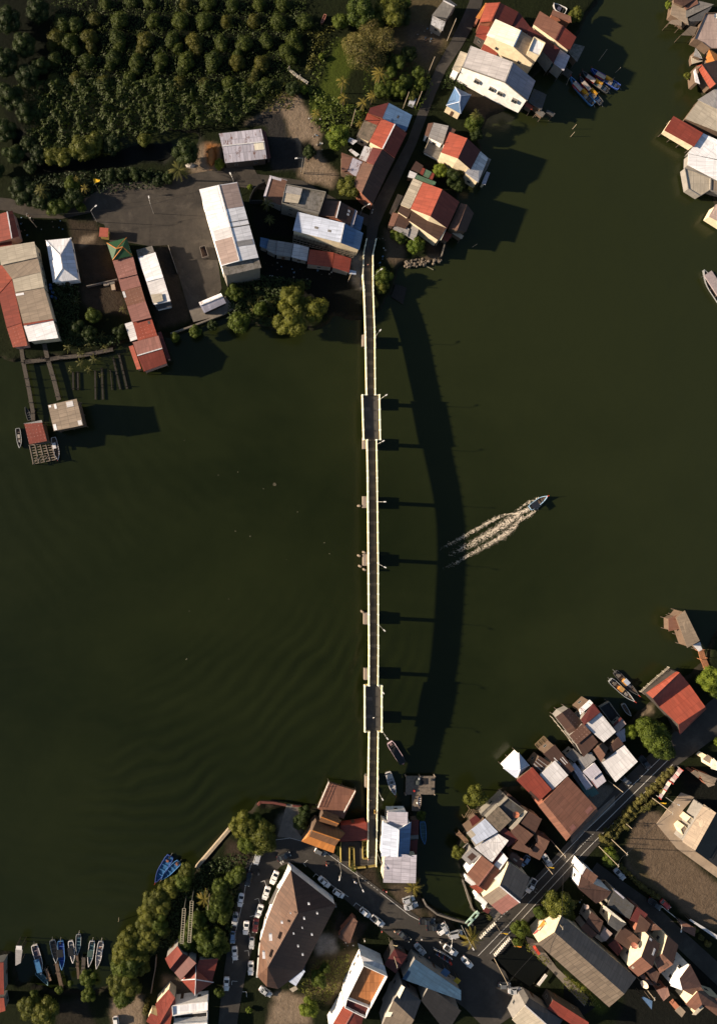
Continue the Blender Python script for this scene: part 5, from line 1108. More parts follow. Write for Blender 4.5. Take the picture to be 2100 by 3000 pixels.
B('K', 'shed', 'small pale sheds with a maroon strip in front of the big tree', 'gry').q(2.6, .2, 'pnk2', [385, 1530, 490, 1430, 535, 1490, 432, 1600]).q(3.0, .2, 'mar', [380, 1500, 470, 1410, 488, 1428, 395, 1522]).q(2.2, .2, 'lav', [410, 1605, 520, 1540, 528, 1690, 480, 1710]).done()
B('K', 'house', 'chestnut gabled house squeezed between two pale roofs', 'wood').g(4.4, 1.3, 'brn2', 'brn', [145, 1795, 215, 1750, 255, 1707, 240, 1940, 290, 1850, 330, 1772], ridge=None).q(4.2, .3, 'brn', [330, 1765, 442, 1640, 505, 1732, 360, 1830]).done()  # brn2 and brn are lit and shaded browns of one roof
B('L', 'house', 'large plain pale grey roof facing the main road', 'gry').q(4.2, 1.0, 'wht2', [250, 340, 510, 130, 670, 327, 410, 568]).done()
B('J', 'house', 'twin lavender roofed house with a thin red ridge beside the main road', 'wht').q(4.2, .5, 'lav', [1305, 520, 1415, 432, 1482, 522, 1383, 598]).q(4.0, .5, 'lav', [1383, 602, 1482, 526, 1525, 605, 1437, 675]).p(-1, 0, .0, .03, 1, 'red').q(3.6, .4, 'lav', [1200, 470, 1230, 432, 1400, 650, 1340, 692]).q(2.8, .2, 'teal', [1345, 700, 1410, 660, 1460, 720, 1390, 757]).done()
B('J', 'house', 'weathered grey sheet roofs between the chocolate roof and the lavender pair', 'gry').q(3.4, .3, 'gry_old', [1255, 400, 1385, 330, 1430, 400, 1310, 500]).q(3.0, .3, 'gry2_old', [1140, 365, 1215, 300, 1300, 375, 1225, 430]).done()
B('J', 'house', 'blue strip roof alongside the great terracotta hall', 'blue').q(3.0, .2, 'teal', [1270, 640, 1300, 610, 1380, 720, 1350, 760]).q(3, .2, 'dgry', [1210, 560, 1235, 520, 1290, 610, 1270, 640]).done()
B('J', 'house', 'dark brown long roof with white skylights by the floating cage', 'wood', base=.6).q(4.4, .6, 'brn', [935, 352, 1042, 262, 1230, 495, 1160, 552]).p(0, .3, .3, .36, .6, 'wht2', 'skylight').p(0, .6, .45, .66, .7, 'wht2', 'skylight').p(0, .8, .45, .86, .7, 'wht2', 'skylight').done()
B('J', 'shed', 'striped rust and pale sheet roof beside the hip-roofed kiosk', 'wood', base=.6).q(3.8, .3, 'brn_old', [825, 465, 900, 370, 1010, 440, 905, 548]).p(0, .2, .0, .3, 1, 'gry').p(0, .45, .0, .52, 1, 'gry').p(0, .7, .0, .75, 1, 'gry').done()
B('J', 'house', 'pale warm-grey roof between the red roof and the brown one', 'gry').q(5.2, .5, 'wht2', [900, 546, 1045, 412, 1168, 550, 1022, 686]).done()
B('J', 'kiosk', 'pale sky-blue pyramid-roofed kiosk over the water', 'wht', base=.4, stilts=True).h(3.6, 2.0, 'lblue', [556, 483, 703, 337, 803, 455, 685, 584], [712, 492, 716, 497], cap='wht').done()
B('J', 'house', 'bright red square-roofed house with a dark stained corner', 'wood').q(5.4, .9, 'red2', [683, 598, 833, 475, 1012, 685, 888, 803]).p(0, .0, .55, .12, .95, 'brn').done()
b = B('J', 'warehouse', 'great square terracotta-brown hall beside the main road', 'brick'); b.g(5.6, 1.2, 'brick2', 'brick2', [885, 835, 935, 800, 1165, 562, 1150, 1168, 1192, 1118, 1437, 858], ridge=None).q(5.2, .5, 'brn2', [1200, 1157, 1445, 895, 1437, 858, 1192, 1118]).p(1, .05, .08, .15, .3, 'brick').p(1, .03, .75, .15, .9, 'brick').done()
# cluster by the inlet
B('J', 'house', 'flat concrete terrace house with a copper dish on its roof', 'conc').f(4.2, 'dgry_moss', [500, 850, 600, 760, 762, 880, 640, 972], .4).f(2.6, 'gry2_moss', [345, 915, 555, 718, 578, 742, 372, 940], .1).done()
B('J', 'house', 'mossy tan square-roofed house beside the copper dish', 'conc').q(4.8, .6, 'tan2_moss', [390, 960, 512, 840, 637, 972, 520, 1082]).done()
B('J', 'shed', 'rust-brown shed roof at the north tip of the inlet cluster', 'wood').q(3.2, .3, 'brn', [570, 762, 610, 725, 727, 822, 690, 862]).done()
B('J', 'house', 'blue-white flat sheet roof standing at the inlet edge', 'wood', base=.6).q(4.8, .5, 'lblue', [213, 1097, 387, 960, 508, 1085, 302, 1202]).p(0, .0, .0, .25, .45, 'beige').done()
B('J', 'shed', 'small chestnut roof next to the wooden rack over the inlet', 'wood', base=.4, stilts=True).q(3.2, .3, 'mar', [240, 972, 300, 925, 350, 975, 272, 1042]).done()
B('J', 'house', 'long light grey corrugated roof behind the blue-white one', 'gry').q(4.6, .6, 'wht2_old', [285, 1232, 500, 1095, 608, 1165, 452, 1370]).done()
B('J', 'house', 'tan-brown square roof in the middle of the inlet cluster', 'wood').q(5.0, .7, 'brn2_old', [625, 1082, 700, 1010, 842, 1112, 747, 1217]).done()
B('J', 'house', 'dark tiled roof behind the curved white parapet', 'cream').q(4.6, .5, 'brn', [720, 1000, 770, 880, 922, 962, 852, 1108]).q(4.8, .1, 'beige', [612, 1050, 765, 880, 785, 895, 650, 1070]).done()
B('J', 'house', 'gabled chocolate roof near the silver roadside car', 'wood').g(4.2, 1.0, 'brn2', 'brn', [860, 1172, 880, 1112, 900, 1100, 955, 1255, 992, 1172, 1010, 1160], ridge=None).q(3.8, .4, 'brn2', [800, 1300, 870, 1190, 965, 1225, 900, 1350]).done()
B('J', 'house', 'orange-brown roof strip pinched between dark roofs', 'brick').q(4.4, .5, 'brn2', [635, 1240, 700, 1165, 832, 1258, 800, 1290]).q(4.0, .3, 'mar', [520, 1080, 570, 1040, 700, 1150, 600, 1230]).done()
B('J', 'shed', 'rust-red shed roof with one pale sheet beside the road forecourt', 'wood').q(3.2, .3, 'brn2', [608, 1330, 640, 1275, 750, 1345, 715, 1430]).p(0, .3, .3, .5, .6, 'beige').done()
B('J', 'house', 'grey sheet roof with a square rust patch at the west tip of the cluster', 'gry', base=.6).q(3.8, .4, 'gry_old', [165, 1325, 262, 1235, 352, 1302, 242, 1402]).p(0, .3, .3, .75, .8, 'brn').done()
B('J', 'house', 'reddish-brown gabled house with a white and red ridge', 'wht').g(4.8, .9, 'brick2', 'mar', [213, 1482, 358, 1306, 470, 1392, 320, 1592, 330, 1600, 0, 0] if False else [355, 1306, 468, 1396, 528, 1448, 213, 1482, 320, 1592, 395, 1640], ridge='brick').done()
B('J', 'house', 'small bright red roof with curved white gable', 'wht').q(4.4, .3, 'red', [450, 1372, 530, 1265, 548, 1292, 468, 1392]).q(4.6, .4, 'wht', [470, 1392, 560, 1285, 602, 1335, 525, 1442]).done()
b = B('M', 'house', 'big corner house with cream and salmon west slope and shade-darkened east slope', 'cream'); b.g(5.6, 2.4, 'tan', 'dgry', [450, 520, 655, 383, 765, 110, 682, 722, 893, 580, 1012, 282], ridge='wht').p(0, .45, .0, .99, .98, 'brick').done()  # dgry east slope is shade painted as roof colour
B('M', 'house', 'cream flat strip roofs with small terracotta tiles beside the darkened east slope', 'cream').q(5.0, .3, 'wht2', [590, 300, 722, 175, 765, 110, 655, 380]).q(4.6, .2, 'beige', [450, 510, 590, 300, 655, 382, 520, 470]).p(-1, .2, .3, .5, .7, 'brick').done()
B('M', 'house', 'low red roof with white border next to the inlet wall', 'wht').q(3.4, .3, 'red', [300, 385, 382, 370, 462, 430, 412, 478]).q(3.0, .3, 'wht2', [245, 315, 275, 280, 370, 350, 340, 392]).q(3.2, .2, 'wht', [360, 530, 400, 475, 512, 582, 485, 627]).q(2.6, .2, 'mar', [455, 680, 490, 635, 550, 665, 520, 712]).done()
# ---- south of the main road
b = B('S', 'shophouse', 'long shophouse with tiled cream front wall and pale west roof slope', 'cream', win=0); b.g(7.2, 1.9, 'tan2_old', 'dgry', [340, 1040, 840, 715, 1045, 225, 2440, 2921, 2891, 2530, 3243, 2048], ridge=None).done()  # grey east half stands in for its shaded side
bn = empty('shop_banner', C('S', 400, 600, G + 2.6), 'orange and yellow shop sign board on the cream shopfront', 'shop sign'); mb = MB(); P = [C('S', x, y, G + z) for x, y, z in ((205, 785, 3.0), (520, 360, 3.0), (600, 470, 4.4), (345, 780, 4.0))]
oc = plain('orange sign face', (.75, .22, .03), .6, var=.1); yc = plain('yellow sign face', (.8, .55, .22), .6, var=.1); rc = plain('crimson sign face', (.6, .04, .05), .6, var=.1)
mb.sheet([P[0], P[1], P[1].lerp(P[2], .5), P[0].lerp(P[3], .5)], .12, oc); mb.build('orange_band', bn); mb = MB(); mb.sheet([P[0].lerp(P[3], .5) + Vector((0, 0, .01)), P[1].lerp(P[2], .5) + Vector((0, 0, .01)), P[2], C('S', 285, 880, G + 4.2)], .12, yc); mb.build('yellow_band', bn)
mb = MB(); mb.sheet([C('S', 225, 760, G + 3.4), C('S', 345, 640, G + 3.7), C('S', 360, 740, G + 4.15), C('S', 280, 875, G + 4.25)], .1, rc); mb.build('crimson_corner', bn)
mb = MB()
for i in range(8): a = C('S', 395 + i * 20, 660 - i * 27, G + 4.25); mb.box(a, .22, .34, .05, plain('sign lettering', (.25, .06, .03)), -.9)
mb.build('lettering', bn)
b = B('N', 'shophouse', 'corner shophouse with white front panels and brown sloping roofs', 'wht'); b.q(5.6, .8, 'brn2', [180, 225, 237, 150, 360, 240, 310, 320]).q(5.2, .8, 'brn', [150, 360, 182, 228, 310, 320, 500, 400]).q(5.2, .2, 'brn', [150, 365, 500, 402, 450, 470, 345, 530]).q(5.6, .15, 'wht', [160, 215, 205, 110, 238, 150, 192, 225]).p(-1, .3, .1, .9, .9, 'wht').done()
B('N', 'shophouse', 'mossy slate roofed shophouse set back behind the brown corner block', 'conc').q(5.0, .7, 'dgry_moss', [460, 545, 525, 375, 740, 550, 690, 690]).q(5.3, .1, 'lav', [520, 385, 525, 370, 637, 465, 625, 478]).done()
B('N', 'shophouse', 'narrow cream-walled shophouse with slate roof in the courtyard', 'cream').q(5.4, .5, 'dgry', [460, 740, 500, 620, 657, 740, 560, 815]).q(6.2, .1, 'cream', [410, 578, 440, 555, 655, 730, 600, 712]).done()
B('N', 'house', 'brick-brown tiled rear annex with a clean orange-brown lean-to', 'gry').q(4.8, .7, 'brn', [235, 720, 290, 610, 415, 710, 370, 845]).q(4.2, .5, 'rust', [175, 785, 235, 728, 355, 848, 290, 890]).done()
B('N', 'house', 'annex with a pale turquoise edged square roof', 'gry').q(4.6, .4, 'pnk2', [375, 865, 430, 770, 510, 840, 440, 920]).q(3.6, .2, 'beige', [325, 875, 360, 845, 438, 915, 395, 930]).done()
B('N', 'shophouse', 'dark maroon rear roof with a white end strip', 'dark').q(4.8, .6, 'mar', [460, 960, 540, 900, 618, 995, 570, 1075]).q(5.2, .5, 'brn', [530, 900, 620, 770, 750, 850, 680, 1010]).done()
B('N', 'shophouse', 'low brown roof with a round dish in front of the tall cream wall', 'gry').q(5.8, .5, 'brn2', [660, 890, 735, 845, 838, 935, 760, 985]).done()
b = B('N', 'shophouse', 'tallest shophouse with sunlit cream gable wall and brown roof', 'cream'); b.g(7.8, 2.0, 'brick2', 'brn', [675, 1195, 812, 1083, 895, 860, 780, 1290, 930, 1190, 1010, 950], ridge=None).p(1, .2, .3, .35, .6, 'wht2', 'skylight').p(1, .7, .05, .9, .15, 'wht2', 'skylight').p(0, .12, .12, .3, .25, 'beige').done()
b = B('N', 'shophouse', 'second cream-gabled shophouse with patchwork brown roof', 'cream'); b.g(7.4, 1.5, 'rust', 'brn', [945, 1105, 1030, 1052, 1087, 860, 1005, 1258, 1145, 1162, 1200, 960], ridge=None).p(0, .05, .3, .45, .95, 'brn2').p(0, .6, .35, .9, .75, 'brn2').done()
B('N', 'shophouse', 'dark roofed shophouse between the side lane and the tall cream gables', 'brick').q(6.0, .6, 'brn', [740, 830, 800, 640, 910, 740, 870, 820]).q(6.0, .6, 'brn2', [910, 745, 890, 810, 1030, 800, 960, 740]).q(5.6, .5, 'mar', [690, 700, 770, 560, 880, 640, 800, 740]).done()
B('N', 'shophouse', 'near-black roofed block below the patchwork roof', 'brick').q(6.2, .6, 'brn', [855, 1235, 935, 1190, 1005, 1258, 960, 1385]).q(6.0, .4, 'rust', [790, 1280, 835, 1265, 955, 1385, 880, 1370]).done()
b = B('U', 'shophouse', 'shophouse with a swooping white gable wall and rust roof', 'wht'); b.g(6.4, 1.4, 'wht', 'rust', [740, 1620, 900, 1500, 1090, 1240, 930, 1700, 950, 1690, 1300, 1640], ridge=None).q(5.6, .6, 'brn2', [950, 1690, 1130, 1790, 1330, 1700, 1090, 1440]).done()
B('U', 'shophouse', 'brown gabled shophouse row at the bottom right edge', 'cream').g(5.4, 1.2, 'brick2', 'brn2', [1010, 1950, 1220, 1720, 1330, 1700, 1180, 2060, 1300, 1950, 1700, 2050], ridge=None).q(5.0, .6, 'brn2', [1300, 1950, 1340, 1760, 1700, 1900, 1560, 2150]).q(4.6, .2, 'beige', [1125, 2130, 1290, 1950, 1330, 2010, 1190, 2140]).done()
B('U', 'house', 'small salmon roofed house beside the blue canopy', 'brick').q(3.6, .4, 'pink', [490, 1700, 690, 1640, 730, 1790, 620, 1890]).q(3.4, .4, 'tan', [820, 2060, 910, 1980, 1010, 2080, 940, 2180]).done()
B('U', 'canopy', 'blue fabric sail canopy over the bottom right yard', 'blue').a(3.6, .2, 'blue', [235, 1830, 260, 1810, 420, 1890, 410, 2040]).done()
# ---- bottom centre
b = B('V', 'shophouse', 'tall white-walled block with sunken terracotta roof', 'wht', win=2)
b.f(6.6, 'otile_old', [680, 275, 910, 380, 745, 690, 520, 600], 1.1, 'wht').f(6.4, 'mar', [520, 602, 745, 690, 700, 790, 500, 690], .9, 'wht').g(6.2, .8, 'red', 'red2', [490, 690, 590, 740, 685, 800, 340, 950, 440, 1000, 640, 990], ridge='brick').q(5.6, .1, 'wht2', [645, 190, 890, 300, 912, 375, 680, 262]).done()
B('V', 'shophouse', 'dark red hipped shop roof beside the overhead pole', 'dark').g(4.0, .7, 'mar', 'mar', [888, 290, 990, 135, 1010, 130, 1000, 375, 1060, 290, 1120, 195], ridge=None).done()
B('V', 'shophouse', 'long deep-blue corrugated roof along the market street', 'gry').q(5.2, .4, 'navy', [1065, 430, 1190, 235, 1640, 540, 1640, 640]).done()  # navy darkens the blue sheets to stand for shade on them
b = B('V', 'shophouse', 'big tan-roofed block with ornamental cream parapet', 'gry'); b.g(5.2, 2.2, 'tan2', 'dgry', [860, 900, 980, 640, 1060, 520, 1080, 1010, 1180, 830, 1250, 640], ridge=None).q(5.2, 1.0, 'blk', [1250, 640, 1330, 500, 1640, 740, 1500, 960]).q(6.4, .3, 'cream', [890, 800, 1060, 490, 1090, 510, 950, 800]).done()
B('V', 'shop_stall', 'blue square canvas stall roof in the market street', 'blue', cat='market stall').a(2.8, .3, 'blue', [1430, 380, 1480, 320, 1535, 365, 1485, 425]).done()
B('M', 'shop_stall', 'purple and yellow parasol stall by the market street', 'blue', cat='market stall').a(2.6, .3, 'ylw', [95, 1520, 150, 1460, 200, 1500, 145, 1560]).done()
b = B('M', 'shophouse', 'large building with cream west slope and shade-darkened east slope at the bottom edge', 'gry'); b.g(4.8, 2.2, 'beige', 'dgry', [800, 1960, 955, 1790, 1000, 1700, 1100, 2250, 1300, 2100, 1400, 1960], ridge='wht2').done()  # east slope coloured dark grey to read as unlit
B('M', 'house', 'dark red roofed house at the bottom edge', 'dark').q(5.0, .9, 'red2', [1220, 1830, 1285, 1725, 1700, 1990, 1700, 2150]).done()
# ---- bottom left
b = B('Q', 'warehouse', 'huge brown tiled wedge-shaped market hall inside the quay loop', 'wht', win=0)
z0, z1 = G + 4.6, G + 9.2
def tri(b, pts, m, mb):
    P = [C('Q', x, y, z) for x, y, z in pts]; d = (P[1] - P[0]).normalized(); n = (P[1] - P[0]).cross(P[2] - P[0]).normalized(); w = n.cross(d); mb.sheet(P, .1, roofm(m), [((p - P[0]).dot(d), (p - P[0]).dot(w)) for p in P])
b._root(C('Q', 1400, 1000, G)); mb = MB(); E0, E1, E2, E3, E4 = (1452, 478), (1325, 700), (1225, 950), (1165, 1150), (1140, 1480); R0, R1, R2, R3 = (1465, 488), (1520, 885), (1235, 1395), (1226, 1578)
e, r = lambda p: (*p, z0), lambda p: (*p, z1)
tri(b, [e(E0), e(E1), r(R1)], 'mhb_old', mb); tri(b, [e(E1), e(E2), (1400, 1100, z1), r(R1)], 'mhb_old', mb); tri(b, [e(E2), e(E3), r(R2), (1400, 1100, z1)], 'mhb_old', mb); tri(b, [e(E3), e(E4), (*R3, z0 + 1), r(R2)], 'mhb_old', mb)
mb.build('west_roof', b.root).name = 'roof'; mb = MB(); F1, F2, F3 = (1877, 812), (1560, 1430), (1335, 1600)
tri(b, [(*E0, z0), r(R1), e(F1)], 'brn', mb); tri(b, [r(R1), (1400, 1100, z1), r(R2), (*F2, z0), (*F1, z0)], 'brn', mb); tri(b, [r(R2), (*R3, z0 + 1), (*F3, z0), (*F2, z0)], 'brn', mb); ro = mb.build('east_roof', b.root); ro.name = 'roof'  # east faces coloured darker brown, shade built into the roofing
b.last = ro; b.walls([C('Q', x, y, z0) for x, y in (E0, E1, E2, E3, E4, F3, F2, F1)])
sk = roofm('wht')
for x, y, w_, hh in ((1450, 888, 5, 4), (1368, 975, 10, 9), (1262, 1115, 14, 30), (1197, 1282, 12, 32), (1577, 938, 8, 8), (1478, 1082, 6, 4), (1560, 1028, 5, 4), (1563, 1280, 8, 6), (1650, 1090, 8, 6), (1700, 890, 8, 6), (1620, 800, 9, 7), (1520, 1200, 7, 6)):
    t = .5; q = [C('Q', x - w_, y - hh, z1 + .35), C('Q', x + w_, y - hh, z1 + .35), C('Q', x + w_ + 3, y + hh, z1 + .35), C('Q', x - w_ + 3, y + hh, z1 + .35)]; zz = z1 - .6 if x > 1500 or x < 1400 else z1
    m_ = MB(); m_.sheet(q, .6, sk); m_.build('roof_vent', ro)
B('Q', 'shed', 'silver corrugated shed attached to the south end of the market hall', 'gry').q(4.2, .4, 'lblue', [1383, 1495, 1475, 1345, 1588, 1432, 1500, 1572]).q(4.0, .2, 'dgry', [1478, 1340, 1500, 1318, 1590, 1355, 1588, 1428]).done()
B('Q', 'shelter', 'grey strip awning along the west front of the market hall', 'gry').a(3.0, .2, 'gry2', [1245, 800, 1285, 805, 1345, 660, 1320, 640]).done()
b = B('Z', 'hall', 'dark red many-gabled hall among the south-west trees', 'gry', cat='hall')
b.g(4.6, 1.0, 'red2', 'mar', [870, 420, 940, 560, 1000, 615, 1040, 245, 1110, 350, 1200, 390], ridge=None)
b.g(5.2, 1.8, 'mar', 'mar', [1000, 615, 1085, 715, 1090, 720, 1200, 390, 1300, 480, 1310, 490], ridge=None).q(4.6, .8, 'red2', [1520, 740, 1607, 420, 1340, 440, 1300, 600]).done()
b = B('Z', 'pavilion', 'red pyramid-roofed porch with white hips on the many-gabled hall', 'gry'); b.h(4.2, 3.0, 'red2', [1088, 712, 1298, 480, 1540, 745, 1284, 925], [1292, 700, 1294, 705], cap='wht2').done()
B('Z', 'house', 'brick-red hip-roofed house at the bottom edge of the south-west corner', 'cream').g(4.0, .8, 'red2', 'red', [735, 1050, 800, 1320, 700, 1500, 920, 845, 1010, 960, 1020, 1070], ridge=None).q(3.9, .5, 'red', [745, 1060, 1010, 980, 930, 1400, 790, 1400]).q(3.6, .5, 'red2', [610, 1290, 665, 1175, 785, 1225, 780, 1400]).done()
B('Z', 'house', 'white flat-roofed house with an open dark court', 'wht').f(4.2, 'wht', [970, 1060, 1458, 1005, 1458, 1120, 980, 1195], .4).f(2.0, 'blk', [1000, 1200, 1450, 1150, 1450, 1290, 1000, 1320], .2).f(4.2, 'wht', [990, 1320, 1452, 1292, 1452, 1500, 990, 1500], .4).done()
B('R', 'shed', 'dark shed with crimson strip roof at the far lower left edge', 'gry', base=.4).q(3.4, .4, 'red2', [-60, 790, 42, 785, 45, 1120, -60, 1120]).q(3.4, .4, 'red', [-60, 1160, 45, 1155, 60, 1290, -60, 1330]).done()
B('R', 'shelter', 'pale grey narrow boat shelter near the far left edge', 'gry', base=.4).a(2.6, .1, 'gry', [165, 820, 165, 640, 240, 650, 220, 790]).a(2.7, .1, 'wht2', [170, 650, 172, 610, 232, 612, 232, 655]).done()
# ---- bridge foot
b = B('P', 'temple', 'riverside temple with big orange-brown tiled upswept roof', 'wood', win=0)
b.g(4.6, 3.0, 'dotile', 'otile' if False else 'dotile', [925, 700, 960, 640, 1000, 545, 1195, 800, 1240, 735, 1300, 665], ridge='orng').q(3.4, 1.2, 'orng', [850, 752, 1178, 872, 1198, 790, 930, 695]).q(3.4, 1.0, 'orng', [975, 590, 850, 748, 925, 700, 990, 590]).done()
B('P', 'temple', 'smaller dark tiled rear hall of the riverside temple', 'wood', win=0).g(4.4, 1.1, 'dotile', 'dotile', [1030, 545, 1050, 500, 1072, 460, 1200, 615, 1230, 570, 1262, 535], ridge='orng').done()
B('P', 'shelter', 'deep crimson lean-to roof between the temple and the bridge', 'red').q(3.2, .5, 'red2', [1240, 757, 1250, 590, 1520, 558, 1520, 738]).done()
b = B('I', 'house', 'blue-white gabled riverside house beside the bridge foot', 'wht'); b.g(5.0, 1.1, 'lblue', 'blue', [712, 668, 862, 740, 978, 668, 695, 995, 848, 1000, 960, 985], ridge='wht').q(4.2, .4, 'lav', [750, 678, 755, 573, 945, 577, 942, 690]).q(4.4, .3, 'lav', [755, 675, 800, 730, 900, 725, 942, 680]).done()
B('I', 'warehouse', 'wide silver corrugated warehouse roof facing the quay road', 'cream').q(5.4, .5, 'lav_old', [715, 1240, 725, 1010, 1028, 980, 1020, 1245]).q(5.6, .4, 'lav', [722, 1008, 800, 975, 930, 975, 1000, 1000]).done()
B('I', 'shed', 'small maroon and grey sheds on the inlet side of the blue-white house', 'wood').q(3.0, .3, 'mar', [975, 790, 978, 655, 1050, 650, 1045, 790]).q(2.8, .3, 'gry2', [970, 835, 972, 795, 1045, 790, 1045, 830]).q(3.0, .3, 'mar', [960, 965, 968, 845, 1040, 835, 1030, 970]).done()
b = B('P', 'deck_house', 'red-brown tiled river deck with white railings on piles', 'wood', base=.4, stilts=True, win=0, cat='river deck'); b.f(1.6, 'brick2', [1130, 150, 1410, 235, 1280, 520, 1010, 415], 0).done()
fence('P', [1130, 150, 1020, 410], .95, 'white railing on the west side of the red-brown river deck', plain('white rail', (.7, .67, .63)), zb=G + 1.6); fence('P', [1400, 240, 1285, 455], .95, 'white railing on the east side of the red-brown river deck', plain('white rail', (.7, .67, .63)), zb=G + 1.6)
b = B('H', 'boathouse', 'square bleached plank-roofed fishing shed standing in the river', 'wood', base=.4, stilts=True, win=0); b.q(5.6, .5, 'tan_old', [378, 768, 425, 972, 655, 925, 603, 718]).p(0, .02, .02, .1, .1, 'wht').p(0, .75, .02, .98, .12, 'wht').p(0, .02, .2, .2, .28, 'wht').p(0, .04, .62, .24, .85, 'wht2').p(0, .8, .85, .98, .98, 'wht2').done()
B('H', 'boathouse', 'red tile-roofed fishing hut with a grey ridge at the end of the jetty', 'wood', base=.4, stilts=True, win=0).q(4.2, .6, 'red2_dots', [232, 1075, 370, 1050, 333, 905, 192, 915]).q(4.7, .1, 'gry', [190, 917, 335, 905, 330, 885, 188, 912]).done()
B('Q', 'store_shed', 'small beige sheets stacked roof beside the silver shed', 'wood', cat='shed').a(2.0, .1, 'beige_old', [1440, 1600, 1500, 1570, 1520, 1600, 1470, 1630]).done()

# ---- roofs by the dirt yard and the right edge of the side lane
B('L', 'warehouse', 'big building behind the dirt yard with tan west slope and east slope blackened as shade', 'gry', win=0).g(4.6, 2.6, 'tan', 'blk', [1450, 830, 1592, 930, 1760, 1040, 1195, 1270, 1345, 1375, 1500, 1490], ridge=None).f(4.0, 'blk', [1345, 1380, 1500, 1490, 1760, 1040, 1900, 1100, 1900, 1760, 1607, 1570], 0).done()  # black on east slope and flat roof colours in the unlit side
B('L', 'shed', 'two little cream cubes of roof leaning on the tan west slope', 'cream', win=0).f(3.4, 'beige', [1240, 1030, 1290, 975, 1340, 1020, 1300, 1080], .2).f(3.2, 'tan', [1170, 1120, 1215, 1075, 1265, 1130, 1200, 1190], .2).done()
B('T', 'house', 'bright cream roof cut by the right edge above the billboards', 'cream', win=0).q(4.6, .6, 'cream', [1490, 205, 1475, 110, 1540, 10, 1800, 300]).q(3.8, .3, 'tan', [1330, 30, 1420, -60, 1530, 10, 1470, 110]).done()
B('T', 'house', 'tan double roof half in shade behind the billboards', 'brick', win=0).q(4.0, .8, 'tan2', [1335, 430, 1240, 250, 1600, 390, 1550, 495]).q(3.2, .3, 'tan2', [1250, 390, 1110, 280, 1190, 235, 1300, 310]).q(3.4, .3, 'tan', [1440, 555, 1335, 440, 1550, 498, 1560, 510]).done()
B('U', 'shed', 'low rust-red roof on the verge at the right end of the side lane', 'dark', win=0).q(2.0, .2, 'rust', [960, 640, 880, 440, 1190, 600, 1170, 750]).done()
B('U', 'shelter', 'long purple-edged white canopy beyond the side lane verge', 'gry').a(2.4, .2, 'wht2', [1070, 455, 1100, 440, 1640, 770, 1571, 800]).done()
B('O', 'shed', 'low red-brown tiled annex in the dirt lot east of the market hall', 'brick', win=0).q(2.6, .4, 'brn2', [470, 740, 590, 600, 635, 640, 560, 850]).q(2.4, .2, 'brn', [450, 790, 500, 720, 600, 830, 540, 850]).done()
# ================================================================== vegetation
def rp(c, x, y): return cp(c, x, y)
# orchard: rows of clipped round bushes (crop A + B rows)
ORCH = []
rows = [(2, [(310, 10), (385, 5), (440, 8), (545, 12), (610, 10), (680, 15), (760, 12), (830, 12)], 24), (57, [(185, 70), (218, 72), (278, 57), (350, 60), (450, 60), (528, 60), (598, 62), (662, 62), (745, 60), (818, 64), (893, 63)], 27),
        (110, [(165, 112), (205, 120), (262, 110), (345, 112), (425, 118), (505, 115), (570, 120), (648, 125), (715, 128), (780, 120), (860, 118)], 28),
        (160, [(160, 172), (255, 180), (335, 170), (400, 178), (472, 175), (545, 180), (625, 178), (695, 182), (765, 188), (840, 150), (868, 135)], 27),
        (235, [(160, 235), (225, 232), (305, 238), (380, 232), (455, 240), (528, 245), (600, 245), (673, 244), (742, 240), (780, 245)], 24)]
for i, (yy, pts, r) in enumerate(rows):
    for x, y in pts:
        k = 'orchy' if random.random() < .28 else 'orch'
        tree(k, x, y, r * random.uniform(.92, 1.2), 'round clipped bush standing in the dark orchard rows', 'round orchard bushes in rows', hs=.8)
        if random.random() < .55 and 100 < y < 200: tree(k, x + random.uniform(-18, 18), y + random.uniform(22, 30), r * .7, 'round clipped bush standing in the dark orchard rows', 'round orchard bushes in rows')
undergrowth('orchard_undergrowth', 'O0', [190, 240, 800, 250, 740, 330, 690, 370, 640, 372, 560, 385, 430, 400, 330, 420, 280, 470, 170, 480, 90, 430, 60, 330, 40, 260], LG['field'], 16, .24, 2.6)
undergrowth('field_weeds', 'O0', [150, -30, 900, -30, 880, 200, 790, 300, 150, 280], LG['field'], 7, .22, 1.2)
undergrowth('pond_weeds', 'O0', [900, 60, 985, 80, 930, 190, 870, 240, 790, 245, 770, 330, 850, 320, 880, 270, 900, 180], LG['orchy'], 6, .26, 1.0)
undergrowth('river_bank_scrub', 'F', [640, 1080, 1100, 1130, 1100, 1200, 900, 1240, 830, 1500, 440, 1440, 480, 1180], LG['dark'], 7, .34, 1.3)
undergrowth('creek_side_scrub', 'E', [90, 330, 560, 280, 830, 250, 1190, 250, 1350, 320, 1300, 400, 1000, 420, 720, 460, 500, 580, 300, 560, 100, 480], LG['dark'], 5, .3, 1.2)
undergrowth('yard_scrub', 'E', [420, 1140, 620, 1180, 640, 1560, 900, 1560, 960, 1640, 500, 1640, 440, 1500], LG['dark'], 6, .32, 1.4)
undergrowth('grove_floor', 'Q', [330, 700, 560, 450, 900, 300, 1050, 330, 1020, 550, 900, 1000, 840, 1250, 420, 1260, 300, 1180, 60, 1350, 40, 1150], LG['dark'], 5, .32, 1.3)
undergrowth('wild_grass_bank', 'O', [380, 1000, 560, 930, 560, 1080, 380, 1380, 300, 1420, 60, 1280, 160, 1150, 240, 980], LG['olive'], 6, .26, .9)
undergrowth('lane_side_grass', 'N', [0, 1250, 270, 1440, 400, 1620, 200, 1560, 0, 1400], LG['olive'], 7, .26, .8)
undergrowth('pond_bank_grass', 'M', [850, 1000, 940, 1000, 1060, 1120, 1240, 1260, 1200, 1330, 1080, 1220, 900, 1080], LG['olive'], 7, .24, .8)
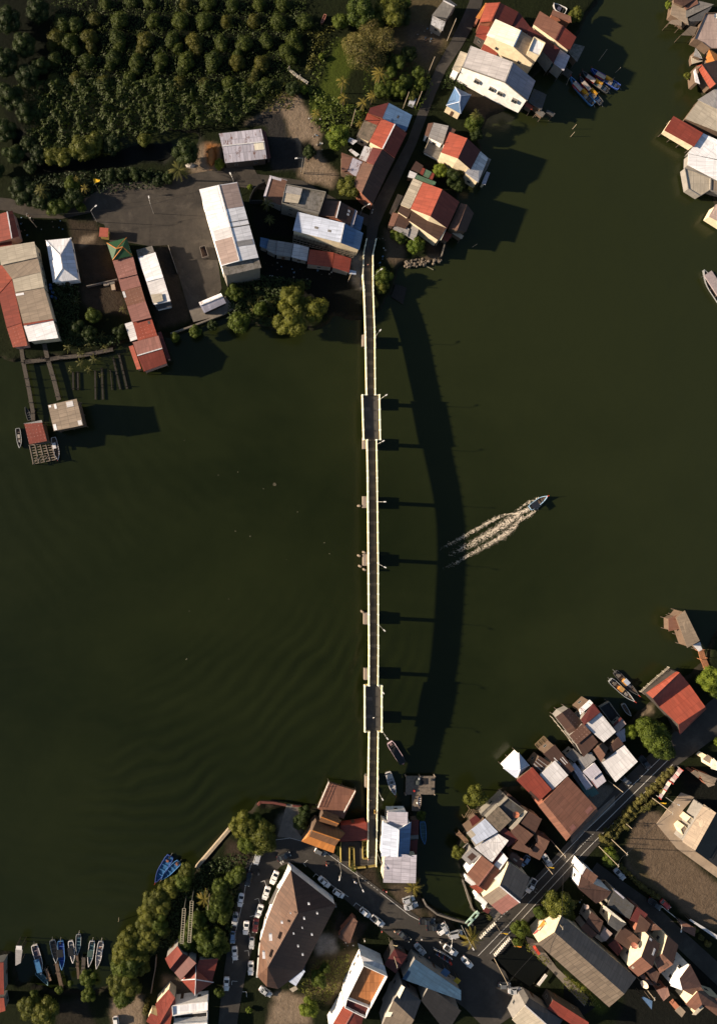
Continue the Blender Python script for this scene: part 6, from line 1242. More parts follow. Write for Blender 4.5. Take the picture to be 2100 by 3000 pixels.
undergrowth('village_weeds', 'B', [1080, 700, 1300, 780, 1560, 880, 1400, 1020, 1180, 1050, 1100, 960], LG['green'], 6, .32, 1.3)
undergrowth('roadside_weeds', 'C', [560, 560, 760, 640, 700, 700, 520, 700], LG['dark'], 5, .3, .7)
tl = [ # kind, crop, x, y, r(px source), label, group
 ('olive', 'E', 640, 95, 38, 'yellow-green leafy tree on the orchard edge above the black creek'), ('olive', 'E', 500, 160, 30, 'small yellow-green tree second from the creek head'), ('olive', 'E', 400, 150, 28, None), ('olive', 'E', 720, 60, 34, None), ('dark', 'E', 300, 140, 26, None), ('dark', 'E', 880, 60, 28, None), ('olive', 'E', 1130, 15, 22, None), ('dark', 'E', 220, 60, 24, None),
]
CRG = 'trees along the orchard edge above the creek'
for k, c, x, y, r, _ in tl: tree(k, *rp(c, x, y), r, 'leafy tree on the orchard edge above the black creek', CRG)
for x, y, r in ((150, 410, 30), (200, 480, 30), (330, 500, 30), (420, 545, 28), (490, 545, 26), (580, 480, 30), (560, 380, 24), (250, 430, 30), (640, 560, 16)): tree('green' if r < 29 else 'dark', *rp('E', x, y), r, 'leafy tree in the clump between the creek and the western road', 'trees between the creek and the western road')
for x, y, r in ((870, 300, 18), (960, 290, 18), (1060, 290, 20), (1140, 310, 18), (1240, 350, 17), (1320, 320, 18)): tree('dark', *rp('E', x, y), r, 'low dark bush lining the road below the creek', 'low bushes lining the road below the creek', cat='bush')
ST = [('dark', 'B', 120, 1190, 38, 'round dark tree beside the orange clay heap'), ('bright', 'B', 385, 1285, 15, 'small bright tree between the clay heap and the rust-spotted shed'), ('bright', 'B', 1310, 1070, 34, 'bright round tree beside the patched rusty shed'),
 ('olive', 'B', 1400, 1460, 36, 'olive tree over the dirt lot next to the chocolate brown house'), ('dark', 'B', 1090, 1190, 19, 'dark tree in the middle of the sandy lot'), ('bright', 'F', 622, 395, 9, 'tiny bright tree beside the dark round pen'),
 ('green', 'B', 1500, 80, 48, 'broad leafy tree at the head of the bright pond'), ('green', 'B', 1340, 165, 26, 'dark green tree at the pond head'), ('olive', 'C', 130, 90, 44, 'olive tree above the grey shell-roofed house'),
 ('bright', 'B', 1185, 440, 10, 'slim bright shrub on the pond bank'), ('bright', 'B', 1045, 700, 14, 'small shrub beside the white plank bridge'), ('dark', 'B', 960, 690, 20, 'dark bush beside the white plank bridge'),
 ('green', 'C', 770, 960, 26, 'upright green tree between the blue kiosk and the river'), ('dark', 'C', 790, 1050, 20, 'dark tree behind the red riverside house'), ('bright', 'C', 505, 1335, 24, 'bright tree beside the jumbled sheet sheds'), ('dark', 'C', 620, 1390, 30, 'dark tree between two red riverside houses'), ('dark', 'C', 650, 1450, 22, 'dark shrub at the water edge between two red houses'),
 ('bright', 'G', 700, 1350, 26, 'bright tree on the rocky bank below the largest red house'), ('green', 'G', 570, 1260, 22, 'green tree by the grey sheet sheds'), ('green', 'G', 520, 1240, 18, 'small tree nearest the rust sheet shed'),
 ('green', 'G', 400, 1640, 26, 'green tree beside the east parapet of the bridge'), ('olive', 'G', 380, 1740, 22, 'lower olive tree beside the east parapet of the bridge'),
 ('green', 'F', 530, 1450, 34, 'green mangrove on the bank below the white-roofed shed'), ('green', 'F', 500, 1220, 24, 'tree at the foot of the tall warehouse'), ('green', 'F', 700, 1350, 22, 'middle tree on the bank below the tall warehouse'),
 ('green', 'F', 190, 1530, 20, 'round shrub below the retaining wall'), ('green', 'F', 35, 1575, 16, 'small round shrub at the west end of the retaining wall'), ('dark', 'F', 330, 1480, 16, 'little dark shrub on the waterline below the retaining wall'),
 ('olive', 'F', 955, 1290, 44, 'upper west billow of the great mangrove by the river'), ('olive', 'F', 940, 1450, 48, 'lower billow of the great mangrove by the river'), ('olive', 'F', 1125, 1350, 40, 'eastern billow of the great mangrove by the river'), ('olive', 'F', 1000, 1190, 24, 'top tuft of the great mangrove by the river'),
 ('green', 'E', 735, 1400, 26, 'bright tree in the yard between the terraces'), ('dark', 'E', 600, 1500, 26, 'dark tree in the yard between the terraces'), ('dark', 'E', 700, 1540, 24, 'dark tree nearest the water between the terraces'), ('dark', 'E', 950, 1530, 24, 'dark tree west of the pink-red temple hall'),
 ('olive', 'I', 1580, 420, 34, 'olive tree standing at the river mouth of the inlet'), ('green', 'I', 1075, 610, 14, 'small tree behind the concrete pontoon walkway'), ('olive', 'I', 1420, 960, 22, 'scraggly tree on the inlet bank'),
 ('bright', 'K', 590, 1590, 22, 'yellowish tree on the west side of the great roadside tree'), ('green', 'K', 800, 1560, 40, 'north part of the great roadside tree by the red warehouse'), ('green', 'K', 900, 1690, 48, 'heart of the great roadside tree by the red warehouse'), ('green', 'K', 990, 1800, 34, 'south part of the great roadside tree by the red warehouse'),
 ('bright', 'K', 1520, 970, 36, 'bright tree at the right edge above the red warehouse'), ('green', 'K', 1600, 1080, 26, 'tree at the right edge behind the red warehouse'), ('bright', 'K', 1620, 1700, 14, 'small bright tree at the right edge below the red warehouse'),
 ('olive', 'M', 1350, 600, 46, 'big loose tree beside the tiled shopfront'), ('green', 'M', 1140, 700, 24, 'green tree on the road side of the big loose tree'), ('olive', 'M', 1440, 700, 26, 'eastern part of the big loose tree beside the shopfront'),
 ('green', 'M', 900, 900, 28, 'dark green tree over the pond bank by the bridge rail'), ('green', 'M', 860, 1050, 14, 'small tree leaning over the square pond'), ('green', 'L', 350, 1490, 24, 'green tree at the corner of the dirt yard'), ('bright', 'L', 350, 1400, 18, 'yellow-green tree next to the leaning corner pole'),
 ('olive', 'C', 1575, 115, 24, 'tree by the scrap heap above the russet house'), ('bright', 'D', 990, 50, 12, 'little yellow shrub at the top right waterline'), ('olive', 'D', 1200, 850, 12, 'flowering shrub beside the white side wall over the water'),
 ('olive', 'Z', 300, 820, 26, 'pale tree at the south end of the lower mangrove belt'), ('green', 'R', 930, 950, 26, 'tree between the plank jetties and the mangroves'), ('green', 'R', 930, 1130, 22, 'bush south of the plank jetties'), ('green', 'R', 740, 1010, 10, 'tiny bright shrub beside the jetty landing'),
 ('olive', 'R', 320, 1250, 34, 'broad olive tree at the bottom left corner'), ('olive', 'R', 480, 1300, 40, 'broadest olive tree at the bottom left corner'), ('green', 'R', 360, 1120, 14, 'small tree above the bottom left corner trees'), ('green', 'R', 620, 1080, 14, 'little tree west of the jetty landing'),
 ('green', 'O', 270, 1180, 26, 'leafy tree in the grassy gap beside the tall white wall'), ('bright', 'O', 170, 1460, 30, 'bright tree beside the pale yard at the bottom'), ('green', 'O', 330, 1090, 18, 'small tree in the grassy gap beside the tall white wall'), ('green', 'O', 600, 150, 8, 'tiny tree in the yellow planter tip'),
 ('bright', 'Q', 1060, 1800, 10, 'small bright shrub beside the quay road at the bottom'), ('green', 'Q', 780, 1640, 18, 'green shrub between the hall porch and the quay road')]
for k, c, x, y, r, l in ST: tree(k, *rp(c, x, y), r, l)
for x, y, r in ((1000, 60, 40), (1180, 130, 44), (1200, 220, 38), (1060, 230, 36), (1120, 60, 34)): tree('olive' if r > 37 else 'green', *rp('Q', x, y), r, 'leafy tree of the clump at the head of the quay curve', 'clump of trees at the head of the quay curve')
for x, y, r in ((880, 460, 20), (840, 560, 22)): tree('dark', *rp('P', x, y), r, 'dark tree beside the riverside temple', 'dark trees beside the riverside temple')
for x, y, r in ((480, 490, 24), (420, 590, 28), (330, 640, 28), (250, 700, 24), (160, 760, 30), (230, 830, 28), (110, 900, 30), (200, 980, 30), (80, 1000, 28), (250, 1060, 20), (130, 1090, 30), (50, 1180, 26), (130, 1190, 22), (30, 1290, 26), (-70, 1120, 30), (-110, 1240, 34), (-40, 1350, 32), (-130, 1400, 34), (-90, 1500, 32), (-170, 1560, 30), (-60, 1600, 30), (-120, 1680, 32), (60, 1400, 20)):
    tree('olive' if random.random() < .6 else 'green', *rp('Q', x, y), r * 1.12, 'mangrove tree in the dense belt on the south-west shore', 'mangrove belt on the south-west shore', hs=.9)
for x, y, r in ((960, 520, 26), (900, 570, 22), (790, 640, 28), (770, 800, 34), (850, 760, 26), (820, 900, 30), (740, 870, 28), (560, 960, 30), (620, 1080, 30), (520, 1040, 26), (480, 1180, 28), (560, 1220, 20), (680, 1180, 34), (770, 1100, 28), (740, 1260, 28), (660, 1270, 24), (820, 1210, 20), (440, 1090, 18)):
    tree('green', *rp('Q', x, y), r, 'dense green tree in the grove around the pale ladders', 'grove around the pale ladders')
for x, y, r in ((1480, 420, 38), (1560, 300, 34), (1430, 340, 28), (1590, 470, 30)): tree('dry', *rp('B', x, y), r * 1.2, 'sparse tan twiggy tree east of the bright pond', 'sparse tan trees east of the bright pond', hs=.9)
tree('dry', *rp('C', 60, 330), 40, 'sparse tan tree nearest the dirt clearing by the village road')
for x, y, r in ((60, 60, 30), (190, 30, 30), (20, 160, 30), (210, 130, 26), (260, 420, 24), (180, 480, 26), (110, 560, 24), (330, 560, 20), (240, 640, 22), (350, 660, 20), (180, 700, 24), (90, 700, 22), (290, 740, 18), (40, 700, 24)):
    tree(random.choice(['green', 'olive', 'dark', 'green']), *rp('C', x, y), r, 'leafy tree of the thicket along the west verge of the village road', 'thicket along the west verge of the village road')
undergrowth('pond_edge_weeds', 'B', [1080, 660, 1170, 440, 1260, 310, 1330, 290, 1230, 420, 1190, 560, 1150, 700, 1500, 860, 1500, 900, 1080, 760], LG['green'], 5, .24, 1.0)
undergrowth('verge_thicket', 'C', [-100, 500, 100, 420, 420, 560, 440, 700, 330, 900, 230, 800, 100, 780, -100, 760], LG['green'], 5, .28, 1.4)
for x, y, r, l in ((80, 1345, 32, 'big feathery palm beside the clay heap'),): palm(*rp('B', x, y), r, l, 'palmd', .7)
PT = [('B', 1355, 650, 20), ('B', 1365, 775, 18), ('B', 1500, 805, 20), ('B', 1590, 745, 18), ('B', 1150, 885, 17), ('B', 1490, 975, 14), ('C', 45, 580, 26)]
for c, x, y, r in PT: palm(*rp(c, x, y), r, 'yellow-green coconut palm in the stand south of the bright pond', 'palm', 1.0, 'coconut palms south of the bright pond')
for x, y, r, l in ((595, 325, 12, 'upper of two small yellow palms above the western road'), (660, 405, 15, 'lower of two small yellow palms above the western road')): palm(*rp('E', x, y), r, l)
palm(*rp('E', 320, 410), 22, 'dark green palm inside the roadside tree clump', 'palmd'); palm(*rp('F', 755, 530), 20, 'shaded palm south of the round pen', 'palmd'); palm(*rp('F', 780, 650), 16, 'small shaded palm west of the blue gabled roof', 'palmd')
palm(*rp('I', 1020, 1270), 30, 'big spreading palm beside the quay parking', 'palm', .7); palm(*rp('M', 320, 1020), 33, 'broad palm at the junction of quay and main road', 'palm', .6); palm(*rp('Q', 660, 760), 26, 'tall palm rising from the grove by the quay road', 'palm', .9)
palm(*rp('I', 430, 1110), 13, 'small palm at the foot of the yellow planter', 'palmd'); palm(*rp('C', 790, 900), 18, 'palm crown over the tree by the blue kiosk', 'palmd'); palm(*rp('L', 800, 870), 12, 'small palm in the roadside hedge', 'palmd'); palm(*rp('L', 560, 1110), 10, 'lowest palm in the roadside hedge', 'palmd'); palm(*rp('M', 540, 760), 9, 'small palm at the footway rail over the channel', 'palmd')
for c, x, y, r in (('F', 620, 1290, 14), ('F', 700, 1260, 14), ('F', 790, 1300, 13), ('F', 800, 1430, 12), ('F', 650, 1350, 12), ('E', 600, 1290, 12), ('E', 965, 1345, 12), ('H', 540, 310, 15), ('H', 620, 200, 14), ('H', 700, 280, 15), ('H', 790, 230, 14), ('H', 640, 430, 15), ('H', 740, 400, 16), ('H', 820, 320, 12), ('H', 560, 480, 10), ('H', 700, 480, 12), ('H', 800, 530, 8), ('H', 650, 360, 14)):
    palm(*rp(c, x, y), r * 1.15, 'broad-leaved banana plant in the dark riverside thicket', 'palmd', 1.0, 'banana plants in the riverside thicket', 'banana plant', 'banana_plant')
# clipped hedges, shrub by shrub
def hedge(crop, pts, r, label, group, kind='hedge', sp=1.35):
    q = [cp(crop, x, y) for x, y in pairs(pts)]
    for a, b_ in zip(q, q[1:]):
        L = math.hypot(b_[0] - a[0], b_[1] - a[1]); n = max(1, int(L / (r * sp)))
        for k in range(n): t = k / n; tree(kind, a[0] + (b_[0] - a[0]) * t + random.uniform(-1, 1), a[1] + (b_[1] - a[1]) * t + random.uniform(-1, 1), r * random.uniform(.85, 1.2), label, group)
hedge('L', [1080, 440, 930, 590, 700, 800, 500, 1010, 330, 1180, 230, 1300], 14, 'shrub in the brown-green hedge along the main road', 'hedge shrubs along the main road', sp=1.1)
hedge('L', [870, 800, 640, 950, 470, 1130, 330, 1320], 11, 'shrub in the greener inner row behind the main road hedge', 'inner row of hedge shrubs', sp=1.2)
hedge('L', [480, 1570, 600, 1690, 720, 1800, 860, 1900, 940, 1950], 10, 'shrub in the hedge along the side lane', 'hedge shrubs along the side lane', sp=1.1)
hedge('U', [650, 170, 740, 260], 8, 'shrub beyond the lane gate', 'shrubs beyond the lane gate'); hedge('U', [1200, 640, 1300, 780, 1420, 900, 1560, 1000], 12, 'yellowish shrub in the verge at the right end of the lane', 'verge shrubs at the lane end')
hedge('Z', [625, 1010, 600, 1120, 590, 1240], 8, 'shrub in the bright clipped hedge by the bottom left yard', 'clipped hedge shrubs bottom left'); hedge('I', [540, 870, 545, 1000], 6, 'shrub in the yellow planter against the bridge ramp', 'planter shrubs by the ramp'); hedge('I', [422, 930, 425, 1090], 5, 'shrub in the narrow yellow planter', 'narrow planter shrubs')
hedge('T', [650, 640, 760, 800], 16, 'leafy shrub beside the roadside billboards', 'shrubs beside the billboards', 'hedge')
# ================================================================== yellow planters and walls at the bridge foot
YP = plain('yellow painted wall', (.56, .43, .13), .7, var=.3)
wallrun('I', [400, 910, 440, 910, 446, 1100, 400, 1095], .7, .22, YP, 'long narrow yellow planter in the bridge forecourt', 'planter', True, zb=G, cat='planter')
wallrun('I', [520, 848, 572, 848, 568, 1018, 525, 1018], .8, .22, YP, 'yellow planter against the bridge ramp', 'planter', True, zb=G, cat='planter')
wallrun('I', [448, 1105, 560, 1098, 648, 1085], .9, .3, YP, 'yellow forecourt wall closing the foot of the bridge', posts=2.5)
wallrun('I', [318, 862, 316, 960, 318, 1050], 1.0, .25, YP, 'yellow wall beside the temple gate')
wallrun('O0', [690, 2420, 672, 2432, 575, 2545], 1.4, .9, plain('pale sea wall', (.42, .34, .25), .9, var=.35), 'pale concrete sea wall running down to the blue boats', 'sea_wall', zb=.2)
wallrun('P', [405, 385, 430, 352, 560, 358, 692, 382], .6, .7, plain('red coping', (.16, .05, .04)), 'red-topped embankment wall at the quay head', 'sea_wall', zb=G); wallrun('P', [760, 388, 850, 398], .6, .5, plain('red coping', (.16, .05, .04)), 'short red-topped wall beside the dark temple trees', 'sea_wall', zb=G)
wallrun('M', [220, 320, 260, 430, 300, 560, 340, 660, 370, 690], .8, .5, CON, 'mossy stone wall on the east side of the inlet', 'sea_wall', zb=G - .4); wallrun('I', [1090, 1400, 1120, 1460, 1220, 1540, 1370, 1590, 1560, 1640], .8, .5, CON, 'curving stone wall on the parking side of the inlet', 'sea_wall', zb=G - .4)
wallrun('F', [0, 1545, 180, 1482, 410, 1392, 500, 1345], 1.0, .5, CON, 'long retaining wall below the car yard', 'retaining_wall', zb=G - .3); wallrun('E', [1320, 850, 1392, 1065], 1.6, .25, CON, 'grey yard wall east of the narrow white shed'); wallrun('E', [680, 1172, 920, 1118], 1.4, .25, CON, 'grey garden wall behind the white hip-roofed house')
wallrun('F', [745, 350, 690, 375, 650, 415, 625, 470, 620, 500, 720, 500], 2.2, .2, plain('dark pen boards', (.03, .03, .03)), 'dark curved board fence of the round pen', 'pen_wall', cat='fence')
wallrun('Z', [745, 400, 735, 560, 700, 740, 675, 900], 1.4, .3, plain('tan wall', (.30, .2, .13)), 'tan wall between the mangroves and the hall garden')
wallrun('Q', [1440, 440, 1400, 560, 1330, 690, 1220, 930, 1165, 1150, 1150, 1290, 1135, 1480], 1.8, .3, plain('white boundary wall', (.60, .57, .54)), 'white boundary wall with round posts along the market hall', posts=9)
wallrun('O', [20, 180, 200, 290, 350, 420, 430, 500], 1.6, .25, plain('grey boundary wall', (.2, .2, .2)), 'grey boundary wall on the north-east front of the market hall', posts=7)
wallrun('G', [165, 885, 300, 965], 1.2, .3, CON, 'short pale wall at the corner of the chocolate brown house'); wallrun('G', [975, 1320, 945, 1440], 1.4, .3, CON, 'stone wall end by the rocky bank')
fence('K', [715, 1115, 860, 980, 1045, 825], 1.1, 'pale scaffold walkway rail in front of the great red warehouse', plain('pale scaffold', (.5, .44, .36)), zb=1.5, rails=3, name='walkway_rail'); jetty('K', [735, 1130, 880, 1000, 1050, 840], 2.5, 'narrow walkway in front of the great red warehouse')
fence('J', [1020, 8, 1165, 190, 1300, 380], 1.6, 'pale scaffold rail along the chocolate boat roof', plain('pale scaffold', (.5, .44, .36)), zb=2.0, name='walkway_rail')
fence('U', [590, 215, 700, 310, 825, 410], 1.4, 'white tubular gate rail across the side lane', plain('white rail', (.7, .67, .63)), name='gate_rail'); fence('V', [1380, 140, 1500, 200, 1555, 240], 1.2, 'white crash rail around the market parking', plain('white rail', (.7, .67, .63)), name='crash_rail')
def balus(crop, a, b_, n, label):
    A_, B_ = C(crop, *a, G), C(crop, *b_, G); rt = empty('balustrade', A_, label, 'balustrade'); mb = MB(); m = plain('white baluster', (.66, .62, .56)); pm = MB()
    for i in range(n): p = A_.lerp(B_, i / (n - 1)); pm.box((p.x, p.y, G), .35, .35, 1.1, m, base=True)
    for z in (.35, .95): mb.beam(A_ + Vector((0, 0, z)), B_ + Vector((0, 0, z)), .16, .16, m)
    pm.build('baluster_row', rt); mb.build('rail', rt)
balus('M', (420, 975), (590, 810), 9, 'white concrete balustrade on the north side of the road bridge'); balus('M', (590, 1180), (765, 985), 11, 'white concrete balustrade on the south side of the road bridge')
rt = empty('sluice_gate', C('M', 330, 760, G), 'pale green steel sluice frame over the inlet channel', 'sluice gate'); mb = MB(); gm = plain('pale green steel', (.35, .5, .42)); 
for o in (0, 30): mb.beam(C('M', 255 + o, 820 + o, G + 2.2), C('M', 375 + o, 690 + o, G + 2.2), .3, .3, gm)
for x, y in ((255, 820), (375, 690), (285, 850), (405, 720)): mb.beam(C('M', x, y, 0), C('M', x, y, G + 2.2), .3, .3, gm)
mb.build('frame', rt); mb = MB(); mb.box(C('M', 322, 782, G + 2.4), 1.0, 1.0, .5, gm, .8); mb.box(C('M', 392, 700, G + 2.4), .9, .9, .5, gm, .8); mb.build('winch_box', rt)
slab('pond_water', 'M', [640, 1200, 770, 1060, 870, 1060, 1000, 1110, 1230, 1330, 1170, 1400, 1010, 1570, 780, 1420, 640, 1270], G + .03, plain('black pond water', (.006, .007, .006), .5, .08, var=.2)); slab('channel_water', 'M', [290, 870, 420, 710, 560, 770, 590, 810, 400, 980], G + .03, plain('black pond water', (.006, .007, .006), .5, .08, var=.2)); slab('drain_water', 'N', [0, 1310, 250, 1480, 330, 1610, 200, 1700, 0, 1560], G + .03, plain('black pond water', (.006, .007, .006), .5, .08, var=.2))
slab('creek_water', 'A', [100, 720, 170, 900, 260, 1040, 380, 1090, 700, 1060, 900, 980, 1150, 960, 1170, 1060, 900, 1110, 640, 1130, 330, 1170, 140, 1100, 40, 900], .35, plain('black pond water', (.006, .007, .006), .5, .08, var=.2))  # water coloured black as tree shade over the creek
# ================================================================== boats
w_ = (.42, .38, .34)
LI = [('box', .35, 0, .8, .9, .5, (.10, .09, .08)), ('box', .62, .1, .6, .8, .35, (.16, .14, .12))]
def work(pal): return [('cabin', .52, .80, (.50, .42, .36), (.5, .04, .03), .35, .5, 1.2), ('box', .40, -.45, 2.6, .55, .9, (.75, .36, .02)), ('box', .30, .35, 1.1, 1.0, .6, (.32, .27, .22)), ('engine',), ('pole', .28, 2.4, .0), ('box', .12, .0, .8, 1.0, .35, (.05, .07, .12))]
boat('BB', (790, 1000), (225, 380), 2.0, 'blue', 'wood', 'blue trawler with mauve side, outermost of the moored four', items=work(0), bowc=(.5, .04, .02))
boat('BB', (980, 985), (440, 370), 1.9, 'black', 'blue', 'dark-sterned trawler moored second in the row of four', items=work(1), bowc=(.6, .05, .02))
boat('BB', (1140, 690), (500, 250), 1.9, 'black', 'teal', 'black trawler moored third in the row of four with a net frame', items=work(2), bowc=(.2, .03, .03))
boat('BB', (1395, 600), (720, 190), 2.0, 'royal', 'blue', 'royal blue trawler moored innermost in the row of four', items=work(3), bowc=(.3, .03, .02))
boat('K', (408, 880), (672, 1150), 2.0, 'black', 'wood', 'black work boat with pale blue cabin roof near the great red warehouse', items=[('cabin', .35, .52, (.45, .5, .6), (.6, .3, .08), 0, .6, 1.1), ('engine',), ('box', .15, 0, 1.2, 1.2, .4, (.2, .17, .14)), ('box', .65, .2, .8, .8, .3, (.1, .1, .12))])
boat('K', (352, 975), (622, 1220), 2.0, 'grey', 'wood', 'grey work boat with ochre cabin roof near the great red warehouse', items=[('cabin', .35, .5, (.55, .33, .12), (.5, .2, .05), 0, .55, 1.0), ('engine',), ('box', .18, .1, 1.0, 1.0, .5, (.16, .14, .12)), ('box', .7, 0, 1.0, .8, .3, (.28, .26, .25))])
boat('WK', (1175, 355), (1370, 215), 2.0, 'lblue', 'wood', 'blue motor boat speeding upriver with a white wake', 'motor_boat', items=[('canopy', .08, .42, (.02, .025, .04), 1.0), ('engine',)], bowc=(.6, .25, .08))
boat('I', (760, 205), (825, 410), 2.1, 'white', 'white', 'white open boat moored beside the south end of the footbridge', items=[('canopy', .02, .22, (.5, .48, .46), .95), ('box', .5, .2, .6, .6, .3, (.1, .1, .1)), ('box', .92, 0, .7, .6, .3, (.4, .05, .04))])
boat('BR', (0, 0), (1, 1), 2, 'white', 'white', 'x') if False else None
boat('O0', (1142, 2176), (1180, 2236), 2.3, 'pinkw', 'black', 'long boat with a full black canopy moored east of the footbridge', sharp=.3, items=[('canopy', .22, .95, (.012, .013, .016), .96), ('box', .08, 0, .8, .9, .4, (.3, .2, .2))])
boat('Q', (320, 350), (180, 590), 2.6, 'royal', 'blue', 'larger bright blue open boat by the sea wall', items=[('box', .2, 0, .7, .8, .4, (.3, .12, .08)), ('engine',)], bowc=(.6, .55, .5))
boat('Q', (400, 405), (235, 565), 2.1, 'blue', 'blue', 'smaller bright blue open boat tied inside the larger one', items=[('box', .12, .1, .8, .7, .4, (.35, .15, .1)), ('engine',)], bowc=(.4, .3, .2))
LB = [((360, 610), (440, 900), 2.2, 'white', 'mauve', 'pale boat with blue tarpaulin at the west end of the jetty moorings', [('canopy', .42, .88, (.06, .2, .42), .8), ('engine',)]), ((385, 890), (510, 1010), 1.6, 'teal', 'teal', 'small teal skiff behind the tarpaulin boat', []),
 ((550, 560), (595, 780), 2.0, 'grey', 'wood', 'grey long boat at the first plank jetty', [('engine',)]), ((635, 565), (655, 850), 2.0, 'blue', 'royal', 'blue-decked boat with small black canopy at the first plank jetty', [('canopy', .22, .5, (.012, .013, .016), 1.0), ('engine',)]),
 ((740, 565), (770, 780), 1.7, 'white', 'grey', 'grey boat with dark canopy between the two plank jetties', [('canopy', .2, .6, (.012, .013, .016), .95)]), ((825, 495), (815, 695), 1.6, 'grey', 'teal', 'slim grey boat lying farthest out at the jetties', [('engine',)]),
 ((968, 565), (935, 820), 1.8, 'white', 'teal', 'pale boat with green-grey deck at the east jetty', [('canopy', .28, .55, (.06, .10, .09), .9), ('engine',)]), ((1060, 570), (1015, 840), 1.8, 'white', 'white', 'easternmost white boat of the jetty moorings', [('box', .25, 0, .6, .8, .35, (.3, .15, .1)), ('engine',)])]
for s_, b_, w, h_, d_, l, it in LB: boat('R', s_, b_, w, h_, d_, l, items=it, post=False)
boat('H', (140, 950), (160, 1105), 1.5, 'grey', 'wood', 'small loaded boat west of the red fishing hut', items=[('box', .4, 0, 1.2, .7, .4, (.4, .36, .33)), ('box', .65, 0, .7, .6, .3, (.3, .3, .3))], post=False); boat('H', (420, 1022), (460, 1200), 1.7, 'white', 'wood', 'white boat with a pale cover tied east of the red fishing hut', items=[('canopy', .25, .5, (.6, .58, .6), .7)]); boat('H', (235, 885), (205, 785), 1.3, 'black', 'black', 'small dark skiff beside the long jetty', post=False)
boat('C', (1480, 105), (1380, 55), 2.2, 'white', 'black', 'derelict white hull lying on the scrap heap', z=G - .3, post=False, items=[('box', .5, 0, 1.2, 1, .4, (.1, .1, .16))])
boat('B', (1210, 135), (1177, 215), .8, 'brown', 'brown', 'slim red canoe lying in the orchard ditch', name='canoe', cat='canoe', z=G, post=False)
boat('I', (1085, 670), (1100, 870), 1.8, 'blue', 'teal', 'shaded blue boat tied to the maroon inlet sheds', post=False); boat('K', (500, 1260), (580, 1390), 1.3, 'grey', 'wood', 'shaded small boat between the dark platform and the bank', post=False); boat('I', (1050, 415), (1045, 520), 1.1, 'wood', 'white', 'small dinghy hauled on the pontoon walkway', name='dinghy', z=1.1, post=False)
# wake: foam lying on the river behind the motor boat
fm, nt, b_n = mat_base('wake foam', .6, .3); b_n.inputs['Base Color'].default_value = (.80, .70, .58, 1)
def foam(name, trk, dens, label):
    V_ = []; N_ = []
    for (x0, y0, w0, d0), (x1, y1, w1, d1) in zip(trk, trk[1:]):
        a, b_ = C('WK', x0, y0), C('WK', x1, y1); L = (b_ - a).length; n = int(L * (w0 + w1) / 2 / 4.0175 / S * dens * (d0 + d1) * 78) + 4
        t = RNG.random(n); t = t[RNG.random(n) < (d0 + (d1 - d0) * t) / max(d0, d1)]; n = len(t); nrm = Vector((-(b_ - a).y, (b_ - a).x, 0)).normalized(); wd = (w0 + (w1 - w0) * t) / 4.0175 / S * .5; off = RNG.normal(0, .40, n) * wd
        V_.append(np.stack([a.x + (b_.x - a.x) * t + nrm.x * off, a.y + (b_.y - a.y) * t + nrm.y * off, .10 + RNG.random(n) * .12], 1)); N_.append(np.stack([RNG.normal(-.35, .3, n), RNG.normal(0, .3, n), np.ones(n)], 1))
    P = np.concatenate(V_); N = np.concatenate(N_); cl = vnoise(P[:, 0] * .8 + P[:, 1] * .5, P[:, 1] - P[:, 0] * .55, .34, 41) + vnoise(P[:, 0], P[:, 1], .16, 42) * .8; kp = cl > RNG.normal(-.02, .2, len(P)); P = P[kp]; N = N[kp]; N /= np.linalg.norm(N, axis=1)[:, None]; me = leaf_mesh(name, P, N, .062, fm, .55); o = bpy.data.objects.new(name, me); COLL.objects.link(o); tag(o, kind='stuff'); return o
foam('wake_foam', [(1160, 365, 50, 1), (1060, 410, 60, .9), (960, 480, 130, .62), (800, 590, 120, .5), (620, 700, 110, .42), (460, 790, 90, .34), (350, 840, 84, .26), (200, 920, 84, 0)], 1.6, '')
foam('wake_foam', [(1280, 235, 30, .8), (1200, 265, 36, .6), (1100, 320, 40, .4), (1010, 385, 34, .25)], 1.3, ''); foam('wake_foam', [(1050, 410, 14, 1), (870, 435, 30, .8), (760, 480, 60, .45), (620, 560, 60, .42), (480, 640, 60, .4), (360, 710, 56, .34), (200, 790, 56, .18), (90, 845, 56, 0)], 1.5, '')
foam('wake_foam', [(1300, 310, 30, .7), (1210, 400, 50, .6), (1100, 480, 50, .5), (1060, 510, 30, .3)], 1.3, ''); foam('wake_foam', [(1090, 440, 20, 1), (1000, 560, 70, .55), (900, 650, 100, .5), (740, 750, 80, .46), (560, 850, 64, .4), (400, 940, 56, .34), (280, 1010, 60, .18), (150, 1070, 60, 0)], 1.5, '')
# ================================================================== jetties, rafts, poles in the water
jetty('H', [170, 320, 185, 430, 225, 620, 262, 830, 262, 890], 5.5, 'long grey plank jetty leading to the red fishing hut'); jetty('H', [350, 290, 375, 400, 425, 570, 465, 730], 6, 'second plank jetty leading to the bleached plank roof'); jetty('H', [190, 430, 340, 415, 480, 395, 640, 380, 890, 330], 5, 'plank walkway along the shore linking both jetties')
for i, (p, w) in enumerate((([575, 510, 578, 650], 2), ([612, 510, 615, 650], 2), ([748, 500, 752, 725], 2), ([800, 480, 810, 725], 2.2), ([890, 400, 945, 645], 2.2), ([935, 370, 1000, 640], 2.4), ([868, 500, 882, 650], 1))): jetty('H', p, w, 'narrow dark slipway beam running into the river', .45, plain('wet black timber', (.04, .036, .032), .9, var=.4), name='slipway_beam', group='slipway beams below the banana thicket')
b = B('H', 'fishing_raft', 'open timber fishing raft south of the red fishing hut', 'wood', base=.4, cat='raft')
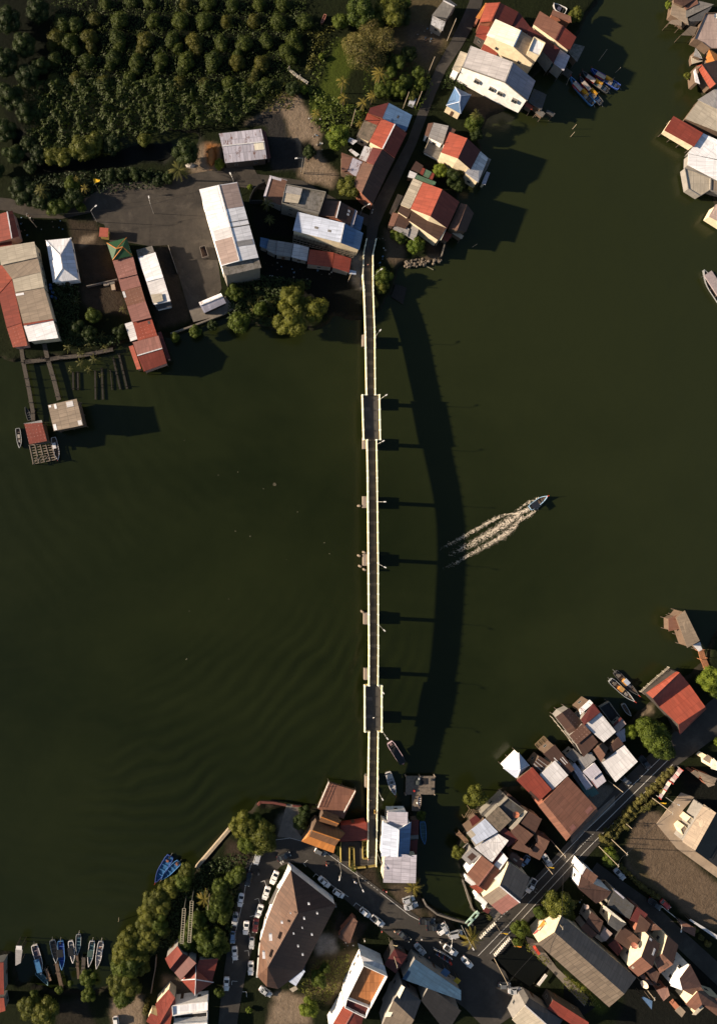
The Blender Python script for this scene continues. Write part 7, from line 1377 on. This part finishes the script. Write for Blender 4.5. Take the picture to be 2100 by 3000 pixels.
rt = empty('fishing_raft', C('H', 330, 1150, 0), 'open timber fishing raft south of the red fishing hut', 'raft'); mb = MB(); pb = MB(); wd = plain('raft timber', (.26, .21, .17), .9, var=.45, scale=3)
Q4 = [C('H', 235, 1085, 1.3), C('H', 400, 1060, 1.3), C('H', 440, 1195, 1.3), C('H', 265, 1230, 1.3)]
for i in range(8): mb.beam(Q4[0].lerp(Q4[3], i / 7), Q4[1].lerp(Q4[2], i / 7), .22 if i % 3 else .4, .14, wd)
for i in range(5): mb.beam(Q4[0].lerp(Q4[1], i / 4) + Vector((0, 0, .15)), Q4[3].lerp(Q4[2], i / 4) + Vector((0, 0, .15)), .28, .12, wd)
for i in range(4): a = C('H', 275 + i * 22, 1222 - i * 6, 1.5); pb.beam(a, C('H', 300 + i * 30, 1160, 1.6), .12, .1, wd)
for q_ in Q4: pb.tube([(q_.x, q_.y, -1.5), (q_.x, q_.y, 1.9)], .14, wd, 6)
mb.build('frame', rt); pb.build('loose_poles', rt).name = 'pole_bundle'
rt = empty('pontoon', C('I', 1065, 325, .9), 'square concrete pontoon with net heaps beside the footbridge', 'pontoon'); mb = MB(); mb.sheet([C('I', 928, 238, 1.2), C('I', 1200, 238, 1.2), C('I', 1197, 410, 1.2), C('I', 925, 412, 1.2)][::-1], .4, plain('stained pontoon concrete', (.22, .18, .145), .9, var=.5, scale=1.5)); mb.build('deck', rt)
mb = MB(); mb.sheet([C('I', 985, 412, 1.2), C('I', 1070, 412, 1.2), C('I', 1062, 570, 1.25), C('I', 985, 565, 1.25)], .3, plain('stained pontoon concrete', (.22, .18, .145), .9, var=.5, scale=1.5)); mb.build('gangway', rt)
mb = MB()
for x, y in ((928, 238), (1200, 238), (1197, 410), (925, 412), (1060, 238), (1060, 412)): p = C('I', x, y, 1.2); mb.tube([(p.x, p.y, -1.5), (p.x, p.y, 1.5)], .2, PILE, 8)
mb.build('pile_frame', rt)
def crate(crop, x, y, z, sx, sy, sz, col, label, name='crate', rz=0, group=None):
    p = C(crop, x, y, z); m = plain('%s %.2f %.2f %.2f' % (name, *col), col, .8, var=.3, scale=3); mb = MB(); n = 8
    if name in ('net_heap', 'rubble_heap', 'sack'):
        rings = []
        for k, (r, zz) in enumerate(((1, 0), (.95, .35), (.7, .75), (.3, 1))): rings.append([p + Vector((r * sx / 2 * math.cos(u) * random.uniform(.85, 1.15), r * sy / 2 * math.sin(u) * random.uniform(.85, 1.15), zz * sz)) for u in [i * 2 * math.pi / n for i in range(n)]])
        for a, b_ in zip(rings, rings[1:]):
            for i in range(n): mb.face([a[i], a[(i + 1) % n], b_[(i + 1) % n], b_[i]], m)
        mb.face(rings[-1], m)
    elif name == 'barrel': mb.tube([p, p + Vector((0, 0, sz * .5)), p + Vector((0, 0, sz))], [sx * .45, sx * .5, sx * .45], m, 12)
    else:
        mb.box(p, sx, sy, sz, m, rz, base=True); mb.box(p + Vector((0, 0, sz)), sx + .08, sy + .08, .06, m, rz, base=True)
    o = mb.build(name, org=p); return tag(o, label, name.replace('_', ' '), group)
crate('I', 1040, 290, 1.2, 2.2, 2.4, .7, (.06, .07, .07), 'dark heap of nets on the concrete pontoon', 'net_heap'); crate('I', 1050, 260, 1.25, 1.0, 1.0, .5, (.45, .45, .44), 'pale net bundle at the edge of the pontoon', 'net_heap'); crate('I', 1098, 285, 1.2, 1.6, 1.9, .12, (.015, .015, .018), 'black hatch cover on the pontoon', 'hatch_cover')
crate('I', 1003, 372, 1.2, .7, .6, .5, (.6, .05, .04), 'red barrel on the pontoon', 'barrel'); crate('I', 1165, 270, 1.2, .8, .8, .6, (.06, .06, .06), 'dark barrel near the north-east pontoon corner', 'barrel'); crate('I', 1170, 355, 1.2, .8, .8, .6, (.05, .05, .05), 'dark barrel near the south-east pontoon corner', 'barrel'); crate('I', 1040, 490, 1.25, .9, .7, .4, (.7, .7, .7), 'white sack on the pontoon gangway', 'sack')
rt = empty('floating_cage', C('J', 940, 265, .4), 'square timber fish cage with mossy planks in the river', 'fish cage'); mb = MB(); Q4 = [C('J', 940, 183, .8), C('J', 1022, 270, .8), C('J', 935, 352, .8), C('J', 856, 262, .8)]; wd = plain('mossy raft timber', (.24, .17, .10), .9, var=.5, scale=3)
for i in range(10): mb.beam(Q4[0].lerp(Q4[1], i / 9), Q4[3].lerp(Q4[2], i / 9), .3, .14, wd)
for i in range(4): mb.beam(Q4[0].lerp(Q4[3], i / 3) + Vector((0, 0, .14)), Q4[1].lerp(Q4[2], i / 3) + Vector((0, 0, .14)), .25, .12, wd)
mb.build('frame', rt)
for cx, cy, l in ((250, 915, 'bleached bamboo drying rack over the inlet mouth'), (1530, 600, None)):
    if not l: continue
    rt = empty('drying_rack', C('J', cx, cy, .4), l, 'drying rack'); mb = MB()
    for i in range(6): mb.beam(C('J', 190 + i * 22, 950 - i * 4, 2.2), C('J', 240 + i * 18, 865 + i * 8, 2.2), .1, .1, wd); mb.beam(C('J', 195 + i * 8, 940 - i * 14, 2.3), C('J', 330 + i * 2, 960 - i * 15, 2.3), .1, .1, wd)
    for x, y in ((190, 950), (240, 865), (330, 950), (300, 900)): p = C('J', x, y, 2.2); mb.beam((p.x, p.y, -1.5), p, .14, .14, wd)
    mb.build('frame', rt)
jetty('R', [595, 790, 610, 880, 650, 1060], 5, 'stepped plank jetty at the west moorings', .9, plain('brown jetty boards', (.16, .11, .08), .9, var=.4)); jetty('R', [808, 710, 815, 820, 825, 960], 3.4, 'narrow plank jetty in the middle of the moorings', .9, plain('brown jetty boards', (.16, .11, .08), .9, var=.4)); jetty('R', [880, 730, 872, 860, 858, 1000], 5, 'straight plank jetty beside the mangroves', .9); jetty('R', [485, 850, 510, 930, 530, 980], 4, 'short tan plank stage behind the teal skiff', .8, plain('tan stage boards', (.32, .2, .13), .9, var=.4))
jetty('K', [1415, 620, 1440, 720, 1500, 860], 8, 'orange-brown plank gangway from the bank to the grey-brown stilt house', 1.5, plain('orange boards', (.42, .18, .09), .9, var=.3)); jetty('J', [130, 1090, 200, 1160, 230, 1200], 6, 'tan plank stage at the west tip of the inlet cluster', 1.2, plain('tan stage boards', (.32, .2, .13), .9, var=.4))
jetty('X', [1150, 870, 1230, 930], 10, 'short grey stage behind the lavender end bay', 1.4); slab('river_platform', 'G', [470, 1830, 510, 1710, 613, 1745, 580, 1900], .5, plain('dark sunken platform', (.035, .028, .024), .9, var=.4), label='dark sunken square platform beside the bridge ramp tree', cat='platform')
for c, x, y, dx, dy, l in (('D', 207, 675, 90, -125, 'long pale bamboo pole slanting out of the river north of the moored four'), ('D', 390, 812, 60, -55, 'short pale bamboo pole slanting out of the river beside the royal blue trawler'), ('BB', 150, 545, 65, -165, 'pale bamboo pole leaning at the bow of the outermost trawler'), ('G', 1235, 1360, 42, -28, 'short pale pole drifting off the largest red house'), ('R', 1243, 355, 4, -40, 'thin pole off the mangrove shore'), ('C', 1545, 1010, 30, -35, 'thin dark pole in the river off the blue kiosk'), ('C', 1530, 1070, 30, -35, 'lower thin dark pole in the river off the blue kiosk')):
    a = C(c, x, y, .1); b_ = C(c, x + dx, y + dy, 2.0); d = b_ - a; mb = MB(); mb.tube([a - d * .15, b_], .07, WOODP, 6); o = mb.build('bamboo_pole', org=a); tag(o, l, 'pole')
a = C('G', 735, 1510, .1); b_ = C('G', 865, 1575, .1); mb = MB(); mb.tube([a, b_], .18, plain('driftwood', (.2, .19, .12))); tag(mb.build('driftwood_log', org=a), 'mossy drifting log beside the rocky bank', 'log')
for i, (x, y) in enumerate(((804, 1420), (772, 1432), (541, 1290), (697, 1383), (548, 1930), (546, 1932), (670, 1755), (840, 1640), (965, 1622), (733, 1571), (690, 1556), (640, 1392), (670, 1755), (555, 1790), (872, 1500), (950, 1590))):
    p = W(x, y, .05); mb = MB(); s_ = random.uniform(.1, .24) if i else .8; q = [p + Vector((s_ * math.cos(u) * random.uniform(.5, 1), s_ * math.sin(u) * random.uniform(.4, 1), 0)) for u in [k * math.pi / 3 for k in range(6)]]; mb.sheet(q, .05, plain('pale scum', (.3, .28, .2)) if i else plain('dark weed', (.09, .08, .05))); tag(mb.build('floating_debris', org=p), 'pale scrap of debris drifting on the western river' if i else 'dark raft of weed drifting west of the footbridge', 'debris', 'scraps drifting west of the footbridge')
# stones of the rocky bank
rock_m = plain('bank rock', (.22, .18, .14), .9, var=.4, scale=3)
for i in range(70):
    t = random.random(); x = 600 + 345 * t + random.uniform(-10, 10); y = 1525 - 60 * t + random.uniform(-34, 34); p = C('G', x, y, .9); s_ = random.uniform(.3, .7); mb = MB()
    lo = [p + Vector((s_ * math.cos(u) * random.uniform(.7, 1), s_ * math.sin(u) * random.uniform(.7, 1), -.5)) for u in [k * math.pi / 3 for k in range(6)]]; hi = [q + (p - q) * random.uniform(.25, .5) + Vector((0, 0, s_ * random.uniform(.5, .9))) for q in lo]; mb.hexa(lo, hi, rock_m); tag(mb.build('rock', org=p), 'grey-brown boulder in the rocky bank below the largest red house', 'rock', 'boulders of the rocky bank')
# ladders in the grove
for (x0, y0, x1, y1, l) in ((450, 840, 427, 1170, 'western pale ladder rising among the grove trees'), (522, 770, 498, 1160, 'eastern pale ladder rising among the grove trees')):
    a, b_ = C('Q', x0, y0, G + 6), C('Q', x1, y1, G + 9); d = (b_ - a).normalized(); n = Vector((-d.y, d.x, 0)).normalized() * .45; rt = empty('ladder', a, l, 'ladder'); mb = MB(); rb = MB(); lm = plain('pale ladder paint', (.5, .44, .33))
    for s_ in (-1, 1): mb.beam(a + n * s_, b_ + n * s_, .16, .16, lm)
    k = int((b_ - a).length / .6)
    for i in range(k + 1): p = a.lerp(b_, i / k); rb.beam(p - n, p + n, .1, .1, lm)
    for e in (a, b_): mb.beam((e.x, e.y, G), e, .2, .2, lm)
    mb.build('side_rail', rt); rb.build('rung_set', rt)
# white plank bridge in the orchard, scrap
for (x0, y0, x1, y1, l) in ((925, 538, 1003, 602, 'northern white plank bridge across the orchard ditch'), (1010, 605, 1078, 650, 'southern white plank bridge across the orchard ditch')): jetty('B', [x0, y0, x1, y1], 3.4, l, G + .5, plain('bleached planks', (.5, .45, .38), .9, var=.3), 'plank_bridge')
crate('B', 1262, 1040, G + .8, 1.1, 1.1, 1.0, (.65, .33, .02), 'orange water tank beside the bright round tree', 'tank'); crate('C', 280, 815, G, 1.7, 2.0, 1.6, (.5, .52, .58), 'white roadside cabinet near the blue corrugated roof', 'cabinet', -.4); crate('B', 155, 1300, G, 3, 1.6, .7, (.5, .46, .42), 'pale rubble heap beside the clay heap', 'rubble_heap'); crate('B', 325, 1230, G, 2.4, 5.5, 1.3, (.42, .17, .05), 'orange clay heap beside the rust-spotted shed', 'rubble_heap')
crate('E', 840, 1160, G, 1.6, 1.3, 1.0, (.3, .26, .22), 'grey crate by the garden wall', rz=.2); crate('E', 895, 1190, G, 1.1, 1.7, 1.0, (.5, .4, .3), 'pale crate in front of the garden wall', rz=.2); crate('E', 885, 1150, G, 1.6, 1.1, 1.0, (.2, .19, .17), 'dark crate against the garden wall', rz=.2)
for i, (x, y) in enumerate(((405, 1195), (420, 1225), (415, 1260), (440, 1270), (403, 1170))): crate('E', x, y, G, .9, .9, .9, (.05, .13, .35), 'blue barrel in the row beside the beige terrace', 'barrel', group='blue barrels beside the beige terrace')
rt = empty('skip', C('F', 262, 900, G), 'open brown rubbish skip in the car yard', 'skip'); mb = MB(); Q4 = [C('F', 228, 865, G + 1.4), C('F', 270, 855, G + 1.4), C('F', 297, 935, G + 1.4), C('F', 250, 950, G + 1.4)]; sm = plain('skip steel', (.2, .17, .15), .7, var=.3)
for i in range(4): a, b_ = Q4[i], Q4[(i + 1) % 4]; mb.beam(a - Vector((0, 0, .7)), b_ - Vector((0, 0, .7)), .12, 1.4, sm)
mb.build('side', rt); mb = MB(); mb.sheet([q - Vector((0, 0, 1.1)) for q in Q4], .1, plain('skip load', (.12, .07, .05))); mb.build('load', rt)
# satellite dishes
def dish(crop, x, y, z, r, col, label, tilt=(0, 0, 1)):
    p = C(crop, x, y, z); rt = empty('satellite_dish', p, label, 'satellite dish'); mb = MB(); m = plain('dish %g' % col[0], col, .5, var=.15); ax = Vector(tilt).normalized(); a = ax.orthogonal().normalized(); bb = ax.cross(a)
    rings = [[p + (a * math.cos(u) + bb * math.sin(u)) * r * k + ax * (.35 * r * k * k + .5) for u in [i * math.pi / 8 for i in range(16)]] for k in (.05, .4, .7, 1)]
    for q, w in zip(rings, rings[1:]):
        for i in range(16): mb.face([q[i], q[(i + 1) % 16], w[(i + 1) % 16], w[i]], m)
    mb.build('reflector', rt); mb = MB(); mb.tube([p - Vector((0, 0, .6)), p + ax * .5], .07, MET); mb.tube([p + ax * .5, p + ax * (.5 + r * .8)], .04, MET); mb.build('mast', rt)
dish('J', 667, 910, G + 4.5, 1.0, (.45, .16, .09), 'copper satellite dish on the flat concrete terrace roof'); dish('N', 740, 955, G + 6.8, .9, (.32, .12, .08), 'rust coloured dish beside the tall cream gable', (-.5, .2, .8)); dish('U', 300, 1575, G + 6.5, 1.1, (.6, .5, .4), 'pale round dish at the foot of the orange-brown roof', (-.6, 0, .5)); dish('N', 228, 545, G + 6, .7, (.5, .38, .33), 'pink dish in the shophouse courtyard'); dish('Y', 1170, 400, G + 5.4, .8, (.75, .72, .68), 'white round tank lid on the big pale flat roof')
# billboards beside the main road
for (pts, cols, l) in (((500, 735, 680, 430, 745, 470, 545, 780), [(.42, .36, .40), (.6, .54, .5), (.45, .05, .04)], 'long pale roadside billboard with red frames'), ((700, 420, 890, 185, 960, 240, 770, 490), [(.5, .45, .45), (.45, .3, .32), (.38, .42, .35)], 'crumpled pale roadside billboard beyond the red frames')):
    q = pairs(pts); P = [C('T', q[0][0], q[0][1], G + 1.2), C('T', q[1][0], q[1][1], G + 1.2), C('T', q[2][0], q[2][1], G + 4.2), C('T', q[3][0], q[3][1], G + 4.2)]; rt = empty('billboard', (P[0] + P[2]) / 2 - Vector((0, 0, 2)), l, 'billboard')
    for i in range(4): mb = MB(); mb.sheet([bilerp(P, i / 4, 0), bilerp(P, (i + .96) / 4, 0), bilerp(P, (i + .96) / 4, 1), bilerp(P, i / 4, 1)], .12, plain('board %g' % cols[i % 2][0], cols[i % 2], .7, var=.3)); mb.build('panel', rt)
    mb = MB()
    for t in (0, .5, 1): mb.beam(bilerp(P, t, 0) + Vector((0, 0, .1)), bilerp(P, t, 1) + Vector((0, 0, .1)), .3, .2, plain('red frame', cols[2])); e = bilerp(P, t, .2); mb.beam((e.x, e.y, G), e, .15, .15, GALV)
    mb.build('frame', rt)
crate('M', 1075, 1120, G, 2.2, .8, 1.3, (.6, .07, .04), 'red post box on the pavement beside the long shophouse', 'post_box', -1.0)
a, b_ = C('M', 1090, 1525, G + .3), C('M', 1185, 1400, G + .3); mb = MB(); mb.beam(a + Vector((0, 0, 1)), b_ + Vector((0, 0, 1)), .9, .12, plain('white banner', (.65, .6, .56))); tag(mb.build('notice_board', org=a), 'white notice board leaning beside the square pond', 'notice board')
# ================================================================== street lamps, poles, flags, wires
for y, (dx, dy), l in ((988, (.8, -1), 'first from the north bank'), (1171, (.9, -.6), 'beside the north end of the upper bay'), (1302, (.9, -.5), 'beside the south end of the upper bay'), (1470, (1, 0), 'at the bridge crown'), (1652, (1, .5), 'next to the pier with four fender piles'), (1830, (.9, .9), 'midway down the southern half'), (2008, (.7, 1), 'beside the north end of the lower bay'), (2139, (.7, 1), 'beside the south end of the lower bay'), (2313, (.6, 1), 'nearest the moored white boat')):
    x = interp(RK, y - 3 if y not in (1171,) else 1180) + 1.0; z = hd(y); lamp(x, y, z - .4, 3.6, dx, dy, 'white lamp on the east parapet, ' + l, 1.1, name='bridge_lamp')
lamp(*rp('BR', 318, 368), G + .2, 4.6, 1, -.6, 'white lamp above the tree at the north ramp', 1.1, name='bridge_lamp')
for c, x, y, adx, ady, h, l in (('E', 763, 670, .9, -.7, 7.6, 'lamp by the car yard nearest the temple shrine'), ('E', 1207, 605, -.2, -1, 6.2, 'lamp in the middle of the car yard'), ('B', 1023, 1350, -.9, .1, 8, 'lamp on the sandy lot corner'), ('F', 1485, 615, .9, -.4, 5, 'lamp at the junction by the dark brown gable'), ('F', 495, 380, -.4, -.8, 3, 'lamp at the north end of the tall warehouse'),
 ('I', 290, 1010, -.3, 1, 7.5, 'lamp beside the temple gate wall'), ('I', 462, 1135, .5, 1, 6.5, 'lamp at the planter palm'), ('I', 657, 950, .5, 1, 5.5, 'lamp beside the ramp at the bridge foot'), ('I', 1290, 1600, -.2, 1, 8, 'lamp over the quay parking dark pickup'), ('M', 205, 850, .5, .9, 7.5, 'lamp by the sluice'), ('U', 825, 408, -.2, 1, 3, 'lamp at the gate rail'), ('T', 590, 710, .9, .4, 4, 'small lamp by the long billboard')): lamp(*rp(c, x, y), G, h, adx, ady, l, 1.8)
PL = [('E', 290, 712, 9, 'thin pole beside the dark red western house'), ('B', 1040, 1362, 9, 'pale pole on the sandy lot beside the lamp'), ('B', 1413, 1000, 9, 'pole in the greenery west of the bright red gable'), ('C', 408, 585, 8, 'pole on the west verge of the village road'), ('C', 560, 320, 9, 'pole beside the shell-roofed house'), ('C', 215, 850, 8, 'pole nearest the roadside cabinet'), ('C', 312, 845, 8, 'pole on the road side of the cabinet'), ('C', 375, 1195, 8, 'pale pole beside the grey terrace'), ('G', 60, 1690, 8, 'pole below the pale blue awning'),
 ('L', 215, 1325, 11, 'leaning timber pole at the dirt yard corner'), ('L', 335, 1215, 10, 'timber pole second along the hedge'), ('L', 820, 738, 11, 'timber pole behind the billboard hedge'), ('L', 515, 1040, 4, 'short stake in the hedge'), ('L', 325, 550, 8, 'pole beside the twin lavender roofs'), ('J', 1000, 1155, 10, 'pole behind the great terracotta hall'), ('J', 925, 1360, 7, 'stout pole beside the silver roadside car'), ('M', 1220, 640, 10, 'pole rising in front of the tiled shopfront'), ('M', 590, 1235, 11, 'pole at the corner of the square pond'), ('V', 955, 110, 9, 'pole behind the dark red hipped shop roof'), ('Q', 690, 700, 8, 'bare pole in the grove'), ('N', 770, 1300, 9, 'pole in the back lane below the orange-brown roof')]
for c, x, y, h, l in PL: pole(*rp(c, x, y), h, l, arms=h > 8)
flag('E', (780, 435), 7, 'yellow triangular flag on the creek side of the car yard'); flag('M', (1150, 90), 4, 'yellow flag at the kerb by the silver roadside car'); flag('M', (590, 800), 6, 'yellow flag on the balustrade of the road bridge'); flag('M', (775, 1000), 4, 'orange flag on the south balustrade', (.8, .3, .03)); flag('L', (850, 760), 3.5, 'yellow flag by the billboard hedge'); flag('V', (930, 20), 4, 'pale flag over the market street corner', (.6, .5, .3))
wt = lambda c, x, y, h: C(c, x, y, G) + Vector((0, 0, h))
wire([wt('L', 215, 1325, 10.6), wt('L', 335, 1215, 9.6), wt('L', 820, 738, 10.6)], 'overhead wire strung along the dirt yard hedge'); wire([wt('I', 290, 1010, 7.4), wt('I', 462, 1135, 6.4), wt('I', 657, 950, 5.4)], 'overhead wire strung across the bridge forecourt'); wire([wt('E', 290, 712, 8.8), wt('E', 763, 670, 7.4), wt('E', 1207, 605, 6.1), wt('F', 495, 380, 3.2)], 'overhead wire crossing the car yard'); wire([wt('M', 590, 1235, 10.6), wt('M', 1220, 640, 9.6), wt('J', 1000, 1155, 9.6)], 'overhead wire crossing the main road by the shopfront'); wire([wt('J', 925, 1360, 6.6), wt('J', 1000, 1155, 9.6), wt('L', 325, 550, 7.6)], 'overhead wire behind the great terracotta hall')
# ================================================================== vehicles
CARS_ = [('sedan', 'white', 'I', 157, 1213, 42, 'white saloon parked by the market hall, nearer the bend'), ('hatch', 'white', 'I', 291, 1320, 35, 'white hatchback parked by the market hall behind the saloon'), ('hatch', 'white', 'I', 540, 1500, 40, 'white hatchback parked in front of the white pickup'), ('pickup', 'white', 'I', 655, 1578, 38, 'white pickup parked on the south kerb of the quay road'),
 ('hatch', 'silver', 'I', 945, 1378, -18, 'silver car in the palm shade on the quay parking'), ('sedan', 'silver', 'I', 967, 1438, -18, 'long silver car next to the palm shade'), ('pickup', 'dark', 'I', 1118, 1580, 0, 'dark pickup under the quay parking lamp'), ('hatch', 'white', 'O', 1425, 697, -33, 'white hatchback on the inlet wall verge'), ('sedan', 'black', 'O', 1068, 760, 38, 'black saloon driving along the quay road'), ('sedan', 'silver', 'O', 1213, 878, 48, 'blue-grey saloon parked at the market rail'),
 ('pickup', 'white', 'O', 1500, 888, 35, 'pale pickup parked at the east end of the market rail'), ('sedan', 'white', 'M', 258, 1250, 45, 'white saloon in the junction beside the square pond'), ('hatch', 'grey', 'M', 695, 1520, 0, 'dark hatchback parked below the square pond'), ('sedan', 'grey' if False else 'silver', 'M', 818, 1583, -5, 'shaded car parked in front of the market yard kerb'),
 ('sedan', 'silver', 'M', 1195, 62, 58, 'silver roadside car beside the chocolate gable'), ('pickup', 'white', 'M', 1005, 355, 118, 'white pickup on the kerb below the darkened east slope'), ('hatch', 'blue', 'M', 935, 65, 125, 'blue car half under the rust-red shed'), ('hatch', 'silver', 'M', 0, 860, 60, 'pale car at the inlet wall beside the sluice'), ('van', 'silver', 'M', 120, 920, -12, 'pale van beside the sluice lamp'),
 ('pickup', 'dark', 'L', 728, 320, 52, 'dark teal pickup under the great roadside tree'), ('hatch', 'grey', 'L', 500, 530, 40, 'dark car tucked below the large pale roof'), ('sedan', 'silver', 'L', 433, 1625, 47, 'silver saloon parked at the side lane hedge'), ('pickup', 'dark', 'L', 845, 1975, 38, 'black pickup parked at the side lane hedge'), ('hatch', 'red', 'U', 610, 140, 45, 'small red car beyond the side lane hedge'),
 ('sedan', 'black', 'Q', 1385, 330, -22, 'black saloon rounding the quay bend'), ('van', 'silver', 'Q', 1140, 345, 105, 'white van half under the quay head trees'), ('sedan', 'white', 'Q', 1297, 530, 112, 'white saloon parked first along the market hall wall'), ('sedan', 'white', 'Q', 1222, 675, 108, 'white saloon parked second along the market hall wall'), ('sedan', 'white', 'Q', 1155, 843, 110, 'white saloon parked third along the market hall wall'), ('sedan', 'white', 'Q', 983, 740, 100, 'white saloon parked against the grove, north of the others'),
 ('sedan', 'silver', 'Q', 930, 918, 98, 'silver saloon parked against the grove'), ('hatch', 'blue', 'Q', 908, 1090, 92, 'blue-grey hatchback parked against the grove'), ('sedan', 'white', 'Q', 1033, 1000, 96, 'white saloon driving down the middle of the quay road'), ('sedan', 'white', 'Q', 928, 1238, 87, 'white saloon parked at the south end of the grove'), ('hatch', 'silver', 'Q', 1085, 1143, 93, 'silver hatchback parked beside the market hall kerb'), ('sedan', 'maroon', 'Q', 1122, 980, 98, 'maroon car in the shade of the market hall wall'),
 ('sedan', 'white', 'Q', 1077, 1378, 91, 'white saloon parked farthest south beside the market hall'), ('sedan', 'white', 'Q', 850, 1525, 92, 'white saloon parked by the hall porch'), ('sedan', 'silver', 'Q', 1215, 1598, 35, 'silver car at the south tip of the market hall'), ('sedan', 'grey' if False else 'black', 'Q', 1055, 545, 102, 'shaded dark car parked north of the grove cars'), ('hatch', 'white', 'R', 1225, 1380, 85, 'white car on the bottom left yard'), ('hatch', 'grey', 'P', 1040, 838, 25, 'grey car half under the temple eaves'), ('pickup', 'dark', 'O', 1345, 670, -5, 'dark pickup parked beside the verge hatchback')]
for k, cl, c, x, y, a, l in CARS_: car(k, cl, *rp(c, x, y), a, l)
MT = [('P', 1105, 985, 80, 'red', (.5, .03, .02), 'red motorcycle passing the bridge forecourt', ('red', (.5, .05, .03)), 'person in a red top riding past the forecourt'), ('I', 305, 1175, 40, 'black', (.03, .03, .03), 'dark motorcycle nearest the parked white saloon', ('grey', (.2, .2, .2)), 'person in grey riding beside the parked saloon'),
 ('I', 448, 1228, 50, 'blue', (.05, .08, .2), 'blue motorcycle near the planter palm', ('white', (.6, .6, .6)), 'person in white riding near the planter palm'), ('I', 732, 1318, 20, 'red', (.5, .03, .02), 'red motorcycle at the warehouse corner', None, None), ('Q', 1370, 403, -20, 'white', (.5, .5, .5), 'white scooter at the market hall gate', ('white', (.6, .6, .6)), 'person in white on the scooter at the hall gate'),
 ('Q', 1150, 505, 95, 'black', (.03, .03, .03), 'dark motorcycle riding down the shaded quay', ('grey', (.2, .2, .2)), 'person in grey riding down the shaded quay'), ('O', 1410, 830, 60, 'black', (.03, .03, .03), 'motorcycle crossing the sunny junction', ('white', (.6, .6, .6)), 'person in white crossing the junction by motorcycle'), ('G', 290, 1028, 100, 'white', (.5, .5, .5), 'white scooter at the village junction', ('grey', (.2, .2, .2)), 'person in grey on the scooter at the village junction'),
 ('O', 985, 725, 10, 'black', (.03, .03, .03), 'motorcycle just behind the black saloon', ('orange', (.5, .3, .2)), 'person in orange riding behind the black saloon'), ('M', 1065, 430, -50, 'black', (.03, .03, .03), 'dark motorcycle on the main road by the white pickup', ('grey', (.2, .2, .2)), 'person in grey riding the main road')]
for c, x, y, a, k, col_, l, rd, rl in MT: moto(*rp(c, x, y), a, k, col_, l, rd, None, rl)
for i in range(9): moto(*rp('V', 1395 + i * 17 + random.uniform(-3, 3), 165 + i * 11), 110, ['black', 'blue', 'red'][i % 3], {'black': (.03, .03, .03), 'blue': (.05, .08, .2), 'red': (.5, .03, .02)}[['black', 'blue', 'red'][i % 3]], 'motorcycle parked in the row inside the market rail', None, None, None, 'motorcycles parked inside the market rail')
yb = 2378; moto(1097, yb, 270, 'yellow', (.7, .4, .02), 'orange-yellow motorcycle climbing the south half of the footbridge', ('ochre', (.6, .35, .05)), hd(yb) + .02, 'person in an ochre jacket riding over the footbridge')
person(1094, 2102, hd(2102) + .02, 60, 'person in white and pale blue standing in the lower bay of the footbridge'); person(1086, 2343, hd(2343) + .02, 90, 'person in dark clothes walking on the south half of the footbridge', ('dark', (.05, .05, .05))); person(1078, 776, hd(776) + .02, 90, 'person in pink walking down the north ramp', ('pink', (.5, .25, .22)))
person(*rp('I', 572, 1020), G + .12, 0, 'person in pink beside the planter at the ramp foot', ('pink', (.5, .25, .22))); person(*rp('O', 700, 820), G + .1, 20, 'person in white walking on the sunny corner by the white block', ('white', (.6, .6, .6)), ('khaki', (.3, .25, .18))); person(*rp('O', 862, 735), G + .1, 200, 'person in red at the corner of the dirt forecourt', ('crimson', (.4, .05, .04))); person(*rp('O', 1237, 808), G + .1, 90, 'person in white standing by the market rail corner'); person(*rp('O', 1305, 975), G + .1, 30, 'person in pink standing among the market motorcycles', ('pink', (.5, .25, .22)))
crate('V', 1535, 262, G, .7, .7, 1.1, (.7, .06, .03), 'red hydrant barrel at the end of the market rail', 'barrel')

# ---- litter and odd scraps lying about the yards
LM = [plain('litter %d' % i, c, .8, var=.3) for i, c in enumerate([(.45, .44, .42), (.28, .24, .2), (.12, .2, .3), (.16, .1, .07)])]
for crop, x0, y0, x1, y1, n in (('F', 730, 960, 1400, 1130, 34), ('E', 130, 620, 560, 800, 18), ('E', 430, 1150, 620, 1300, 10), ('G', 340, 1260, 420, 1560, 12), ('B', 1060, 900, 1200, 1300, 18), ('O', 500, 820, 640, 900, 6), ('N', 150, 420, 300, 700, 14), ('C', 300, 180, 440, 330, 12)):
    for i in range(n):
        p = C(crop, random.uniform(x0, x1), random.uniform(y0, y1), G + .12); s_ = random.uniform(.18, .5); a = random.uniform(0, 3); mb = MB()
        q = [p + Vector((s_ * math.cos(a + u) * random.uniform(.5, 1), s_ * math.sin(a + u) * random.uniform(.5, 1), random.uniform(0, .12))) for u in (0, 1.6, 3.1, 4.7)]
        mb.sheet(q, .06, random.choice(LM)); tag(mb.build('scrap', org=p), 'small scrap of sheet or board littering the village yards', 'scrap', 'scraps littering the village yards')

for x, y, r in ((20, 60, 40), (70, 130, 36), (15, 180, 40), (80, 220, 34), (30, 280, 38), (75, 330, 30), (15, 380, 34), (40, 450, 30), (110, 30, 34), (120, 190, 26), (-15, 500, 30), (90, 490, 20)): tree('dark', x, y, r, 'very dark tree of the wood along the western edge of the orchard', 'dark wood west of the orchard')
boat('O0', (2132, 905), (2058, 792), 3.4, 'grey', 'wood', 'broad covered boat with mauve canopy cut by the right edge', items=[('canopy', .25, .9, (.46, .38, .38), .9)], post=False)
